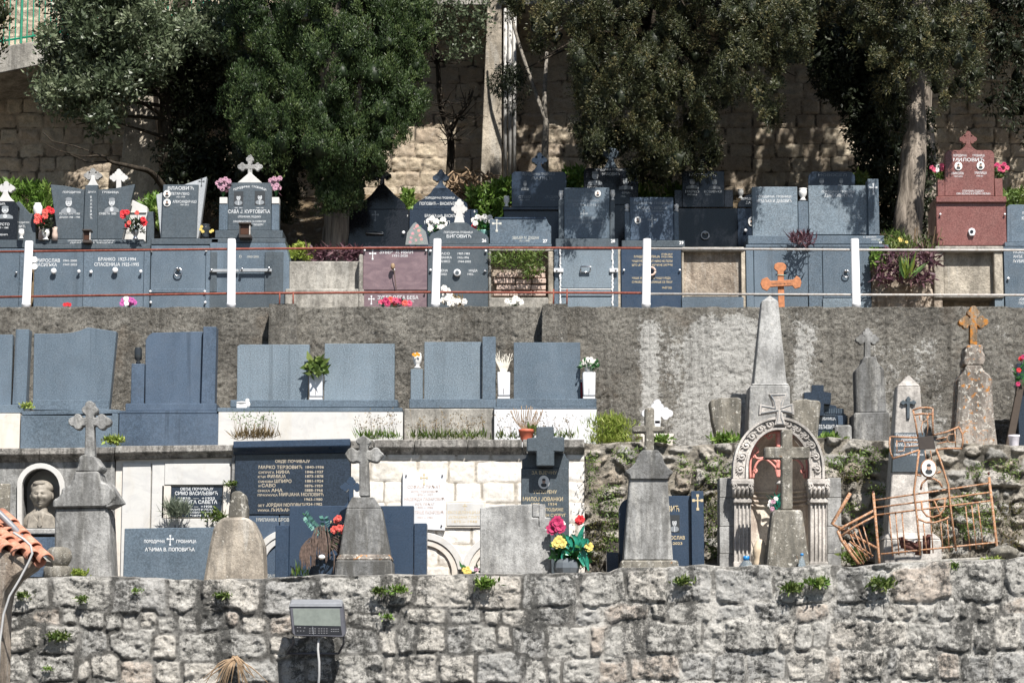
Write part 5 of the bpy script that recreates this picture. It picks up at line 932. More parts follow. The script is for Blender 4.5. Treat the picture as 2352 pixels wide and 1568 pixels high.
# big grey stele with clover cross
YM = 24.5
t = Thing('stele', 'large weathered grey stele with bracketed shoulders and a tall clover cross', 'stele', 190, 1326, YM, z=G_LOW)
t.poly('cross', trefoil(205.5, 920, 1048, 968, 49, 9.5, 17, wb=12), YM + .12, .13, 'stone_grey', bevel=.012)
t.poly('cap', [(181, 1066), (180, 1050), (188, 1044), (206, 1043), (217, 1047), (223, 1056), (236, 1073), (226, 1083), (172, 1083)], YM + .02, .34, 'stone_grey', bevel=.015)
t.poly('shoulders', [(170, 1083), (226, 1081), (232, 1105), (246, 1110), (262, 1126), (266, 1143), (252, 1160), (240, 1164), (120, 1166), (122, 1146), (134, 1142), (140, 1132), (142, 1120), (160, 1114), (168, 1100)], YM, .4, 'stone_grey', bevel=.018)
W = [P(x, y, YM) for x, y in ((128, 1166), (243, 1163), (252, 1180), (262, 1326), (124, 1326))]
t.poly('body', [(126, 1165), (243, 1163), (250, 1185), (258, 1330), (124, 1330)], YM + .04, .42, 'stone_grey', bevel=.018, zbot=G_LOW)
V = [P(246, 1112, YM), P(262, 1128, YM), P(288, 1158, YM + .3), P(262, 1160, YM + .02), P(243, 1166, YM), (P(243, 1166, YM)[0], YM + .42, P(243, 1166, YM)[2]), P(290, 1157, YM + .42), P(262, 1112, YM + .42)]
t.raw('bracket', V, [[0, 1, 3, 4], [1, 2, 3], [3, 2, 6, 5, 4], [0, 7, 6, 2, 1], [0, 4, 5, 7], [5, 6, 7]], 'stone_grey', bevel=.008)
t = Thing('stone_ball', 'round weathered stone ball at the left, beside the tiled roof corner', 'stone', 140, 1300, 24.0, z=G_LOW)
t.lathe('ball', 136, 24.0, [(10, 1304), (20, 1299), (26, 1288), (30, 1276), (27, 1263), (20, 1257), (8, 1255)], 'stone_spotted', n=24); t.lathe('foot', 132, 24.0, [(30, 1335), (32, 1306), (28, 1300), (10, 1298)], 'stone_spotted', n=18)
# white marble crypt front
t = Thing('family_tomb', 'white marble crypt front with a dark inscribed plaque under a weathered cornice', 'tomb', 400, 1325, YC, z=G_LOW)
t.box('wall', 263, 1050, 536, 1330, YC + .03, .6, 'marble_warm', zbot=G_LOW); t.box('pilaster', 279, 1062, 344, 1330, YC, .06, 'marble_white', zbot=G_LOW); t.box('pilaster', 347, 1062, 376, 1330, YC - .01, .06, 'marble_white', zbot=G_LOW); t.box('lintel_panel', 378, 1064, 529, 1113, YC - .02, .06, 'marble_white'); t.box('lower_panel', 372, 1191, 528, 1330, YC - .02, .06, 'marble_white', zbot=G_LOW)
t.box('frame_side', 371, 1114, 392, 1190, YC - .01, .06, 'marble_warm'); t.box('frame_side', 512, 1114, 529, 1190, YC - .01, .06, 'marble_warm'); t.box('pilaster', 531, 1062, 537, 1330, YC, .06, 'marble_warm', zbot=G_LOW)
t.poly('plaque', [(393, 1117), (511, 1115), (508, 1187), (390, 1187)], YC + .005, .03, 'granite_blackblue', bevel=.002)
t.text([('ОВЂЕ ПОЧИВАЈУ', 426 + 26, 1125, 6, 76), ('СИМО ВАСИЉЕВИЋ', 451, 1136, 8, 98), ('*1830  —  +1922', 451, 1146, 5, 86), ('СУПРУГА САВЕТА', 450, 1156, 8, 98), ('*1842  —  +1920', 451, 1165, 5, 72), ('ПОП ФИЛИП И РУЖА', 452, 1171.5, 4, 76), ('ЗАХВАЛНИ СИНОВИ', 466, 1178, 4, 60), ('*1874  +1950', 466, 1185, 4, 60)], YC + .005, 'letter_white', bold=.01)
t.text([('163', 414, 1213, 8, 26)], YC - .02, 'letter_blackish'); cornice(t, 264, 537, 1024, 1021, 1055, 1049, YC, lip=.5)
# big navy inscribed wall panel
t = Thing('family_tomb', 'large navy granite memorial panel with a dark overhanging cap and golden name list', 'tomb', 670, 1325, YC, z=G_LOW)
t.box('panel', 539, 1040, 804, 1181, YC - .06, .5, 'granite_blackblue'); t.box('lower_panel', 543, 1183, 640, 1330, YC - .05, .5, 'granite_blue', zbot=G_LOW); t.box('lower_panel', 642, 1183, 803, 1330, YC - .05, .5, 'granite_blue', zbot=G_LOW); t.box('edge_post', 530, 1042, 538.5, 1330, YC - .04, .5, 'stone_grey', zbot=G_LOW)
cornice(t, 536, 804, 1013, 1007, 1044, 1040, YC - .06, mat='granite_navy', proj=.10, lip=.48)
NAMES = [('ОВДЕ ПОЧИВАЈУ', 672, 1062, 6.5, 80), ('МАРКО ТЕРЗОВИЋ', 644, 1076, 7.5, 100), ('1840-1936', 723, 1075, 6, 42), ('СУПРУГА', 612, 1087, 5, 36), ('НИНА', 650, 1087, 7.5, 31), ('1846-1937', 722, 1086, 6, 41), ('КЋИ', 601, 1097, 5, 17), ('ФИМИЈА', 635, 1097, 7.5, 43), ('1873-1878', 722, 1096, 6, 41),
  ('СИНОВИ', 610, 1108, 5, 34), ('ШПИРО', 650, 1108, 7.5, 39), ('1881-1924', 722, 1107, 6, 41), ('И', 596, 1118, 5), ('САВО', 617, 1118, 7.5, 32), ('1876-1959', 721, 1118, 6, 41), ('СНАХА', 606, 1129, 5, 28), ('АНА', 636, 1129, 7.5, 26), ('1888-1966', 721, 1128, 6, 41), ('ПРАУНУКА', 615, 1139, 5, 46), ('МИРЈАНА МОЛОВИЋ', 692, 1138.5, 7.5, 102),
  ('1963-1980', 720, 1149, 6, 41), ('ЗЕТ', 600, 1163, 5, 15), ('ЈОРДАН МОЛОВИЋ', 655, 1162.5, 7.5, 88), ('1924-1982', 720, 1160, 6, 40), ('УНУКА', 605, 1174, 5, 27), ('ЉИЉАНА', 648, 1174, 7.5, 52)]
t.text(NAMES, YC - .06, 'letter_cream', bold=.006); t.text([('МИЛАНКА БРОВИЋ', 634, 1197, 8, 90), ('НАДА МОЛОВИЋ', 634, 1325, 7, 60)], YC - .05, 'letter_pale')
for r0, r1, pj in ((86, 72, .04), (72, 58, .025)):
    t.poly('arch_moulding', arc(665, 1300, r0, 90, 180, 14) + arc(665, 1300, r1, 180, 90, 14), YC - .05 - pj, .08, 'marble_white', bevel=.004)
# grey-blue slab in front of white crypt
t = Thing('gravestone', 'wide plain slate-blue headstone with two faint lines of lettering, in front of the white crypt', 'gravestone', 387, 1326, 24.75, z=G_LOW); t.poly('slab', [(286, 1213), (498, 1210), (490, 1332), (282, 1332)], 24.75, .14, 'granite_slate', bevel=.006, zbot=G_LOW)
t.text([('ПОРОДИЧНА', 355, 1246, 7, 48), ('ГРОБНИЦА', 428, 1246, 7, 46), ('АЋИМА В. ПОПОВИЋА', 390, 1265, 8, 114)], 24.75, 'letter_white', bold=.01); etchcross(t, 391, 1240, 20, 24.75, 'letter_white')
# rough tan stele
t = Thing('stele', 'rough tan stone stele with a broken rounded stub on top', 'stele', 537, 1325, 24.4, z=G_LOW)
t.poly('stub', [(524, 1188), (526, 1162), (529, 1150), (531, 1133), (538, 1127), (552, 1127), (561, 1134), (564, 1145), (564, 1158), (567, 1162), (566, 1188)], 24.36, .26, 'stone_spotted', bevel=.025)
t.poly('body', [(466, 1330), (478, 1265), (490, 1212), (500, 1195), (515, 1187), (565, 1186), (578, 1195), (592, 1222), (603, 1252), (607, 1330)], 24.25, .42, 'stone_tan', bevel=.03, zbot=G_LOW)
# navy double slab
t = Thing('gravestone', 'wide navy headstone with stepped sides and golden letters, behind the trefoil stele', 'gravestone', 800, 1325, 24.9, z=G_LOW)
t.box('slab', 664, 1161, 950, 1332, 24.9, .16, 'granite_navy', zbot=G_LOW, bevel=.006); t.box('side_step', 632, 1206, 663, 1332, 24.88, .2, 'granite_navy', zbot=G_LOW); t.box('side_step', 951, 1201, 980, 1332, 24.88, .24, 'granite_navy', zbot=G_LOW)
t.text([('МИРЈАНИЋ', 794, 1202, 7, 70), ('МИРОСЛАВ', 792, 1224, 8, 66), ('СПАСОЈЕ', 792, 1237, 8, 66)], 24.9, 'letter_gold', bold=.01); t.box('vase_stand', 718, 1272, 776, 1332, 24.72, .16, 'granite_navy', zbot=G_LOW)
t = Thing('gravestone', 'small navy cross-topped headstone peeping out left of the trefoil stele', 'gravestone', 806, 1150, 25.3, z=G_LOW); t.poly('cross', trefoil(806.5, 1094, 1150, 1118, 25, 5, 9.5), 25.3, .08, 'granite_navy'); t.poly('slab', flarebase(806.5, 1140, 1170, 6, 26)[:-1], 25.32, .1, 'granite_navy', zbot=G_LOW)
# trefoil stele
t = Thing('stele', 'dark grey tapered stele with a big trefoil cross and rough-hewn base', 'stele', 836, 1316, 24.3, z=G_LOW)
t.poly('cross', [(825, 1140), (825, 1062), (818, 1060), (812, 1063), (803, 1061), (796, 1052), (791, 1044), (796, 1036), (802, 1028), (812, 1027), (818, 1034), (825, 1034), (824, 1021), (818, 1018), (816, 1011), (822, 1006), (835, 998), (847, 1006), (853, 1012), (850, 1019), (845, 1022), (845, 1034), (853, 1033), (860, 1026), (869, 1027), (875, 1036), (883, 1043), (875, 1052), (868, 1062), (857, 1061), (846, 1057), (849, 1140)], 24.27, .14, 'stone_grey', bevel=.014)
V, F = [], []
t.frustum('shaft', (778, 896, 1278), (796, 876, 1166), 24.34, .42, .3, 'stone_dark', bevel=.012); t.frustum('shoulder', (795, 877, 1167), (808, 858, 1141), 24.34, .3, .2, 'stone_dark', bevel=.01)
t.frustum('base', (768, 902, 1330), (771, 900, 1284), 24.34, .56, .54, 'stone_dark', bevel=.02, zbot=G_LOW); t.frustum('base_bevel', (771, 900, 1285), (779, 895, 1272), 24.34, .54, .44, 'stone_lichen', bevel=.015)
# white plaque + inset plaque on the ashlar wall
t = Thing('plaque', 'white marble wall plaque with faded golden cross, bolted to the ashlar wall', 'plaque', 974, 1217, YC - .06); t.poly('plate', [(925, 1083), (1025, 1084), (1022, 1218), (924, 1213)], YC - .06, .05, 'marble_clean', bevel=.004)
t.text([('СОФИЈА ПРЉАТ', 974, 1121, 7, 76), ('РОЂ. ТЕРЗОВИЋ', 976, 1131, 5, 62), ('1870 – 1937', 976, 1138, 4.5, 38), ('НАДЕЖДА ЛАЗАРОВИЋ', 975, 1149, 7, 92), ('РОЂ. ПРЉАТ', 976, 1160, 5, 44), ('1902 – 1980', 976, 1167, 4.5, 38), ('ДИМИТРИЈЕ ЛАЗАРОВИЋ', 975, 1180, 7, 88), ('1901 – 1981', 976, 1190, 4.5, 36)], YC - .06, 'brick_pale'); etchcross(t, 974, 1100, 22, YC - .06, 'letter_gold'); studs(t, [(933, 1092), (1016, 1092), (1014, 1207)], YC - .06, 2, 'lantern_dark', h=.015)
t = Thing('plaque', 'small framed stone plaque with golden letters set in the ashlar wall', 'plaque', 1065, 1205, YC - .03); t.box('frame', 1020, 1150, 1116, 1212, YC - .03, .03, 'marble_warm'); t.box('plate', 1026, 1155, 1110, 1207, YC - .04, .02, 'marble_white'); t.text([('ЕКСЦЕЛЕНЦИЈА', 1067, 1179, 6, 76), ('ЈУЛИЈАНА ГЛИГО', 1067, 1190, 6, 74), ('1875 – 1948', 1067, 1200, 6, 58)], YC - .04, 'letter_gold'); etchcross(t, 1068, 1163, 12, YC - .04, 'letter_gold')
# dark granite cross monument
YZ = 25.2
t = Thing('gravestone', 'speckled dark granite monument with a massive block cross and oval photo', 'gravestone', 1252, 1290, YZ, z=G_LOW)
t.poly('cross', [(1232, 980), (1272, 979), (1272, 1003), (1296, 1003), (1296, 1038), (1273, 1037), (1273, 1070), (1232, 1070), (1232, 1037), (1210, 1037), (1210, 1006), (1232, 1004)], YZ - .22, .26, 'granite_grey', bevel=.01)
t.poly('shoulders', [(1199, 1076), (1199, 1054), (1208, 1052), (1210, 1040), (1296, 1040), (1302, 1052), (1307, 1056), (1307, 1076)], YZ + .03, .3, 'granite_grey', bevel=.01); t.box('slab', 1197, 1074, 1307, 1330, YZ - .02, .3, 'granite_grey', bevel=.01, zbot=G_LOW)
t.text([('ЗА ВЈЕЧНУ', 1250, 1089, 8, 58), ('УСПОМЕНУ', 1252, 1133, 8, 54), ('МИЛОЈ ЈОВАНКИ', 1247, 1150, 9, 92), ('1895  –  1934', 1250, 1160, 6, 58), ('СПОМЕН ПОДИЖЕ', 1252, 1173, 7, 84), ('ЊЕН СУПРУГ', 1270, 1186, 7, 60), ('И ДЈЕЦА', 1276, 1199, 6, 40)], YZ - .02, 'letter_gold'); portrait(t, 1249, 1107, 26, 31, YZ - .02)
# grey block with cut-out cross
t = Thing('stele', 'pale grey concrete block stele with a small square lantern window', 'stele', 1185, 1316, 24.35, z=G_LOW)
t.poly('block', [(1102.5, 1165), (1170, 1159), (1222, 1157), (1222, 1188), (1237, 1188), (1237, 1210), (1252, 1210), (1252, 1214), (1264, 1214), (1268, 1330), (1102.5, 1330)], 24.35, .3, 'stone_pale', bevel=.012, zbot=G_LOW)
t.poly('cross_arm', [(1237, 1157), (1251, 1157), (1253, 1162), (1253, 1188), (1265, 1188), (1265, 1213), (1238, 1213)], 24.355, .28, 'stone_pale', bevel=.01); t.box('lintel', 1223, 1156, 1238, 1187, 24.36, .28, 'stone_pale', bevel=.008); t.box('window_back', 1224, 1189, 1236, 1210, 24.5, .05, 'concrete_tan'); blob(t, 'lamp', 1231, 1202, 24.45, 3.5, 4, 4.5, 'white_ceramic')
# navy slab right
t = Thing('gravestone', 'navy headstone with golden cross pillar and framed portrait, behind the plain tapered stele', 'gravestone', 1520, 1301, 25.0, z=G_LOW)
t.poly('slab', [(1422, 1330), (1422, 1166), (1427, 1155), (1434, 1148), (1444, 1145), (1446, 1138), (1588, 1138), (1588, 1330)], 25.0, .16, 'granite_navy', zbot=G_LOW); t.box('cross_pillar', 1588.5, 1127, 1617, 1330, 24.93, .26, 'granite_navy', zbot=G_LOW); t.box('side_step', 1394, 1268, 1421, 1330, 24.95, .22, 'granite_navy', zbot=G_LOW)
etchcross(t, 1602.5, 1153, 31, 24.93, 'letter_gold'); t.text([('ПОПОВИЋ', 1528, 1174, 13, 64), ('МИРОСЛАВ', 1546, 1238, 8, 54), ('1946-2023', 1544, 1250, 6, 46)], 25.0, 'letter_gold', bold=.01); portrait(t, 1549, 1202, 24, 40, 25.0, 'plate')
# plain tapered stele with grey stone cross
t = Thing('stele', 'plain tapered grey stele with flared cap and a mottled stone cross on top', 'stele', 1491, 1303, 24.4, z=G_LOW)
t.poly('cross', [(1481, 1036), (1482, 993), (1454, 993), (1452, 987), (1457, 977), (1481, 977), (1481, 938), (1486, 935), (1500, 935), (1503, 941), (1503, 978), (1526, 979), (1529, 985), (1526, 992), (1502, 992), (1502, 1036)], 24.42, .13, 'stone_spotted', bevel=.012)
t.poly('cap', [(1448, 1100), (1446, 1090), (1437, 1085), (1436, 1081), (1449, 1073), (1460, 1061), (1466, 1045), (1475, 1033), (1512, 1033), (1521, 1045), (1526, 1062), (1534, 1073), (1546, 1082), (1545, 1088), (1537, 1092), (1534, 1100)], 24.24, .36, 'stone_dark', bevel=.012)
t.frustum('shaft', (1433, 1546, 1286), (1447, 1533, 1098), 24.42, .44, .3, 'stone_grey', bevel=.012); t.frustum('plinth', (1424, 1562, 1312), (1426, 1558, 1286), 24.42, .54, .52, 'stone_spotted', bevel=.015, zbot=G_LOW)
# arched shrine
YA = 24.85
t = Thing('shrine', 'carved arched marble shrine with fluted columns and a deep niche', 'shrine', 1790, 1300, YA, z=G_LOW)
AX, AY = 1789, 1078
def horseshoe(ro, ri, yb, n=26):
    return [(AX + ro, yb)] + arc(AX, AY, ro, 0, 180, n, ro * 1.15) + [(AX - ro, yb), (AX - ri, yb)] + arc(AX, AY, ri, 180, 0, n, ri * 1.3) + [(AX + ri, yb)]
t.poly('arch', horseshoe(105, 70, 1099), YA, .22, 'stone_carved', bevel=.006); 
def band(r0, r1, e0, e1, pj, m='stone_carved'): return t.poly('moulding', [(AX + r0, 1099)] + arc(AX, AY, r0, 0, 180, 26, r0 * e0) + [(AX - r0, 1099), (AX - r1, 1099)] + arc(AX, AY, r1, 180, 0, 26, r1 * e1) + [(AX + r1, 1099)], YA - pj, pj + .02, m, bevel=.002)
band(105.5, 100, 1.15, 1.155, .03); band(76, 70.5, 1.28, 1.3, .03)
V, F = [], []
for s_ in (-1, 1):
    for i in range(6):
        a = R(90 - s_ * (14 + i * 15)) if i < 6 else 0; rr = 88; ex = 1.2
        cx, cy = AX + rr * math.cos(a), AY - rr * ex * math.sin(a)
        if i == 5: cx, cy = AX + s_ * 88, 1078
        sp = [(cx + (1.5 + k * .55) * math.cos(k * .55 * s_ + a), cy - (1.5 + k * .55) * math.sin(k * .55 * s_ + a)) for k in range(17)]
        tube(V, F, [P(x, y, YA - .008) for x, y in sp], [.006 + .0008 * (16 - k) for k in range(17)], 6)
        for k in range(4):
            a2 = a + s_ * .9 + k * .55; tube(V, F, [P(cx + 6 * math.cos(a2), cy - 6 * math.sin(a2), YA - .006), P(cx + 13 * math.cos(a2 + .2), cy - 11 * math.sin(a2 + .2), YA - .014)], [.011, .004], 6)
    tube(V, F, [P(x, y, YA - .004) for x, y in [(AX + 88 * math.cos(R(d)) * s_ + 5 * math.sin(d * .22), AY - 105 * math.sin(R(d))) for d in range(-8, 84, 3)]], .006, 5)
t.raw('scroll_relief', V, F, 'stone_carved', smooth=True)
t.poly('cross', [(1766, 904), (1808, 903), (1801, 920), (1797, 934), (1822, 925), (1825, 953), (1797, 946), (1800, 960), (1806, 976), (1779, 976), (1783, 960), (1784, 946), (1743, 953), (1745, 928), (1777, 934), (1773, 918)], YA - .05, .1, 'stone_carved', bevel=.006)
t.tubes('cross_outline', [([P(x, y, YA - .054) for x, y in ((1771, 907), (1803, 906), (1795, 925), (1793, 938), (1818, 929), (1820, 948), (1794, 942), (1794, 958), (1800, 973), (1784, 973), (1787, 958), (1788, 942), (1748, 949), (1750, 932), (1782, 938), (1778, 920), (1771, 907))], .004)], 'etch_mid')
def flutedshaft(x0, x1, yt, yb):
    n = 4; V, F = [], []; W = []
    xs = []
    w_ = x1 - x0
    for i in range(n):
        a = x0 + w_ * (.06 + .235 * i); 
        xs += [(a, 0), (a + w_ * .05, 0), (a + w_ * .07, .022), (a + w_ * .18, .022), (a + w_ * .20, 0)]
    prof = [(x0, 0)] + xs + [(x1, 0), (x1, -.24), (x0, -.24)]
    # depth: 0 front, positive = recessed
    Wt = []
    for y, tag in ((yt, 0), (yb, 1)):
        ztop = P(x0, y, YA)[2]
        for x, d in prof:
            yy = YA + .01 + (d if d >= 0 else .26); Wt.append((P(x, y, YA)[0], yy, ztop))
    m = len(prof); F = [list(range(m)), list(range(m, 2 * m))] + [[i, (i + 1) % m, m + (i + 1) % m, m + i] for i in range(m)]
    t.raw('column', Wt, F, 'stone_carved')
for xc_, s_ in ((1706, -1), (1881, 1)):
    flutedshaft(xc_ - 19, xc_ + 19, 1155, 1289); t.box('column_base', xc_ - 21, 1289, xc_ + 21, 1330, YA - .01, .28, 'stone_carved', zbot=G_LOW); t.box('necking', xc_ - 21, 1143, xc_ + 21, 1155, YA - .015, .28, 'stone_carved', bevel=.01)
    t.frustum('capital', (xc_ - 19, xc_ + 19, 1143), (xc_ - 24, xc_ + 24, 1112), YA + .12, .24, .32, 'stone_carved', bevel=.01); t.box('abacus', xc_ - 26, 1099.5, xc_ + 26, 1112, YA - .06, .34, 'stone_carved', bevel=.008)
    V, F = [], []
    for k in range(5):
        xx = xc_ - 20 + k * 10; tube(V, F, [P(xx, 1141, YA - .01), P(xx + .5, 1128, YA - .03), P(xx, 1119, YA - .06), P(xx, 1122, YA - .075)], [.02, .022, .018, .008], 6)
    for q in (-1, 1): tube(V, F, [P(xc_ + q * (18 + (6 - .35 * k) * math.cos(k * .6)), 1116 - (6 - .35 * k) * math.sin(k * .6), YA - .06) for k in range(14)], .009, 5)
    t.raw('acanthus', V, F, 'stone_carved', smooth=True)
for x0, x1 in ((1653, 1686), (1901, 1932)):
    for ya, yb_ in ((1097, 1142), (1142.6, 1208), (1208.6, 1271), (1271.6, 1330)): t.box('side_block', x0, ya, x1, yb_, YA + .12 + .002 * (ya % 3), .3, 'stone_pale', bevel=.006, **({'zbot': G_LOW} if yb_ == 1330 else {}))
# niche interior: half-cylinder shell and half dome
V, F = [], []; n = 20; rw = 71; rowsz = [G_LOW] + [P(AX, y, YA)[2] for y in np.linspace(1300, 1080, 8)]
k = MPP(YA); cx = P(AX, 1100, YA)[0]; z0 = P(AX, 1080, YA)[2]
prf = [(rw * k, z) for z in rowsz] + [(rw * k * math.cos(a), z0 + rw * 1.3 * k * math.sin(a)) for a in np.linspace(.15, math.pi / 2 - .02, 8)]
for r_, z in prf:
    for i in range(n + 1): th = math.pi * i / n; V.append((cx + r_ * math.cos(th), YA + .2 + min(r_, .9) * 1.1 * math.sin(th), z))
for j in range(len(prf) - 1):
    for i in range(n): F.append([j * (n + 1) + i, j * (n + 1) + i + 1, (j + 1) * (n + 1) + i + 1, (j + 1) * (n + 1) + i])
t.raw('niche_shell', V, F, 'plaster_niche', smooth=True)
for y in (1128, 1139, 1150, 1160): t.tubes('ledge_band', [([(cx + (rw - 2) * k * math.cos(th), YA + .2 + (rw - 2) * k * 1.1 * math.sin(th), P(AX, y, YA + .4)[2]) for th in np.linspace(.05, math.pi - .05, 16)], .016)], 'plaster_niche')
t.box('outer_shell', 1690, 1104, 1888, 1330, YA + .58, .1, 'stone_grey', zbot=G_LOW); t.box('floor', 1727, 1310, 1860, 1316, YA - .05, .6, 'stone_grey', zbot=G_LOW)
Yi = YA + .1
def ir(pts, r=.013, Y=Yi): return ([P(x, y, Y) for x, y in smoothpath([(a, b, 0) for a, b in pts], 5) for x, y in [(x, y)]] if False else [P(q[0], q[1], Y) for q in smoothpath([(a, b, 0) for a, b in pts], 5)], r)
g = Thing('iron_cross', 'salmon-red wrought iron cross with scrolls inside the arched shrine', 'ironwork', 1789, 1100, Yi)
g.tubes('stem', [ir([(1788, 990), (1788, 1030)], .03), ir([(1788, 1056), (1786, 1075)], .024)], 'salmon_paint')
g.tubes('scroll', [ir(p_) for p_ in ([(1730, 1098), (1735, 1070), (1748, 1055), (1770, 1053), (1785, 1062)], [(1731, 1052), (1729, 1035), (1737, 1028), (1741, 1036), (1735, 1040)], [(1731, 1040), (1738, 1052), (1756, 1051)], [(1788, 1095), (1782, 1075), (1765, 1058), (1752, 1052)], [(1733, 1075), (1738, 1081), (1733, 1086), (1730, 1080)],
  [(1848, 1098), (1843, 1070), (1830, 1055), (1810, 1053), (1795, 1062)], [(1846, 1075), (1840, 1081), (1844, 1086), (1849, 1080)], [(1794, 1092), (1800, 1075), (1814, 1058), (1828, 1052)], [(1755, 1000), (1770, 994), (1788, 992), (1808, 996), (1822, 1004)], [(1760, 997), (1766, 1006), (1774, 1000)], [(1815, 999), (1808, 1008), (1800, 1002)])], 'salmon_paint')
g.tubes('rim', [ir([(1724, 1098), (1724, 1060), (1735, 1020), (1757, 995), (1788, 985), (1820, 995), (1842, 1020), (1853, 1060), (1853, 1098)], .012)], 'salmon_paint')
g.poly('leaf', [(1780, 1078), (1797, 1078), (1792, 1094), (1788, 1097), (1784, 1094)], Yi - .01, .03, 'salmon_paint')
g = Thing('iron_lamp', 'hanging metal lamp cap on a curved bracket inside the shrine', 'lamp', 1796, 1120, YA + .16); g.lathe('cap', 1797, YA + .16, [(3, 1100), (10, 1103), (16, 1109), (16, 1112), (10, 1113)], 'rail_grey'); g.tubes('bracket', [([P(x, y, YA + .2) for x, y in ((1786, 1110), (1786, 1120), (1782, 1130), (1782, 1140))], .008)], 'salmon_paint')
# cross in front of the shrine
t = Thing('stele', 'spotted stone pedestal with a plain tall stone cross, standing before the shrine', 'stele', 1808, 1300, 24.25, z=G_LOW)
t.poly('cross', plaincross(1808, 986, 1170, 1026, 1053, 52, 12.5), 24.2, .13, 'stone_spotted', bevel=.012); t.frustum('pedestal', (1757, 1866, 1330), (1775, 1843, 1170), 24.27, .42, .26, 'stone_spotted', bevel=.02, zbot=G_LOW)
t = Thing('wrapped_object', 'lumpy cream cloth bundle leaning in the lower left of the shrine', 'bundle', 1747, 1298, 24.45, z=G_LOW); t.lathe('cloth', 1746, 24.45, [(15, 1330), (17, 1290), (14, 1280), (18, 1268), (16, 1256), (9, 1242), (3, 1238)], 'cloth_cream', n=14)
for lb, x, s_, Y_ in (('large clear water bottle with a blue cap at the foot of the shrine', 1714, 1., 24.1), ('clear plastic bottle with a light blue cap leaning before the spotted pedestal', 1842, .5, 24.0)):
    b = Thing('water_bottle', lb, 'bottle', x, 1300, Y_, z=G_LOW); yy = 1277 if s_ == 1 else 1271
    b.lathe('body', x, Y_, [(17 * s_, yy + 62), (18 * s_, yy + 58), (18 * s_, yy + 28), (16 * s_, yy + 22), (9 * s_, yy + 12), (6 * s_, yy + 9), (6 * s_, yy + 4)], 'bottle_plastic'); b.lathe('cap', x, Y_, [(7.5 * s_, yy + 9 * s_), (7.5 * s_, yy), (5 * s_, yy - 1)], 'bottle_cap', n=12)
# white obelisk with dark plaque behind the rusty fence
t = Thing('obelisk', 'pale grey obelisk with slate name plaque, behind the rusty iron fence', 'obelisk', 2090, 1275, 25.4, z=G_LOW)
t.frustum('shaft', (2040, 2140, 1226), (2062, 2113, 886), 25.4, .44, .24, 'stone_carved', bevel=.01); t.frustum('tip', (2062, 2113, 886), (2085, 2089, 862), 25.4, .24, .02, 'stone_carved', bevel=.003); t.frustum('base', (2026, 2166, 1330), (2031, 2162, 1238), 25.4, .62, .58, 'stone_carved', bevel=.015, zbot=G_LOW); t.frustum('base_moulding', (2031, 2162, 1238), (2038, 2144, 1223), 25.4, .58, .46, 'stone_carved', bevel=.012)
t.poly('plaque', [(2054, 993), (2124, 993), (2128, 1084), (2049, 1084)], 25.2, .1, 'granite_grey'); t.poly('dark_cross', trefoil(2086.5, 910, 961, 924, 18, 3.2, 5), 25.235, .05, 'granite_grey', bevel=.002)
t.text([('Породична', 2083, 1002, 7, 50), ('гробница', 2093, 1012, 7, 44), ('ВУКАЉЕВИЋ', 2088, 1025, 8, 62), ('Крсто       Перка', 2086, 1037, 5.5, 56), ('1901-1984   1930-2004', 2088, 1046, 5, 66)], 25.2)
# rusty fence
YI = 24.35
def q(a, b): return (1599.4 + .32 * a, 903.2 + .32 * b)
def PT(pts, Y=YI): return [P(*q(a, b), Y) for a, b in pts]
t = Thing('iron_fence', 'leaning rusty wrought iron grave fence with a big tilted openwork cross', 'fence', 2160, 1270, YI, z=G_LOW)
t.tubes('post', [(PT([(1315, 1240), (1310, 1170), (1270, 715)]), .014)], 'rust_paint', n=8); t.tubes('post', [(PT([(2162, 1130), (2155, 1075), (2100, 600)]), .014)], 'rust_paint', n=8)
for a, b in (((1285, 765), (2095, 645)), ((1285, 820), (2100, 710)), ((1290, 872), (2110, 770)), ((1325, 1152), (2150, 1068))): t.tubes('rail', [(PT([a, b], YI), .0088)], 'rust_paint')
for a, b in (((1385, 860), (1410, 1165)), ((1430, 855), (1455, 1160)), ((1475, 850), (1500, 1155)), ((1630, 930), (1655, 1150)), ((1670, 760), (1700, 1145)), ((1750, 880), (1770, 1135)), ((1800, 900), (1815, 1130)), ((1930, 790), (1965, 1120)), ((1975, 790), (2010, 1115)), ((2020, 785), (2060, 1110))): t.tubes('baluster', [(PT([a, b], YI + .01), .0066)], 'rust_paint')
t.tubes('arc_bar', [(PT([(1615, 775), (1622, 840), (1655, 880), (1700, 888), (1745, 872), (1778, 830), (1785, 755)]), .010), (PT([(1590, 900), (1650, 925), (1715, 925), (1780, 905), (1830, 875)]), .010), (PT([(1705, 765), (1730, 820), (1760, 890)]), .009)], 'rust_paint')
Yx = YI - .03
t.tubes('cross_frame', [(PT([(1608, 1160), (1585, 900), (1562, 705), (1580, 560), (1600, 402)], Yx), .0112), (PT([(1865, 1130), (1825, 820), (1808, 660), (1765, 520), (1722, 400)], Yx), .0112), (PT([(1590, 312), (1575, 220), (1555, 118)], Yx), .010), (PT([(1700, 300), (1696, 200), (1697, 108)], Yx), .010), (PT([(1555, 120), (1600, 104), (1650, 101), (1698, 108)], Yx), .010), (PT([(1560, 155), (1620, 146), (1690, 150)], Yx), .010),
  (PT([(1700, 300), (1800, 275), (1885, 240)], Yx), .010), (PT([(1722, 402), (1810, 394), (1905, 396)], Yx), .010), (PT([(1885, 240), (1908, 290), (1914, 345), (1905, 396)], Yx), .010), (PT([(1590, 318), (1480, 314), (1392, 311)], Yx), .010), (PT([(1600, 405), (1500, 440), (1410, 466)], Yx), .010), (PT([(1392, 311), (1385, 360), (1392, 420), (1410, 466)], Yx), .010)], 'rust_paint')
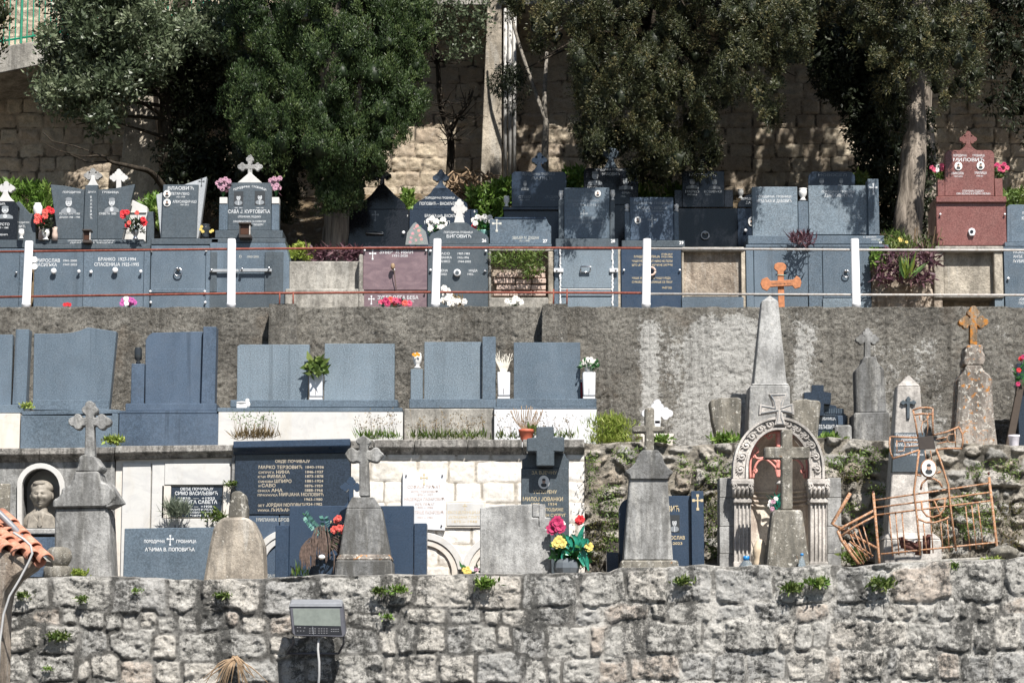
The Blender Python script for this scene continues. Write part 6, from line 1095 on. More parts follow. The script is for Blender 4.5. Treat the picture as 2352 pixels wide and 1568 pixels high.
for q_ in [(PT([(1600, 160), (1605, 190), (1630, 205), (1660, 190), (1668, 155)], Yx), .006), (PT([(1625, 205), (1612, 250), (1625, 300)], Yx), .006), (PT([(1655, 160), (1662, 230), (1655, 300)], Yx), .006), (PT([(1438, 335), (1440, 430)], Yx), .006), (PT([(1445, 345), (1485, 340), (1500, 365), (1490, 410), (1450, 420)], Yx), .006), (PT([(1500, 350), (1595, 350)], Yx), .006), (PT([(1490, 385), (1595, 375)], Yx), .006),
  (PT([(1855, 262), (1862, 385)], Yx), .006), (PT([(1845, 290), (1810, 295), (1797, 325), (1812, 350), (1860, 350)], Yx), .006), (PT([(1720, 330), (1800, 312)], Yx), .006), (PT([(1725, 362), (1800, 345)], Yx), .006), (PT([(1640, 408), (1648, 470)], Yx), .006), (PT([(1680, 408), (1690, 475)], Yx), .006), (PT([(1610, 690), (1620, 645), (1655, 612), (1700, 610), (1745, 635), (1765, 675)], Yx), .011), (PT([(1720, 575), (1755, 560)], Yx), .01), (PT([(1585, 585), (1615, 590)], Yx), .01)]: t.tubes('infill_bar', [q_], 'rust_paint')
t.poly('centre_plate', [q(1590, 314), q(1700, 302), q(1718, 398), q(1600, 402)], Yx - .015, .02, 'lantern_dark', bevel=.003)
c_ = q(1667, 537)
t.poly('photo_frame', arc(c_[0], c_[1], 18.5, 0, 360, 24, 21.5)[:-1], Yx - .025, .03, 'rust_paint'); portrait(t, c_[0], c_[1], 32, 38, Yx - .027)
for a, b in ((1270, 712), (2098, 575)): blob(t, 'finial', *q(a, b), YI, 3, 3, 4, 'rust_dark')
t2 = Thing('iron_fence', 'collapsed bent side panel of rusty grave fence, left of the tilted cross', 'fence', 1960, 1290, 24.2, z=G_LOW)
Yj = 24.15
t2.tubes('bent_rail', [(PT([(1105, 715), (1040, 825), (975, 935), (1030, 966)], Yj), .018)], 'rust_paint', n=8); t2.tubes('rail', [(PT([(1015, 990), (1060, 955), (1270, 842)], Yj), .013), (PT([(1040, 1020), (1130, 960), (1275, 882)], Yj), .011), (PT([(1015, 985), (1040, 1050), (1120, 1165), (1165, 1225)], Yj), .016), (PT([(1030, 966), (1170, 1040), (1300, 1112)], Yj + .05), .014)], 'rust_paint')
for a, b in (((1080, 960), (1205, 1215)), ((1115, 950), (1225, 1200)), ((1150, 930), (1240, 1190)), ((1190, 925), (1262, 1180)), ((1060, 1050), (1140, 1180)), ((1090, 1080), (1200, 1225)), ((1100, 1060), (1245, 1180)), ((1130, 1075), (1270, 1165)), ((1050, 1060), (1180, 1228))): t2.tubes('baluster', [(PT([a, b], Yj + .03), .0068)], 'rust_paint')
t = Thing('iron_scrap', 'dark rusty broken ironwork lying at the foot of the pale obelisk', 'ironwork', 2120, 1270, 24.6, z=G_LOW); t.tubes('bars', [(PT([(1470, 1030), (1480, 1090), (1600, 1130)], 24.6), .03), (PT([(1480, 1060), (1580, 1095)], 24.6), .03), (PT([(1590, 1160), (1595, 1060)], 24.6), .03), (PT([(1640, 1150), (1640, 1020)], 24.65), .022), (PT([(1665, 1150), (1668, 1010)], 24.65), .022)], 'rust_dark')
t = Thing('rock', 'rounded boulder on the wall top at the right, under the fence end', 'rock', 2310, 1280, 23.9, z=G_LOW)
def rock(t, x, y, Y, rx, rz, mat, seed=1):
    bm = bmesh.new(); bmesh.ops.create_icosphere(bm, subdivisions=4, radius=1); c_ = P(x, y, Y); k = MPP(Y); A_ = np.array([tuple(v.co) for v in bm.verts]); n_ = 1 + .35 * (fbm(A_[:, 0] * 2 + seed * 9, A_[:, 2] * 2 + A_[:, 1], seed, 4) - .5); A_ = A_ * n_[:, None]
    V = [(c_[0] + a[0] * rx * k, Y + a[1] * rx * k * .8, c_[2] + a[2] * rz * k) for a in A_]; bm.verts.index_update(); F = [[v.index for v in f.verts] for f in bm.faces]; bm.free(); t.raw('rock', V, F, mat, smooth=True)
rock(t, 2308, 1268, 23.95, 31, 18, 'stone_spotted'); 
t = Thing('concrete_kerb', 'pale flat concrete kerb under the rusty fence', 'kerb', 2170, 1300, 24.2, z=G_LOW); t.poly('kerb', [(2020, 1297), (2060, 1289), (2280, 1277), (2300, 1300), (2020, 1310)], 24.1, .7, 'concrete', bevel=.015, zbot=G_LOW)
# floodlight
YFL = 23.12
t = Thing('floodlight', 'large grey floodlight on a bracket in front of the bottom stone wall', 'floodlight', 728, 1465, YFL)
c0 = [(663, 1388), (783, 1386), (794, 1463), (671, 1459)]
def tilt(pts, dy): return [(lambda p_: (p_[0], YFL + dy + (p_[2] - P(728, 1425, YFL)[2]) * .12, p_[2]))(P(x, y, YFL)) for x, y in pts]
def tprism(name, pts, d0, d1, mat, bevel=.006, parent=None):
    a = tilt(pts, d0); b = tilt(pts, d1); n = len(pts); b = [(p_[0], p_[1] + 0, p_[2] + (d1 - d0) * .35) for p_ in b]; return t.raw(name, a + b, [list(range(n)), list(range(n, 2 * n))] + [[i, (i + 1) % n, n + (i + 1) % n, n + i] for i in range(n)], mat, parent, bevel)
tprism('housing', [(663, 1392), (670, 1385), (782, 1385), (788, 1392), (795, 1457), (789, 1464), (677, 1461), (671, 1455)], 0, .11, 'lamp_body', .012); tprism('top_fin', [(664, 1389), (668, 1384), (782, 1384), (786, 1389), (786, 1393), (664, 1393)], -.012, .10, 'lamp_top', .004)
tprism('reflector', [(672, 1397), (780, 1397), (783, 1437), (676, 1435)], -.005, 0.003, 'reflector', 0); tprism('led_board', [(676, 1437), (783, 1439), (786, 1457), (679, 1455)], -.006, .003, 'lamp_panel', 0)
V, F = [], []
for i, (x, y) in enumerate([(684, 1440), (690, 1440), (700, 1441)] + [(684 + 7 * i, 1448) for i in range(3)] + [(712 + i * 6, 1443 + j * 5) for i in range(3) for j in range(3)] + [(733 + i * 6, 1443 + j * 5) for i in range(4) for j in range(3)] + [(762 + i * 5, 1444 + j * 5) for i in range(4) for j in range(2)]):
    a = tilt([(x - 1.6, y - .8), (x + 1.6, y - .8), (x + 1.6, y + .8), (x - 1.6, y + .8)], -.0075); V += a; F.append([4 * i, 4 * i + 1, 4 * i + 2, 4 * i + 3])
t.raw('printed_lettering', V, F, 'letter_lamp'); tprism('mullion', [(718, 1438), (719, 1438), (721, 1456), (720, 1456)], -.008, .0, 'lamp_top', 0)
pa = P(673, 1462, YFL); pb = P(789, 1464, YFL); t.tubes('bracket', [([(pa[0], YFL + .02, pa[2]), (pa[0] - .01, YFL + .2, pa[2] - .05), P(660, 1500, YF - .06)], .011), ([(pb[0], YFL + .02, pb[2]), (pb[0] - .01, YFL + .2, pb[2] - .05), P(778, 1500, YF - .06)], .011), ([P(660, 1500, YF - .06), P(778, 1500, YF - .06)], .011), ([P(719, 1500, YF - .06), P(719, 1500, YF + .1)], .03)], 'lamp_body')
t.tubes('cable', [([P(x, y, YFL + d) for x, y, d in ((734, 1462, .05), (731, 1475, .04), (730, 1490, .03), (733, 1520, .03), (733, 1550, .04), (730, 1590, .1), (728, 1640, .3))], .012)], 'cable_grey')
# house corner with tiled roof
YR2 = 21.4
t = Thing('house', 'corner of a rendered house with orange barrel roof tiles at the left edge', 'house', 0, 1300, YR2, z=0.)
a = [P(x, y, YR2) for x, y in ((-260, 1250), (10, 1262), (76, 1285), (66, 1303), (29, 1328), (9, 1358), (2, 1395), (-2, 1580), (-260, 1580))]
a = [(p_[0], p_[1], p_[2] if i < 7 else 0.) for i, p_ in enumerate(a)]; t.prism('wall', a, .5, 'rubble_tan', bevel=.02)
def tile(p0, p1, r0, r1, side=1):
    V, F = [], []; d = np.array(p1) - np.array(p0); dn = d / np.linalg.norm(d); up = np.array([0, -.35, .94]); sd = np.cross(dn, up); sd /= np.linalg.norm(sd); up = np.cross(sd, dn); n = 10
    for p_, r_ in ((p0, r0), (p1, r1)):
        for rr in (r_, r_ - .014):
            for i in range(n + 1): th = math.pi * i / n; V.append(tuple(np.array(p_) + sd * rr * math.cos(th) + up * rr * math.sin(th) * side))
    m = n + 1
    for i in range(n): F += [[i, i + 1, 2 * m + i + 1, 2 * m + i], [m + i, m + i + 1, 3 * m + i + 1, 3 * m + i], [i, i + 1, m + i + 1, m + i], [2 * m + i, 2 * m + i + 1, 3 * m + i + 1, 3 * m + i]]
    return V, F
V, F = [], []
for i in range(9):
    ex, ey = 107 - i * 30, 1290 - i * 7.5
    for j in range(4):
        s_, e_ = P(ex - 26 * j - 26, ey - 27 * j - 30, YR2 + .05 + .16 * (j + 1)), P(ex - 26 * j, ey - 27 * j - 2, YR2 - .02 + .16 * j)
        v_, f_ = tile(s_, e_, .055, .07); b = len(V); V += v_; F += [[k_ + b for k_ in f] for f in f_]
        s2, e2 = P(ex - 41 - 26 * j, ey - 31 - 27 * j, YR2 + .1 + .16 * (j + 1)), P(ex - 15 - 26 * j, ey - 1 - 27 * j, YR2 + .03 + .16 * j)
        v_, f_ = tile(s2, e2, .055, .06, -1); b = len(V); V += v_; F += [[k_ + b for k_ in f] for f in f_]
t.raw('roof_tiles', V, F, 'roof_tile', smooth=True); V = [P(-200, 1085, YR2 + .6), P(60, 1247, YR2 + .6), P(118, 1290, YR2 + .25), P(-200, 1240, YR2 + .25)]; t.raw('roof_underlay', V + [(p_[0], p_[1] + .1, p_[2] - .04) for p_ in V], [[0, 1, 2, 3], [4, 5, 6, 7], [0, 1, 5, 4], [1, 2, 6, 5], [2, 3, 7, 6], [3, 0, 4, 7]], 'concrete')
t.tubes('flashing', [([P(-40, 1148, YR2 + .3), P(0, 1180, YR2 + .3), P(30, 1210, YR2 + .3), P(62, 1246, YR2 + .3)], .03)], 'lamp_top')
t = Thing('cable', 'grey cable sagging down past the tiled roof corner', 'cable', 40, 1340, YR2 - .2, z=.3); t.tubes('cable', [([P(x, y, YR2 - .15) for x, y in ((30, 1222), (55, 1238), (70, 1252), (74, 1270), (66, 1290), (45, 1330), (22, 1368), (8, 1410), (0, 1470), (-6, 1600))], .011)], 'cable_grey')
# ================================================================= PLANTS AND FLOWERS
def crown_from_outline(t, name, poly, Yc, depth, K, rad, n, L, W_, mat, seed, up=.8, elong=1.35, hw=None, spread=.35, core=.7, sub=0, shell=.55):
    rng = rnd(seed); xs = [p[0] for p in poly]; ys = [p[1] for p in poly]; X, Yp = [], []
    while len(X) < K:
        x = rng.uniform(min(xs), max(xs), 4000); y = rng.uniform(min(ys), max(ys), 4000); m = inpoly(x, y, poly); X += list(x[m]); Yp += list(y[m])
    X, Yp = np.array(X[:K]), np.array(Yp[:K])
    if callable(depth): Yd = depth(X, Yp, rng)
    else: Yd = Yc + (rng.rand(K) - .5) * depth
    c_ = PV(X, Yp, Yd); r_ = rad[0] + (rad[1] - rad[0]) * rng.rand(K)
    if sub:      # break each plume into small upright tufts on its outer, upper side
        o_ = unit(rng.randn(K, sub, 3) + np.array([0, -.55, .35 if up > 0 else -.1])); cs = (c_[:, None] + o_ * (r_[:, None, None] * (.35 + .6 * rng.rand(K, sub, 1))) * np.array([1, 1, elong])).reshape(-1, 3); rs = np.repeat(r_, sub) * (.22 + .22 * rng.rand(K * sub))
        fc = np.repeat(unit(np.stack([(c_[:, 0] - c_[:, 0].mean()) * .5, -np.ones(K), np.full(K, .25)], 1)), sub, 0) * .6 + o_.reshape(-1, 3)
        V, F, T = clumps(cs, rs, max(8, n // sub), L, W_, seed + 1, up, 1.6, spread, shell=.3, tvar=.35, face=fc)
    else: V, F, T = clumps(c_, r_, n, L, W_, seed + 1, up, elong, spread, shell=shell)
    if core > 0:
        V2, F2 = cores(c_, r_ * (.8 + .4 * rng.rand(K)), core * .62, elong); V2 = V2 + rng.randn(*V2.shape) * .025; F = np.concatenate([F, F2 + len(V)]); V = np.concatenate([V, V2]); T = np.concatenate([T, np.zeros(len(V2))])  # cores take the darkest leaf tint, painting in the shade of the crown's depth
    t.fastm(name, V, F, mat, attrs={'tint': T})
    return c_
def cyl_depth(xc, hw, Yc, back=.35):
    def f(X, Y_, rng):
        q = np.clip(1 - ((X - xc) / hw) ** 2, .02, 1) ** .5 * hw * MPP(Yc); s_ = np.where(rng.rand(len(X)) < back, rng.rand(len(X)) * .8, -1 + .25 * rng.rand(len(X))); return Yc + q * s_
    return f
def trunk(t, pts, rs, mat='bark', name='trunk', n=14, rough=.12, seed=0):
    V, F = [], []; tube(V, F, pts, rs, n); V = np.array(V); a = fbm(V[:, 0] * 9 + V[:, 1] * 9, V[:, 2] * 2.5, 7 + seed, 3) - .5; m = len(pts)
    cen = np.repeat(np.array(pts), n, 0); V = cen + (V - cen) * (1 + rough * 4 * a)[:, None]; return t.raw(name, V, F, mat, smooth=True)
def pw(pts, Y): return [P(q[0], q[1], q[2] if len(q) > 2 else Y) for q in pts]
# big cypress
t = Thing('cypress_tree', 'big dense green cypress with a thick bare trunk foot, left of centre', 'tree', 773, 592, 30.9, z=G_BANK)
trunk(t, smoothpath([(P(770, 600, 30.9)[0], 30.9, 6.7), P(770, 590, 30.9), P(772, 540, 30.9), P(774, 500, 30.9), P(772, 400, 31.), P(765, 100, 31.), P(765, -300, 31.)], 3), [.27, .22, .19, .18, .18, .17, .17, .17, .16, .16, .16, .15, .14, .14, .13, .12, .11, .1, .09][:19], rough=.1)
main = [(520, -420), (970, -420), (972, 60), (970, 180), (962, 260), (935, 325), (900, 365), (860, 375), (700, 350), (570, 380), (548, 320), (540, 200), (525, 80)]
crown_from_outline(t, 'crown', main, 31, cyl_depth(755, 245, 31.0), 400, (.14, .26), 1050, .038, .0125, 'leaf_cypress', 5, up=1.1, elong=1.3, core=.72, sub=11, spread=.28)
crown_from_outline(t, 'lower_crown', [(715, 320), (870, 320), (885, 370), (850, 420), (825, 458), (800, 470), (750, 475), (720, 455), (710, 400)], 31, cyl_depth(790, 100, 30.7, .25), 90, (.10, .17), 640, .038, .012, 'leaf_cypress', 15, up=1.1, elong=1.3, core=.66, sub=9, spread=.28)
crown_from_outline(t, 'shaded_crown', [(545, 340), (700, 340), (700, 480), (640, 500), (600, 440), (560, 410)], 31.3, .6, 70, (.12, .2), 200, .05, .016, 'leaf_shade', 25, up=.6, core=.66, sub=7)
# right cypresses
t = Thing('cypress_tree', 'olive-brown cypress with drooping boughs hanging over the centre right tombs', 'tree', 1505, 470, 31.9, z=7.0)
trunk(t, smoothpath([(P(1500, 600, 31.9)[0], 31.9, 6.7), P(1499, 480, 31.9), P(1500, 300, 31.9), P(1498, 120, 31.9), P(1495, -300, 31.9)], 4), [.24, .22, .2, .19, .18, .17, .17, .16, .16, .15, .15, .14, .14, .13, .12, .11, .1], 'bark_dark')
boughs = [(1165, -230), (1168, 40), (1215, 105), (1290, 125), (1318, 205), (1330, 300), (1360, 340), (1400, 300), (1470, 300), (1500, 380), (1575, 370), (1635, 335), (1650, 280), (1710, 215), (1740, 235), (1765, 300), (1795, 290), (1780, 215), (1835, 140), (1862, 60), (1870, -420), (1600, -420), (1580, -230)]
def boughY(X, Y_, rng): return 28.45 + 3.1 * rng.rand(len(X)) ** 1.15 + .35 * np.clip((Y_ - 180) / 100, 0, 1)
cc = crown_from_outline(t, 'crown', boughs, 30.5, boughY, 470, (.11, .21), 560, .040, .0115, 'leaf_olive', 35, up=.3, elong=1.7, spread=.45, core=.55, sub=8)
crown_from_outline(t, 'unseen_shade_crown', [(1720, -1000), (1720, -440), (1870, -440), (1870, -1000)], 31, 2.6, 45, (.2, .36), 60, .16, .06, 'leaf_olive', 135, core=.6)  # unseen foliage above the view, added to shade the back wall
crown_from_outline(t, 'inner_crown', [(1230, -420), (1240, 60), (1330, 120), (1350, 260), (1480, 260), (1600, 290), (1700, 170), (1820, 60), (1840, -420)], 31.9, .6, 150, (.14, .26), 120, .06, .02, 'leaf_shade', 36, up=.3, core=.6)  # dark-coloured leaf layer added so the gaps between boughs look shaded
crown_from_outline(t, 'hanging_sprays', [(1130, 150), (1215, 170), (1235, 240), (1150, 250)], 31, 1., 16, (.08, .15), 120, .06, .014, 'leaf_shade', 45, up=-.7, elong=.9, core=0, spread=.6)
crown_from_outline(t, 'hanging_sprays', [(1320, 290), (1480, 280), (1500, 400), (1400, 395), (1345, 370)], 31.2, 1., 60, (.07, .13), 110, .05, .015, 'leaf_olive', 46, up=-.6, elong=1.5, core=.3, spread=.6)
crown_from_outline(t, 'hanging_sprays', [(1470, 330), (1640, 300), (1650, 390), (1560, 410), (1490, 430)], 31.1, 1., 50, (.08, .14), 120, .05, .015, 'leaf_olive', 47, up=-.6, elong=1.5, core=.3, spread=.6)
V, F = [], []; rg = random.Random(3)
for i in range(26):
    x = rg.uniform(1200, 1850); y = rg.uniform(-60, 200); p0 = np.array(P(1498, min(y - 40, 120), 31.9)); p1 = np.array(P(x, y, 30 + rg.random() * 1.4)); mid = (p0 + p1) / 2 + np.array([0, 0, .25]); tube(V, F, smoothpath([p0, mid, p1], 4), [.05, .04, .035, .03, .025, .02, .015, .01, .006], 5)
t.raw('branches', V, F, 'bark_dark')
t = Thing('cypress_tree', 'twin-trunked cypress with pale bark right of the wide double slab', 'tree', 2090, 560, 31.0, z=7.0)
trunk(t, smoothpath([(P(2082, 600, 31.0)[0], 31.0, 6.7), P(2086, 545, 31.0), P(2090, 460, 31.), P(2097, 380, 31.), P(2102, 300, 31.05), P(2100, 220, 31.1), P(2098, 60, 31.2), P(2095, -300, 31.2)], 3), [.26, .22, .2, .185, .18, .18, .175, .17, .17, .165, .165, .16, .155, .15, .15, .14, .14, .13, .12, .11, .1, .1], 'bark', rough=.1)
trunk(t, smoothpath([(P(2125, 560, 31.35)[0], 31.35, 6.8), P(2126, 480, 31.35), P(2127, 330, 31.35), P(2118, 150, 31.4), P(2110, -200, 31.4)], 4), [.13] * 8 + [.12] * 9, 'bark', name='second_trunk', rough=.25, seed=4)
crown_from_outline(t, 'crown', [(1868, -420), (1872, 40), (1925, 70), (1985, 95), (2015, 190), (2045, 235), (2090, 170), (2140, 190), (2165, 250), (2205, 235), (2240, 200), (2258, 160), (2250, 60), (2258, -420)], 31, lambda X, Y_, rng: 28.5 + 3. * rng.rand(len(X)), 290, (.10, .2), 460, .040, .0115, 'leaf_olive', 55, up=.3, elong=1.7, spread=.45, core=.55, sub=8)
crown_from_outline(t, 'unseen_shade_crown', [(1868, -1000), (1872, -440), (2350, -440), (2350, -1000)], 31, 2.6, 110, (.2, .36), 60, .16, .06, 'leaf_olive', 155, core=.6)  # also out of view, put there to cast tree shade on the back wall
crown_from_outline(t, 'hanging_sprays', [(2015, 180), (2070, 200), (2065, 330), (2030, 300)], 31, .8, 30, (.08, .14), 120, .05, .015, 'leaf_olive', 56, up=-.6, elong=1.5, core=.3)
t.tubes('dead_twigs', [(pw([(2068, 300, 30.8), (2050, 285, 30.7), (2040, 290, 30.6), (2036, 275, 30.6)], 31), .008), (pw([(2060, 295, 30.8), (2052, 270, 30.7), (2056, 262, 30.7)], 31), .007), (pw([(2070, 305, 30.8), (2045, 300, 30.7), (2042, 312, 30.7)], 31), .006)], 'bark_pale')
t = Thing('ivy_shrub', 'dark shaded evergreen shrub behind the pale cypress trunks', 'shrub', 2015, 540, 32.6, z=7.4)
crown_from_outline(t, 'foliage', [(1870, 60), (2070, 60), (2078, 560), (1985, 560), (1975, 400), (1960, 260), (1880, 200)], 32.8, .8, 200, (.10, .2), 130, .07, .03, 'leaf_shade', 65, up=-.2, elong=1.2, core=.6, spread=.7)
t = Thing('ivy', 'ivy climbing the second darker cypress trunk', 'ivy', 2125, 540, 31.2, z=7.0)
crown_from_outline(t, 'leaves', [(2112, 250), (2142, 250), (2144, 550), (2112, 550)], 31.2, .12, 60, (.05, .08), 34, .045, .03, 'leaf_shade', 66, up=-.3, elong=1.2, core=0, spread=.8)
t = Thing('evergreen_tree', 'dark evergreen foliage in deep shade at the top right corner', 'tree', 2310, 420, 33.3, z=7.6)
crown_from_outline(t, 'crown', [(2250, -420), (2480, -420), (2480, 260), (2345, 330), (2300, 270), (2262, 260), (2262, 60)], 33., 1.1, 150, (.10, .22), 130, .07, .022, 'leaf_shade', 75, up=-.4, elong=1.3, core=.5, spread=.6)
t.tubes('trunk', [(pw([(2390, 470, 33.4), (2380, 200, 33.3), (2370, -200, 33.2)], 33), .12)], 'bark_dark')
# left holm oak
t = Thing('evergreen_oak', 'grey-green glossy leaved evergreen oak with twin dark trunks at upper left', 'tree', 425, 460, 32.4, z=7.2)
for pts, r0 in (([(408, 520), (402, 440), (385, 330), (380, 260), (400, 150), (412, 20), (415, -200)], .11), ([(432, 520), (430, 440), (424, 300), (422, 150), (425, 20), (430, -200)], .10)):
    trunk(t, smoothpath(pw(pts, 32.3), 3), list(np.linspace(r0 * 1.2, r0 * .5, (len(pts) - 1) * 3 + 1)), 'bark_dark', n=10)
V, F = [], []
for i in range(22):
    y0 = rg.uniform(60, 330); x1 = rg.uniform(110, 380); y1 = y0 - rg.uniform(-40, 120); p0 = np.array(P(405, y0, 32.3)); p1 = np.array(P(x1, y1, 31.6)); tube(V, F, smoothpath([p0, (p0 + p1) / 2 + np.array([0, 0, .2 * rg.random()]), p1], 4), list(np.linspace(.035, .006, 9)), 5)
t.raw('branches', V, F, 'bark_dark')
t.tubes('low_bough', [(smoothpath(pw([(402, 478, 32.), (372, 425, 31.8), (345, 395, 31.6), (318, 387, 31.4), (290, 380, 31.3), (255, 372, 31.2), (235, 358, 31.1), (195, 360, 31.)], 31), 3), list(np.linspace(.05, .012, 22))), (pw([(255, 372, 31.2), (200, 372, 31.1), (150, 350, 31.)], 31), .01), (pw([(235, 358, 31.1), (170, 335, 31.), (120, 325, 31.), (100, 305, 31)], 31), .009), (pw([(195, 360, 31.), (130, 345, 31.), (95, 325, 31)], 31), .006), (pw([(290, 380, 31.3), (260, 410, 31.2), (262, 440, 31.2)], 31), .006)], 'bark_dark')
oak = [(95, -120), (105, 90), (88, 160), (90, 235), (140, 265), (190, 270), (215, 305), (250, 290), (290, 235), (340, 225), (375, 200), (375, 170), (440, 110), (520, 130), (560, 60), (560, 10), (335, 10), (325, -120)]
crown_from_outline(t, 'crown', oak, 31.6, 1.6, 330, (.12, .24), 100, .075, .034, 'leaf_oak', 85, up=.25, elong=.9, spread=.9, core=0, shell=.2)
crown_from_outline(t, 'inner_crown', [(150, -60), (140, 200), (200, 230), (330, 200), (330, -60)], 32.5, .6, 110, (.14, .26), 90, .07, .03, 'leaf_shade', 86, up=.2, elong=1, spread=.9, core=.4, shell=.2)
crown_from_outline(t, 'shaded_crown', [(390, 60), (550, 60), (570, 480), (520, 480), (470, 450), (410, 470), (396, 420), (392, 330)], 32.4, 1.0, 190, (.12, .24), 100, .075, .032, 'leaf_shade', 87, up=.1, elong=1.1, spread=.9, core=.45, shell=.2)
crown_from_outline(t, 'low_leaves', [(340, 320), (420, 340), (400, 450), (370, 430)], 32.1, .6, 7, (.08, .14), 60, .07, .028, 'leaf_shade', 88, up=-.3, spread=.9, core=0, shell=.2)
t = Thing('shrub', 'bush overhanging the left edge at the top corner beside the green railing', 'shrub', 0, 170, 31.2, z=8.2)
crown_from_outline(t, 'foliage', [(-120, -60), (8, -60), (10, 90), (-20, 175), (-120, 180)], 31, .8, 36, (.1, .2), 110, .06, .03, 'leaf_olive', 95, core=.5)
# thin trees
t = Thing('young_tree', 'slim forked grey sapling rising right of the white drain pipes', 'tree', 1252, 440, 32.6, z=7.3)
t.tubes('trunk', [(smoothpath(pw([(1252, 460), (1252, 340), (1254, 280), (1248, 262), (1225, 200), (1180, 60), (1170, -40)], 32.5), 3), list(np.linspace(.055, .015, 19))), (pw([(1254, 280), (1250, 230), (1252, 190), (1256, 120)], 32.5), [.04, .035, .03, .02])], 'bark_pale', n=8)
t = Thing('young_tree', 'bare twiggy young tree left of the tall concrete pier', 'tree', 1033, 440, 32.6, z=7.3)
V, F = [], []; tube(V, F, smoothpath(pw([(1035, 470), (1034, 400), (1036, 330), (1028, 290), (1012, 240), (1005, 140), (998, 60), (990, -60)], 32.5), 3), list(np.linspace(.065, .02, 22)), 8); tube(V, F, pw([(1036, 300), (1050, 270), (1075, 240), (1090, 200)], 32.5), [.04, .035, .025, .012], 7)
for i in range(70):
    x, y = rg.choice([(1012, 240), (1005, 140), (1050, 270), (1075, 240), (1000, 90), (1036, 320)]); a = rg.uniform(-1.2, 1.4); l = rg.uniform(30, 95); pts = [(x, y)]
    for k_ in range(4): a += rg.uniform(-.35, .35); pts.append((pts[-1][0] + l / 4 * math.sin(a), pts[-1][1] - l / 4 * math.cos(a) * rg.choice([1, 1, .3, -.4])))
    tube(V, F, [P(px, py, 32.4 - .1 * j + rg.uniform(-.1, .1)) for j, (px, py) in enumerate(pts)], [.012, .009, .007, .005, .003], 4)
t.raw('trunk', V, F, 'bark_dark'); crown_from_outline(t, 'leaves', [(990, -60), (1120, -60), (1115, 110), (1060, 140), (1010, 110)], 32, .8, 60, (.08, .16), 34, .06, .03, 'leaf_oak', 97, core=0, spread=.9, shell=.1)
t = Thing('root_pile', 'pile of dead twigs and roots behind the dark blue gabled tomb', 'twigs', 1075, 430, 32., z=7.3); V, F = [], []
for i in range(60):
    x, y = rg.uniform(1020, 1120), rg.uniform(400, 450); a = rg.uniform(0, 6.3); l = rg.uniform(15, 45); tube(V, F, [P(x, y, 32 + rg.uniform(-.2, .2)), P(x + l * .5 * math.cos(a), y - l * .3 * abs(math.sin(a)) - 4, 31.9), P(x + l * math.cos(a), y - l * .5 * math.sin(a), 31.9 + rg.uniform(-.2, .2))], [.02, .014, .006], 5)
t.raw('twigs', V, F, 'dry_stem')
# weeds and grass helpers ------------------------------------------------------------------
def tuft(t, name, pts, mat, seed, n=30, L=.14, W_=.012, spread=.6, up=1., droop=0.):
    """blades/leaves growing from pixel points (x, y, Y, spread_m)"""
    rng = rnd(seed); c_ = np.repeat(np.array([P(x, y, Y) for x, y, Y, s_ in pts]), n, 0); s_ = np.repeat(np.array([p[3] for p in pts]), n)[:, None]
    base = c_ + rng.randn(len(c_), 3) * s_ * np.array([1, .5, .35]); d = np.array([0, -.15, up]) + rng.randn(len(c_), 3) * spread; d[:, 1] -= .2
    V, F, T = leafmesh(base, d, L * (.5 + rng.rand(len(c_))), W_ * (.6 + .8 * rng.rand(len(c_))), rng); return t.fastm(name, V, F, mat, attrs={'tint': T})
def cloud(t, name, poly, Y, dep, n, L, W_, mat, seed, up=.4, spread=.8):
    rng = rnd(seed); xs = [p[0] for p in poly]; ys = [p[1] for p in poly]; x = rng.uniform(min(xs), max(xs), n * 6); y = rng.uniform(min(ys), max(ys), n * 6); m = inpoly(x, y, poly); x, y = x[m][:n], y[m][:n]
    Yv = Y + dep * (rng.rand(len(x)) - .5); p_ = PV(x, y, Yv); cl = vn(p_[:, 0] * 7, p_[:, 2] * 7, seed); keep = cl + .25 * rng.rand(len(x)) > .38; p_ = p_[keep]; d = np.array([0, -.3, up]) + rng.randn(len(p_), 3) * spread
    V, F, T = leafmesh(p_, d, L * (.5 + rng.rand(len(p_))), W_ * (.6 + .8 * rng.rand(len(p_))), rng, np.clip(.5 * rng.rand(len(p_)) + .6 * cl[keep], 0, 1)); return t.fastm(name, V, F, mat, attrs={'tint': T})
def stuff_loop(name, label, cat, regions, mat, Yd, seed, dens=.09, L=.08, W_=.03, **k):
    t = Thing(name, label, cat, regions[0][0][0], regions[0][0][1], Yd)
    for i, poly in enumerate(regions):
        a = abs(sum(poly[j][0] * poly[(j + 1) % len(poly)][1] - poly[(j + 1) % len(poly)][0] * poly[j][1] for j in range(len(poly)))) / 2
        cloud(t, 'leaves', poly, Yd, .9, int(a * dens), L, W_, mat, seed + i, **k)
    t.e['kind'] = 'stuff'; return t
stuff_loop('undergrowth', 'lush green undergrowth on the bank behind the upper tombs', 'weeds', [[(-60, 430), (20, 420), (110, 428), (118, 470), (100, 520), (-60, 520)]], 'leaf_grass', 31.8, 101, .5, .10, .028, up=1.)
stuff_loop('undergrowth', 'green weeds growing between the white gabled stone and the kite-shaped stone', 'weeds', [[(318, 460), (365, 450), (372, 520), (340, 520)]], 'leaf_grass', 31.2, 103, .5, .09, .03, up=.6)
stuff_loop('undergrowth', 'green bushes on the bank between the blue gabled tomb and the round-cornered headstone', 'weeds', [[(1070, 440), (1120, 425), (1180, 410), (1182, 560), (1098, 560), (1090, 480)], [(928, 445), (945, 440), (950, 480), (930, 480)]], 'leaf_grass', 31.7, 105, .45, .09, .034, up=.5)
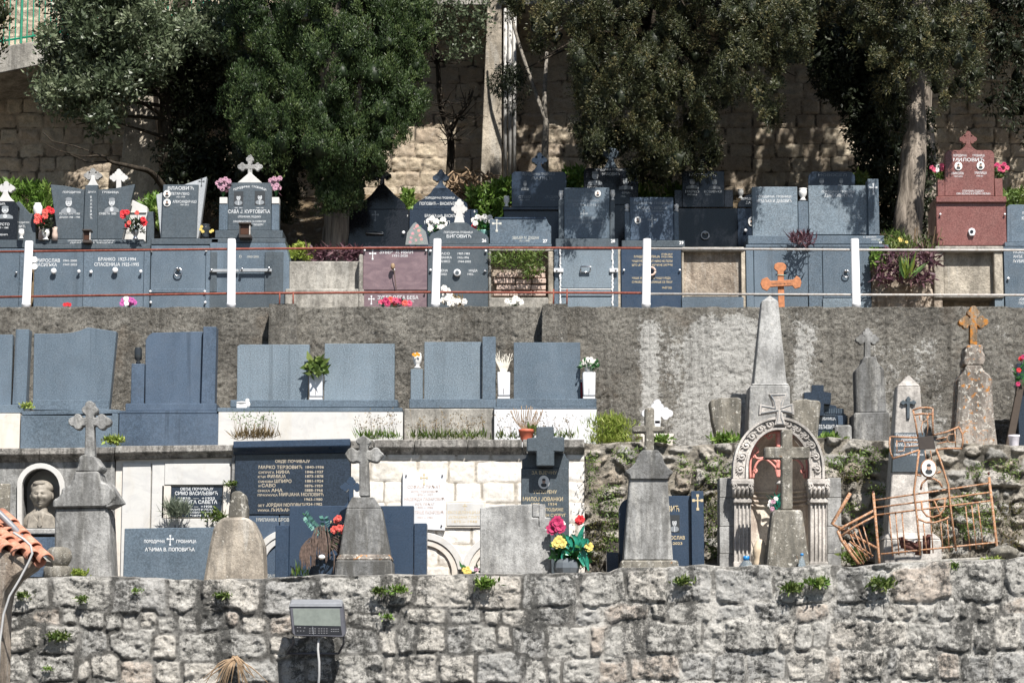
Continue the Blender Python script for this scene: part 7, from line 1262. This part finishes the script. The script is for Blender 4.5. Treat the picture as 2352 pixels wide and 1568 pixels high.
stuff_loop('undergrowth', 'green bushes on the bank left of the black round-cornered headstone', 'weeds', [[(1285, 395), (1335, 388), (1345, 440), (1300, 460)], [(1466, 430), (1560, 425), (1570, 480), (1468, 500)]], 'leaf_grass', 31.8, 108, .5, .10, .036, up=.5)
stuff_loop('undergrowth', 'dark grass on the shaded bank at the far right', 'weeds', [[(2310, 440), (2480, 430), (2480, 500), (2300, 480)], [(1960, 400), (1990, 400), (1990, 560), (1960, 560)]], 'leaf_weed', 32., 110, .3, .09, .03, up=.6)
stuff_loop('wall_weeds', 'weeds and creepers growing out of the rubble wall joints', 'weeds',
  [[(1352, 1120), (1425, 1110), (1425, 1185), (1360, 1185)], [(1385, 1190), (1420, 1180), (1420, 1290), (1380, 1260)], [(1345, 1040), (1375, 1040), (1370, 1120), (1350, 1120)], [(1400, 1030), (1500, 1030), (1460, 1075), (1420, 1060)], [(1600, 1060), (1660, 1040), (1685, 1070), (1685, 1130), (1620, 1110)], [(1618, 1140), (1652, 1150), (1650, 1280), (1625, 1290)],
   [(1920, 1050), (2000, 1025), (2030, 1040), (2020, 1090), (1950, 1100)], [(1890, 1060), (1930, 1040), (1940, 1080), (1900, 1090)], [(2000, 1110), (2050, 1110), (2040, 1150), (1990, 1140)], [(1940, 1150), (1990, 1160), (1980, 1190), (1935, 1180)], [(2180, 1140), (2290, 1120), (2290, 1220), (2200, 1240), (2160, 1190)], [(2270, 1060), (2340, 1050), (2345, 1110), (2290, 1100)], [(1990, 1210), (2030, 1200), (2030, 1240), (1995, 1240)], [(2220, 1070), (2260, 1060), (2260, 1100), (2215, 1100)], [(1930, 1250), (1975, 1265), (1960, 1300), (1930, 1290)], [(1560, 1040), (1600, 1070), (1600, 1120), (1560, 1090)]], 'leaf_weed', 25.9, 120, .12, .04, .014, up=.4)
stuff_loop('wall_moss', 'dry brownish moss patches on the rubble wall', 'moss', [[(1920, 1070), (2010, 1060), (2000, 1110), (1930, 1110)], [(2140, 1150), (2180, 1160), (2170, 1230), (2130, 1210)], [(1350, 1190), (1400, 1200), (1380, 1300), (1350, 1290)], [(2060, 1210), (2120, 1150), (2200, 1260), (2100, 1270)], [(1600, 1110), (1650, 1130), (1640, 1200), (1605, 1190)], [(2290, 1150), (2350, 1160), (2340, 1260), (2300, 1250)]], 'leaf_moss', 25.93, 150, .12, .035, .012, up=.3)
# small individual weeds: (label, x, y, Y, size)
WD = [('weed clump at the far left of the bottom wall, just below its top', 52, 1368, 23.42, .07, 'leaf_weed'), ('small pale weed below the big clover cross stele on the bottom wall', 190, 1376, 23.42, .07, 'leaf_weed'), ('weed low on the bottom wall at the left', 135, 1462, 23.42, .10, 'leaf_weed'), ('weed near the lower left corner of the bottom wall', 110, 1535, 23.42, .05, 'leaf_grass'),
 ('weed under the tan broken stele on the bottom wall', 512, 1368, 23.42, .08, 'leaf_weed'), ('tiny bright weed under the slate-blue headstone', 313, 1357, 23.42, .05, 'leaf_grass'), ('broad green weed under the navy stepped headstone', 915, 1355, 23.40, .09, 'leaf_grass'), ('darker weed just left of the broad green weed', 868, 1358, 23.40, .08, 'leaf_weed'), ('weed on the wall top under the concrete block stele', 1113, 1340, 23.40, .11, 'leaf_grass'),
 ('bright small weed right of the floodlight', 890, 1416, 23.42, .06, 'leaf_grass'), ('weed beneath the plain tapered stele', 1568, 1335, 23.42, .09, 'leaf_weed'), ('weed under the shrine, left of a pair', 1820, 1350, 23.42, .10, 'leaf_weed'), ('leafy weed under the shrine, right of a pair', 1880, 1340, 23.40, .11, 'leaf_grass'), ('weed under the rusty fence on the bottom wall', 2025, 1342, 23.40, .11, 'leaf_weed'), ('short weed below the lichen stele on the bottom wall top', 2190, 1300, 23.5, .07, 'leaf_grass'),
 ('yellow-green weed at the base of the navy slate left of the obelisk tomb', 62, 932, 27.1, .07, 'leaf_lime'), ('bright weed between the slate and navy crypt fronts of the middle row', 262, 1012, 26.8, .11, 'leaf_lime'), ('weed hanging in the joint right of the white crypt plaque', 532, 1112, 25.85, .07, 'leaf_weed'), ('rosette weed left of the obelisk foot', 1665, 1012, 26.6, .15, 'leaf_grass'), ('rosette weed right of the obelisk foot', 1905, 1010, 26.4, .13, 'leaf_grass'), ('leafy weed behind the red flower pot', 1226, 988, 26.6, .08, 'leaf_weed'),
 ('weed between stones left of the lichen stele', 2052, 1040, 25.9, .09, 'leaf_weed'), ('small plant behind the grey stone cross', 1517, 1012, 26.6, .12, 'leaf_grass'), ('yellow lichen-like weed beside the stone ball', 180, 1318, 24.0, .09, 'leaf_lime'), ('yellow weed on the wall by the boulder', 2280, 1290, 23.7, .09, 'leaf_lime'), ('fern at the foot of the pier rubble near the right edge of the shrine', 1960, 1280, 24.6, .12, 'leaf_weed')]
for i, (lb, x, y, Y_, s_, m) in enumerate(WD):
    t = Thing('weed', lb, 'weed', x, y, Y_, 'small weeds growing on walls and ledges'); tuft(t, 'leaves', [(x, y, Y_, s_ * .45)], m, 300 + i, int(150 * (s_ / .08)), s_ * .55, s_ * .22, .8, .6)
# big bushes / particular plants
t = Thing('bush', 'bright yellow-green feathery bush right of the pale marble tomb', 'shrub', 1405, 1022, 26.7, z=G_MID); tuft(t, 'foliage', [(x, y, 26.7, .09) for x, y in ((1405, 1015), (1395, 1000), (1420, 1000), (1405, 985), (1390, 975), (1420, 980), (1405, 968), (1425, 1012), (1385, 1012))], 'leaf_lime', 401, 330, .07, .010, .5, 1.); t.tubes('stems', [([P(1405 + d, 1030, 26.7), P(1405 + 3 * d, 965, 26.7 - .03)], .004) for d in (-7, -3, 0, 4, 8)], 'dry_stem')
t = Thing('lavender_clump', 'grey-green lavender clump hanging on the lower left of the white crypt plaque', 'plant', 405, 1190, 25.78); tuft(t, 'leaves', [(405, 1185, 25.78, .05), (398, 1175, 25.78, .04), (415, 1178, 25.78, .04)], 'leaf_lavender', 402, 220, .14, .009, .55, 1.)
t = Thing('weed', 'sprawling weed at the lower right corner of the dark crypt plaque', 'weed', 500, 1190, 25.8); tuft(t, 'leaves', [(490, 1180, 25.8, .06), (505, 1190, 25.8, .05)], 'leaf_weed', 403, 80, .07, .02, .8, .4)
for i, (lb, x0, x1, n, Y_, m, L) in enumerate((('row of green weeds with dry stalks before the long white marble base', 830, 905, 7, 26.6, 'leaf_grass', .12), ('grassy weeds before the rough concrete tomb block', 950, 1110, 11, 26.6, 'leaf_weed', .13), ('thin weeds before the pale marble block', 1150, 1310, 8, 26.5, 'leaf_weed', .12), ('dry pale brush with green tips at the left end of the long marble base', 545, 625, 8, 26.6, 'leaf_dry', .16))):
    t = Thing('weeds', lb, 'weeds', (x0 + x1) / 2, 1008, Y_, z=G_MID); xs_ = np.linspace(x0, x1, n); tuft(t, 'leaves', [(x, 1006, Y_, .035) for x in xs_], m, 410 + i, 30, L * .8, .012, .5, 1.); rr = random.Random(i + 7)
    pth = []
    for x in xs_:
        for k_ in range(4): hh = rr.uniform(25, 62); dx = rr.uniform(-14, 14); pth.append((smoothpath([P(x, 1010, Y_), P(x + dx * .3, 1008 - hh * .5, Y_), P(x + dx, 1008 - hh, Y_ - .03)], 2), .0016))
    t.tubes('stalks', pth, 'dry_stem', n=3); V_ = np.array([p_[0][-1] for p_ in pth]); rng = rnd(5 + i); q_ = np.repeat(V_, 6, 0) + rng.randn(len(V_) * 6, 3) * .022; v_, f_, t_ = leafmesh(q_, rng.randn(len(q_), 3), .028, .012, rng); t.fastm('seed_heads', v_, f_, 'leaf_dry' if i != 3 else 'leaf_grass', attrs={'tint': t_ * .6})
t = Thing('weed', 'grass blades at the foot of the navy stepped headstone', 'weed', 690, 1325, 24.5, z=G_LOW); tuft(t, 'leaves', [(685, 1322, 24.5, .03), (700, 1322, 24.5, .05)], 'leaf_grass', 420, 24, .12, .009, .35, 1.2)
# niche fern
t = Thing('fern', 'bushy fern hanging over the broken brick niche below slab 27', 'fern', 1190, 610, 29.55); cloud(t, 'fronds', [(1124, 580), (1245, 578), (1262, 600), (1245, 628), (1205, 640), (1195, 615), (1130, 612)], 29.55, .18, 900, .07, .016, 'leaf_weed', 430, up=.3)
# planter plants
t = Thing('shrub', 'small yellow-green shrub at the left end of the concrete planter', 'shrub', 690, 590, 30.2); cloud(t, 'leaves', [(665, 592), (668, 572), (685, 558), (705, 562), (722, 578), (715, 600)], 30.2, .3, 900, .05, .025, 'leaf_lime', 431, up=.6)
def purple(name, label, poly, Y_, n, seed, up=.2, L=.13, W_=.026):
    t = Thing(name, label, 'plant', poly[0][0], poly[0][1], Y_); cloud(t, 'leaves', poly, Y_, .25, n, L, W_, 'leaf_purple', seed, up=up, spread=.7); return t
purple('purple_plants', 'row of purple trailing plants in the planter under the big cypress', [(705, 578), (760, 570), (832, 576), (834, 596), (720, 602)], 30.1, 500, 432)
purple('purple_plants', 'purple trailing plants hanging on the rough block beside the agave', [(2020, 570), (2070, 575), (2140, 572), (2160, 600), (2150, 640), (2125, 650), (2060, 640), (2025, 655), (2010, 620)], 29.4, 900, 433, up=-.1)
t = Thing('agave', 'spiky green agave with yellow leaf bases in the purple plants', 'plant', 2080, 640, 29.25); tuft(t, 'leaves', [(2080, 640, 29.25, .03)], 'leaf_agave', 434, 40, .27, .032, .45, 1.0)
t = Thing('weeds', 'wild grey-green weeds with yellow flowers at the pale cypress foot', 'weeds', 2075, 575, 29.9); cloud(t, 'leaves', [(2030, 540), (2060, 530), (2100, 555), (2150, 545), (2160, 585), (2020, 590)], 29.9, .5, 1100, .09, .014, 'leaf_weed', 435, up=.8)
def blossoms(t, pts, r, mat, name='bloom', leaves=10, parent=None, seed=1):
    rr = rnd(seed)
    for i, (x, y, Y_) in enumerate(pts):
        c_ = np.array(P(x, y, Y_)); k_ = MPP(Y_) * (r if np.isscalar(r) else r[i]); m = mat if isinstance(mat, str) else mat[i % len(mat)]; V, F = [], []
        for ringi, (n_, rad, tilt_) in enumerate(((7, 1., .35), (6, .75, .8), (5, .45, 1.6))):
            for j in range(n_):
                a = 2 * math.pi * (j + .5 * ringi + rr.rand() * .3) / n_; d = unit(np.array([math.cos(a), -tilt_, math.sin(a)])); s_ = np.cross(d, [0, 1, 0]); s_ = unit(s_); e = c_ + d * k_ * rad; b = len(V); w_ = k_ * .42
                V += [tuple(c_), tuple(c_ + d * k_ * rad * .55 + s_ * w_ + np.array([0, -.15 * k_, 0])), tuple(e + s_ * w_ * .5), tuple(e - s_ * w_ * .5), tuple(c_ + d * k_ * rad * .55 - s_ * w_ + np.array([0, -.15 * k_, 0]))]; F.append([b, b + 1, b + 2, b + 3, b + 4])
        t.raw(name, V, F, m, parent)
blossoms(t, [(2066, 548, 29.75), (2072, 552, 29.75), (2082, 556, 29.7), (2068, 553, 29.7)], 4, 'yellow_flower')
V, F = [], []
for i in range(14): x = rg.uniform(2080, 2160); tube(V, F, [P(x, 585, 29.8), P(x + rg.uniform(-10, 14), rg.uniform(520, 560), 29.7)], .005, 4)
t.raw('dry_stalks', V, F, 'dry_stem')
t = Thing('shrub', 'small bright green shrub at the right end of the double slab ledge', 'shrub', 2012, 600, 29.55); cloud(t, 'leaves', [(2000, 575), (2020, 572), (2036, 590), (2030, 615), (2006, 620), (2000, 600)], 29.5, .2, 600, .055, .03, 'leaf_grass', 436, up=.3)
purple('bromeliad', 'reddish spiky potted plant on the ledge of the wide double slab', [(1812, 555), (1825, 543), (1845, 538), (1865, 543), (1876, 555), (1860, 568), (1830, 568)], 29.45, 220, 437, up=.8, L=.11, W_=.02)
# dry root tangle on the bottom wall and white brush
t = Thing('dead_root', 'tan dried root tuft hanging on the bottom stone wall', 'root', 540, 1560, 23.38, z=1.0); V, F = [], []
for i in range(26): x0 = 540 + rg.uniform(-6, 6); x1 = x0 + rg.gauss(0, 38); tube(V, F, smoothpath([P(x0, 1508 + rg.uniform(-3, 6), 23.4), P((x0 + x1) / 2, 1530 + rg.uniform(-8, 8), 23.33), P(x1, 1568 + rg.uniform(-15, 20), 23.36)], 3), [.010, .009, .008, .007, .006, .004, .003], 5)
t.raw('roots', V, F, 'dry_stem')
# flowers in vases ---------------------------------------------------------------------------
def bouquet(label, blooms, r, mats, leafpoly, leafmat_, Y_, base, seed, leafn=120, L=.07, W_=.03, name='bouquet'):
    t = Thing(name, label, 'flowers', base[0], base[1], Y_); blossoms(t, [(x, y, Y_ - .04 - .03 * (i % 2)) for i, (x, y) in enumerate(blooms)], r, mats, seed=seed)
    if leafpoly: cloud(t, 'foliage', leafpoly, Y_, .12, leafn, L, W_, leafmat_, seed)
    t.tubes('stems', [(smoothpath([P(base[0], base[1], Y_), P((x + base[0]) / 2 + 2, (y + base[1]) / 2, Y_), P(x, y, Y_ - .03)], 3), .004) for x, y in blooms], 'plastic_green', n=4); return t
def vase(label, x, Y_, prof, mat, name='vase', flute=0.):
    v = Thing(name, label, 'vase', x, prof[0][1], Y_); v.lathe('body', x, Y_, prof, mat, flute=flute); return v
bouquet('red carnation bouquet left of the open-book headstone', [(112, 481), (104, 487), (119, 485), (86, 497), (95, 502), (104, 497), (97, 510), (85, 508)], 8, ['red_flower', 'coral_flower'], [(84, 505), (120, 500), (118, 530), (95, 535)], 'leaf_shade', YH - .25, (104, 532), 501); vase('white marble vase holding the red carnations left of the open-book headstone', 105, YH - .25, vase_prof(9, 526, 551), 'white_ceramic')
bouquet('red roses with fallen petals right of the open-book headstone', [(284, 490), (292, 488), (283, 496), (315, 489), (331, 512), (329, 504), (293, 518), (297, 512)], [9, 7, 8, 6, 9, 7, 7, 6], ['red_flower', 'red_flower', 'red_flower', 'coral_flower'], [(290, 510), (330, 505), (330, 535), (300, 535)], 'leaf_shade', YH - .3, (311, 530), 502); vase('clear steel vase holding the red roses before the white gabled stone', 311, YH - .3, vase_prof(8, 520, 550), 'steel')
vase('round cream urn on the grey slab behind the red carnations', 87, YH + .2, [(8, 496), (9, 491), (11, 484), (10.5, 474), (7, 469), (8, 467)], 'white_ceramic'); vase('small white vase at the foot of the leftmost portrait stone', 49, YH - .2, vase_prof(7, 527, 548), 'white_ceramic')
for i, (x, sx) in enumerate(((95, 0), (126, 0))): v = vase(('tan clay pot left of the marble vase by the book headstone', 'tan clay pot right of the marble vase by the book headstone')[i], x, YH - .12, [(7, 552), (7, 540), (5, 530), (6, 522)], 'brick_pale', 'clay_pot')
bouquet('mauve artificial flowers on the left pillar of the white-gabled headstone', [(500, 421), (508, 415), (518, 412), (526, 417), (505, 428), (516, 425), (524, 428), (511, 434)], 6.5, ['violet_flower'], [(500, 425), (525, 425), (515, 445)], 'leaf_purple', YH + .05, (512, 452), 503, 40); bouquet('mauve artificial flowers on the right pillar of the white-gabled headstone', [(622, 415), (630, 411), (638, 414), (643, 410), (628, 424), (636, 426), (641, 432), (632, 433)], 6.5, ['violet_flower'], [(622, 425), (642, 425), (635, 445)], 'leaf_purple', YH + .05, (633, 452), 504, 40)
bouquet('white rose bouquet with green leaves left of the white clover cross of slab 26', [(985, 508), (993, 503), (990, 516), (1001, 508), (1010, 512), (1018, 505), (1021, 514), (1014, 522), (1001, 520), (989, 526)], 7.5, ['white_flower'], [(985, 510), (1022, 510), (1020, 535), (988, 538)], 'plastic_green', YH + .25, (1002, 540), 505)
bouquet('white rose bouquet with one red rose right of the white clover cross of slab 26', [(1088, 506), (1097, 499), (1105, 502), (1113, 498), (1125, 500), (1128, 508), (1116, 506), (1092, 513), (1089, 520)], 7, ['white_flower'] * 8 + ['red_flower'], [(1092, 505), (1130, 505), (1126, 535), (1098, 535)], 'plastic_green', YH + .25, (1112, 542), 506); vase('pale teal vase with the white and red roses right of slab 26', 1112, YH + .25, [(9, 560), (10, 545), (13, 532), (14, 530)], 'teal_vase')
t = bouquet('cellophane wrapped bouquet of pink rosebuds leaning on the dark blue gabled tomb', [(953, 524), (958, 519), (948, 537), (962, 530), (944, 546), (965, 541), (955, 552), (968, 550), (942, 556)], 4, ['pink_flower', 'coral_flower'], [(945, 520), (965, 522), (968, 560), (942, 560)], 'plastic_green', 30.6, (955, 562), 507, 120, .05, .02); t.poly('wrapping', [(931, 562), (935, 535), (948, 515), (955, 510), (965, 520), (978, 532), (984, 562)], 30.45, .003, 'cellophane', bevel=0)
bouquet('pink flowers on the left pillar of the red granite tomb', [(2140, 385), (2147, 391), (2155, 383), (2163, 380), (2169, 386), (2152, 391), (2162, 390)], 6, ['pink_flower', 'pink_flower', 'white_flower'], [(2140, 388), (2170, 388), (2166, 412), (2146, 405)], 'leaf_grass', YH + .08, (2160, 412), 508, 160, .06, .025); bouquet('pink flowers on the right pillar of the red granite tomb', [(2282, 383), (2290, 379), (2298, 383), (2306, 378), (2313, 386), (2296, 390), (2304, 391)], 6, ['pink_flower', 'magenta_flower'], [(2285, 388), (2310, 388), (2305, 410), (2290, 405)], 'leaf_weed', YH + .08, (2295, 410), 509, 160, .06, .025)
t = bouquet('white artificial flowers at the foot of front panel 26', [(1020, 662), (1028, 668), (1022, 674), (1033, 676), (1018, 690), (1028, 686), (1040, 688), (1052, 692), (1046, 698), (1034, 697), (1060, 697), (1066, 693)], 8, ['white_flower'], [(1015, 680), (1065, 685), (1065, 705), (1012, 705)], 'leaf_dry', 29.2, (1035, 706), 510, 60)
bouquet('white artificial lilies on the sill of the broken brick niche', [(1165, 692), (1174, 695), (1184, 686), (1180, 694), (1196, 694), (1190, 688)], [7, 6, 8, 6, 8, 6], ['white_flower'], [(1160, 690), (1200, 690), (1200, 704), (1160, 704)], 'plastic_green', 29.3, (1182, 706), 511, 40)
bouquet('flat spray of magenta flowers before the lower violet panel', [(876, 695), (886, 690), (897, 688), (908, 690), (919, 692), (930, 696), (940, 697), (890, 697), (905, 697)], 8, ['pink_flower', 'magenta_flower', 'coral_flower'], [(875, 692), (940, 694), (940, 704), (872, 704)], 'teal_leaf', 29.15, (905, 706), 512, 60)
bouquet('pink and white fluffy flowers before the second slate front panel', [(284, 690), (290, 686), (297, 688), (304, 690), (309, 695), (290, 697), (300, 697), (281, 697)], 7, ['fuchsia_flower', 'white_flower', 'fuchsia_flower', 'fuchsia_flower'], None, None, 29.1, (296, 706), 513); bouquet('single red flower head showing above the wall before the first slate front panel', [(149, 700), (155, 699), (160, 700)], 5, ['red_flower'], None, None, 29.1, (155, 706), 514)
# lanterns
def lantern(label, x0, x1, y0, y1, Y_):
    v = Thing('lantern', label, 'lantern', (x0 + x1) / 2, y1, Y_); w_ = (x1 - x0) * MPP(Y_)
    v.box('roof', x0 - 2, y0, x1 + 2, y0 + 5, Y_ - .02, w_ + .04, 'lantern_dark', bevel=.01); v.box('foot', x0 - 1, y1 - 7, x1 + 2, y1, Y_ - .02, w_ + .04, 'lantern_dark', bevel=.006); v.box('glass', x0 + 3, y0 + 5, x1 - 3, y1 - 7, Y_ + .02, w_ * .7, 'amber_glass')
    for x in (x0, x1 - 3):
        for d in (0, w_ - .03): v.box('corner_post', x, y0 + 5, x + 3, y1 - 7, Y_ + d, .02, 'lantern_dark' if x == x0 else 'rail_grey', bevel=.002)
lantern('dark metal lantern with amber glass in front of the white-gabled headstone', 549, 575, 510, 546, YH - .32); lantern('small dark lantern at the foot of the open-book headstone', 190, 208, 526, 558, YH - .3)
v = vase('dark ribbed urn with yellow flowers beside the kite-shaped headstone', 472, YH - .05, [(9, 547), (10, 543), (7, 538), (12, 531), (11, 522), (9, 519), (11, 516), (8, 515)], 'urn_dark', 'urn'); blossoms(v, [(463, 521, YH - .1), (461, 527, YH - .1), (484, 532, YH - .1), (488, 530, YH - .1), (466, 532, YH - .12)], 4, 'yellow_flower')
# middle-row vase contents
t = Thing('leaf_bunch', 'bunch of broad green leaves in the marble vase between the square slabs', 'plant', 726, 858, Y2H - .03); cloud(t, 'leaves', [(704, 850), (712, 832), (728, 824), (744, 832), (752, 850), (738, 862), (712, 860)], Y2H - .08, .22, 130, .11, .06, 'leaf_weed', 520, up=.3)
t = Thing('twig_bunch', 'bunch of bleached white twigs in the marble vase by the tall pillar', 'twigs', 1156, 856, Y2H - .06); t.tubes('twigs', [(smoothpath([P(1157 + d * .25, 858, Y2H - .06), P(1156 + d * .7, 835, Y2H - .08), P(1154 + d * 1.1 + rg.uniform(-5, 5), 806 + rg.uniform(0, 20), Y2H - .06)], 3), .0028) for d in np.linspace(-20, 20, 26)], 'white_twig', n=4)
t = Thing('flower_pot', 'white pot of small white flowers on the rightmost square marble vase', 'flowers', 1353, 854, Y2H - .06); t.lathe('pot', 1353, Y2H - .06, [(8.5, 853.5), (10, 848), (11, 838), (11.5, 836)], 'white_ceramic'); blossoms(t, [(1342, 828, Y2H - .1), (1350, 824, Y2H - .12), (1358, 824, Y2H - .12), (1366, 829, Y2H - .1), (1346, 832, Y2H - .14), (1354, 830, Y2H - .15), (1362, 832, Y2H - .14), (1340, 834, Y2H - .1), (1370, 834, Y2H - .1)], 5, 'white_flower'); cloud(t, 'leaves', [(1336, 832), (1374, 832), (1376, 845), (1336, 845)], Y2H - .08, .2, 120, .06, .03, 'plastic_green', 521)
t = Thing('dried_flowers', 'few small yellow dried flowers in the white urn', 'flowers', 958, 812, Y2H + .05); blossoms(t, [(950, 814, Y2H + .02), (958, 812, Y2H + .02), (962, 815, Y2H), (954, 816, Y2H)], 4, 'orange_flower')
t = Thing('dead_plant', 'dead branching twigs in the red flower pot', 'twigs', 1209, 990, Y2 - .5); t.tubes('twigs', [(smoothpath([P(1209 + d * .1, 990, Y2 - .5), P(1209 + d * .8, 968, Y2 - .5), P(1209 + d * 1.2 + rg.uniform(-6, 6), 940 + rg.uniform(-10, 8), Y2 - .5)], 3), .004) for d in np.linspace(-32, 36, 20)], 'dry_stem', n=4); tuft(t, 'leaves', [(1224, 985, Y2 - .52, .03)], 'leaf_weed', 522, 50, .05, .02)
bouquet('red artificial flowers on the dark tomb at the right edge', [(2344, 824), (2350, 820), (2340, 850), (2338, 882)], 6, ['red_flower', 'magenta_flower'], [(2330, 850), (2348, 840), (2348, 880), (2332, 875)], 'plastic_green', 27.5, (2350, 886), 523, 40)
# bottom row flowers
t = bouquet('tall teal-leaved artificial flowers, magenta, red and yellow, in the dark urn', [(1275, 1203), (1286, 1210), (1268, 1214), (1280, 1198)], 15, ['magenta_flower'], [(1270, 1255), (1300, 1245), (1345, 1250), (1352, 1280), (1320, 1292), (1275, 1290)], 'plastic_green', 24.3, (1301, 1286), 530, 260, .11, .05)
blossoms(t, [(1330, 1196, 24.25), (1333, 1192, 24.22)], 11, 'red_flower'); blossoms(t, [(1284, 1240, 24.2), (1278, 1248, 24.2), (1291, 1247, 24.2), (1352, 1255, 24.25)], 12, 'yellow_flower'); blossoms(t, [(1292, 1203, 24.3)], 8, 'white_flower')
lv = [((1318, 1270), (1330, 1235), (1342, 1205)), ((1318, 1270), (1308, 1240), (1300, 1228)), ((1320, 1272), (1300, 1250), (1285, 1262)), ((1325, 1265), (1345, 1240), (1352, 1250)), ((1330, 1265), (1345, 1280), (1352, 1310)), ((1325, 1270), (1340, 1290), (1345, 1300)), ((1322, 1262), (1325, 1240), (1312, 1226)), ((1322, 1262), (1338, 1250), (1334, 1226)), ((1316, 1275), (1330, 1262), (1350, 1272)), ((1312, 1275), (1296, 1268), (1290, 1285))]
V, F = [], []
for a, b, c_ in lv:
    pp = [np.array(P(*q_, 24.22)) for q_ in smoothpath([(a[0], a[1], 0), (b[0], b[1], 0), (c_[0], c_[1], 0)], 4) for q_ in [q_[:2]]]; m = len(pp); b0 = len(V)
    for i, p_ in enumerate(pp):
        d = unit(pp[min(i + 1, m - 1)] - pp[max(i - 1, 0)]); s_ = unit(np.cross(d, [0, 1, 0])) * .024 * math.sin(math.pi * min(1, (i + .6) / m)); V += [tuple(p_ + s_), tuple(p_ + np.array([0, .012, 0])), tuple(p_ - s_)]
    for i in range(m - 1): F += [[b0 + i * 3, b0 + i * 3 + 1, b0 + i * 3 + 4, b0 + i * 3 + 3], [b0 + i * 3 + 1, b0 + i * 3 + 2, b0 + i * 3 + 5, b0 + i * 3 + 4]]
t.raw('teal_leaves', V, F, 'teal_leaf', smooth=True)
vase('glossy dark grey ribbed urn in front of the rubble wall', 1301, 24.3, [(20, 1330), (27, 1315), (30, 1304), (28, 1292), (23, 1285), (19, 1282)], 'urn_grey', 'urn', flute=.04)
t = bouquet('coral artificial roses with eucalyptus before the navy stepped headstone', [(774, 1194), (778, 1189), (768, 1216), (780, 1212), (790, 1220), (800, 1216), (794, 1208)], [9, 8, 10, 9, 9, 8, 7], ['coral_flower'], None, None, 24.55, (752, 1272), 531)
V, F = [], []; rr = rnd(3); pts_, drs = [], []
for k_ in range(16):
    f = k_ / 15; x, y = 700 + 46 * f ** 1.1, 1181 + 44 * f + 6 * math.sin(f * 3)
    for s_ in (-1, 1): pts_.append(P(x, y, 24.5)); drs.append((s_ * .5 + .2, -.4, s_ * .9))
for k_ in range(10):
    f = k_ / 9; x, y = 744 + 8 * f, 1190 + 45 * f
    for s_ in (-1, 1): pts_.append(P(x, y, 24.5)); drs.append((s_, -.4, .4))
v_, f_, t_ = leafmesh(np.array(pts_), np.array(drs), .058, .045, rr); t.fastm('eucalyptus', v_, f_, 'eucalyptus_leaf', attrs={'tint': t_}); t.tubes('eucalyptus_stem', [(smoothpath([P(752, 1272, 24.52), P(748, 1232, 24.52), P(725, 1205, 24.52), P(695, 1178, 24.52)], 4), .005)], 'plastic_green', n=4)
t = Thing('dried_flowers', 'drooping brown dried flower heads over the rim before the navy headstone', 'flowers', 740, 1280, 24.5); V, F = [], []
for i in range(100):
    hx, hy, r_ = rg.choice([(705, 1265, 20), (705, 1265, 20), (735, 1240, 26), (735, 1250, 26), (790, 1270, 24), (795, 1265, 22)]); x = hx + rg.gauss(0, r_ * .45); y = hy + rg.uniform(-14, 10); tube(V, F, smoothpath([P(750, 1275, 24.5), P((x + 745) / 2, y - 22, 24.45), P(x, y, 24.42), P(x + rg.uniform(-4, 4), y + rg.uniform(18, 46), 24.42)], 2), [.003, .003, .003, .004, .006, .007, .004], 4)
t.raw('dry_blooms', V, F, 'dry_brown'); blob(t, 'snail_shell', 739, 1279, 24.4, 8, 6, 6, 'white_ceramic')
bouquet('small white and green artificial flowers left of the stone cross inside the shrine', [(1768, 1160), (1776, 1152), (1782, 1145), (1774, 1168), (1770, 1152)], 6, ['white_flower', 'violet_flower'], [(1764, 1148), (1795, 1138), (1796, 1172), (1770, 1172)], 'teal_leaf', 24.9, (1785, 1178), 532, 60)
vase('small grey box planter with pale pansies beside the concrete block stele', 1072, 24.5, [(18, 1330), (20, 1309), (22, 1307)], 'stone_pale', 'planter'); bouquet('pale yellow and violet pansies in the small grey planter', [(1066, 1308), (1074, 1305), (1083, 1308), (1078, 1312), (1094, 1308), (1070, 1313)], 6, ['yellow_flower', 'yellow_flower', 'white_flower', 'yellow_flower', 'violet_flower'], [(1060, 1305), (1102, 1305), (1102, 1318), (1060, 1318)], 'plastic_green', 24.4, (1080, 1318), 533, 50)
# ---------------------------------------------------------------- a thing of one mesh is that mesh
for s in THINGS:
    e = s.e; ch = list(e.children)
    if len(ch) == 1 and not ch[0].children:
        c_ = ch[0]; nm = e.name; c_.parent = None; c_.location = e.location
        for k_ in ('label', 'category', 'group', 'kind'):
            if k_ in e: c_[k_] = e[k_]
        bpy.data.objects.remove(e); c_.name = nm
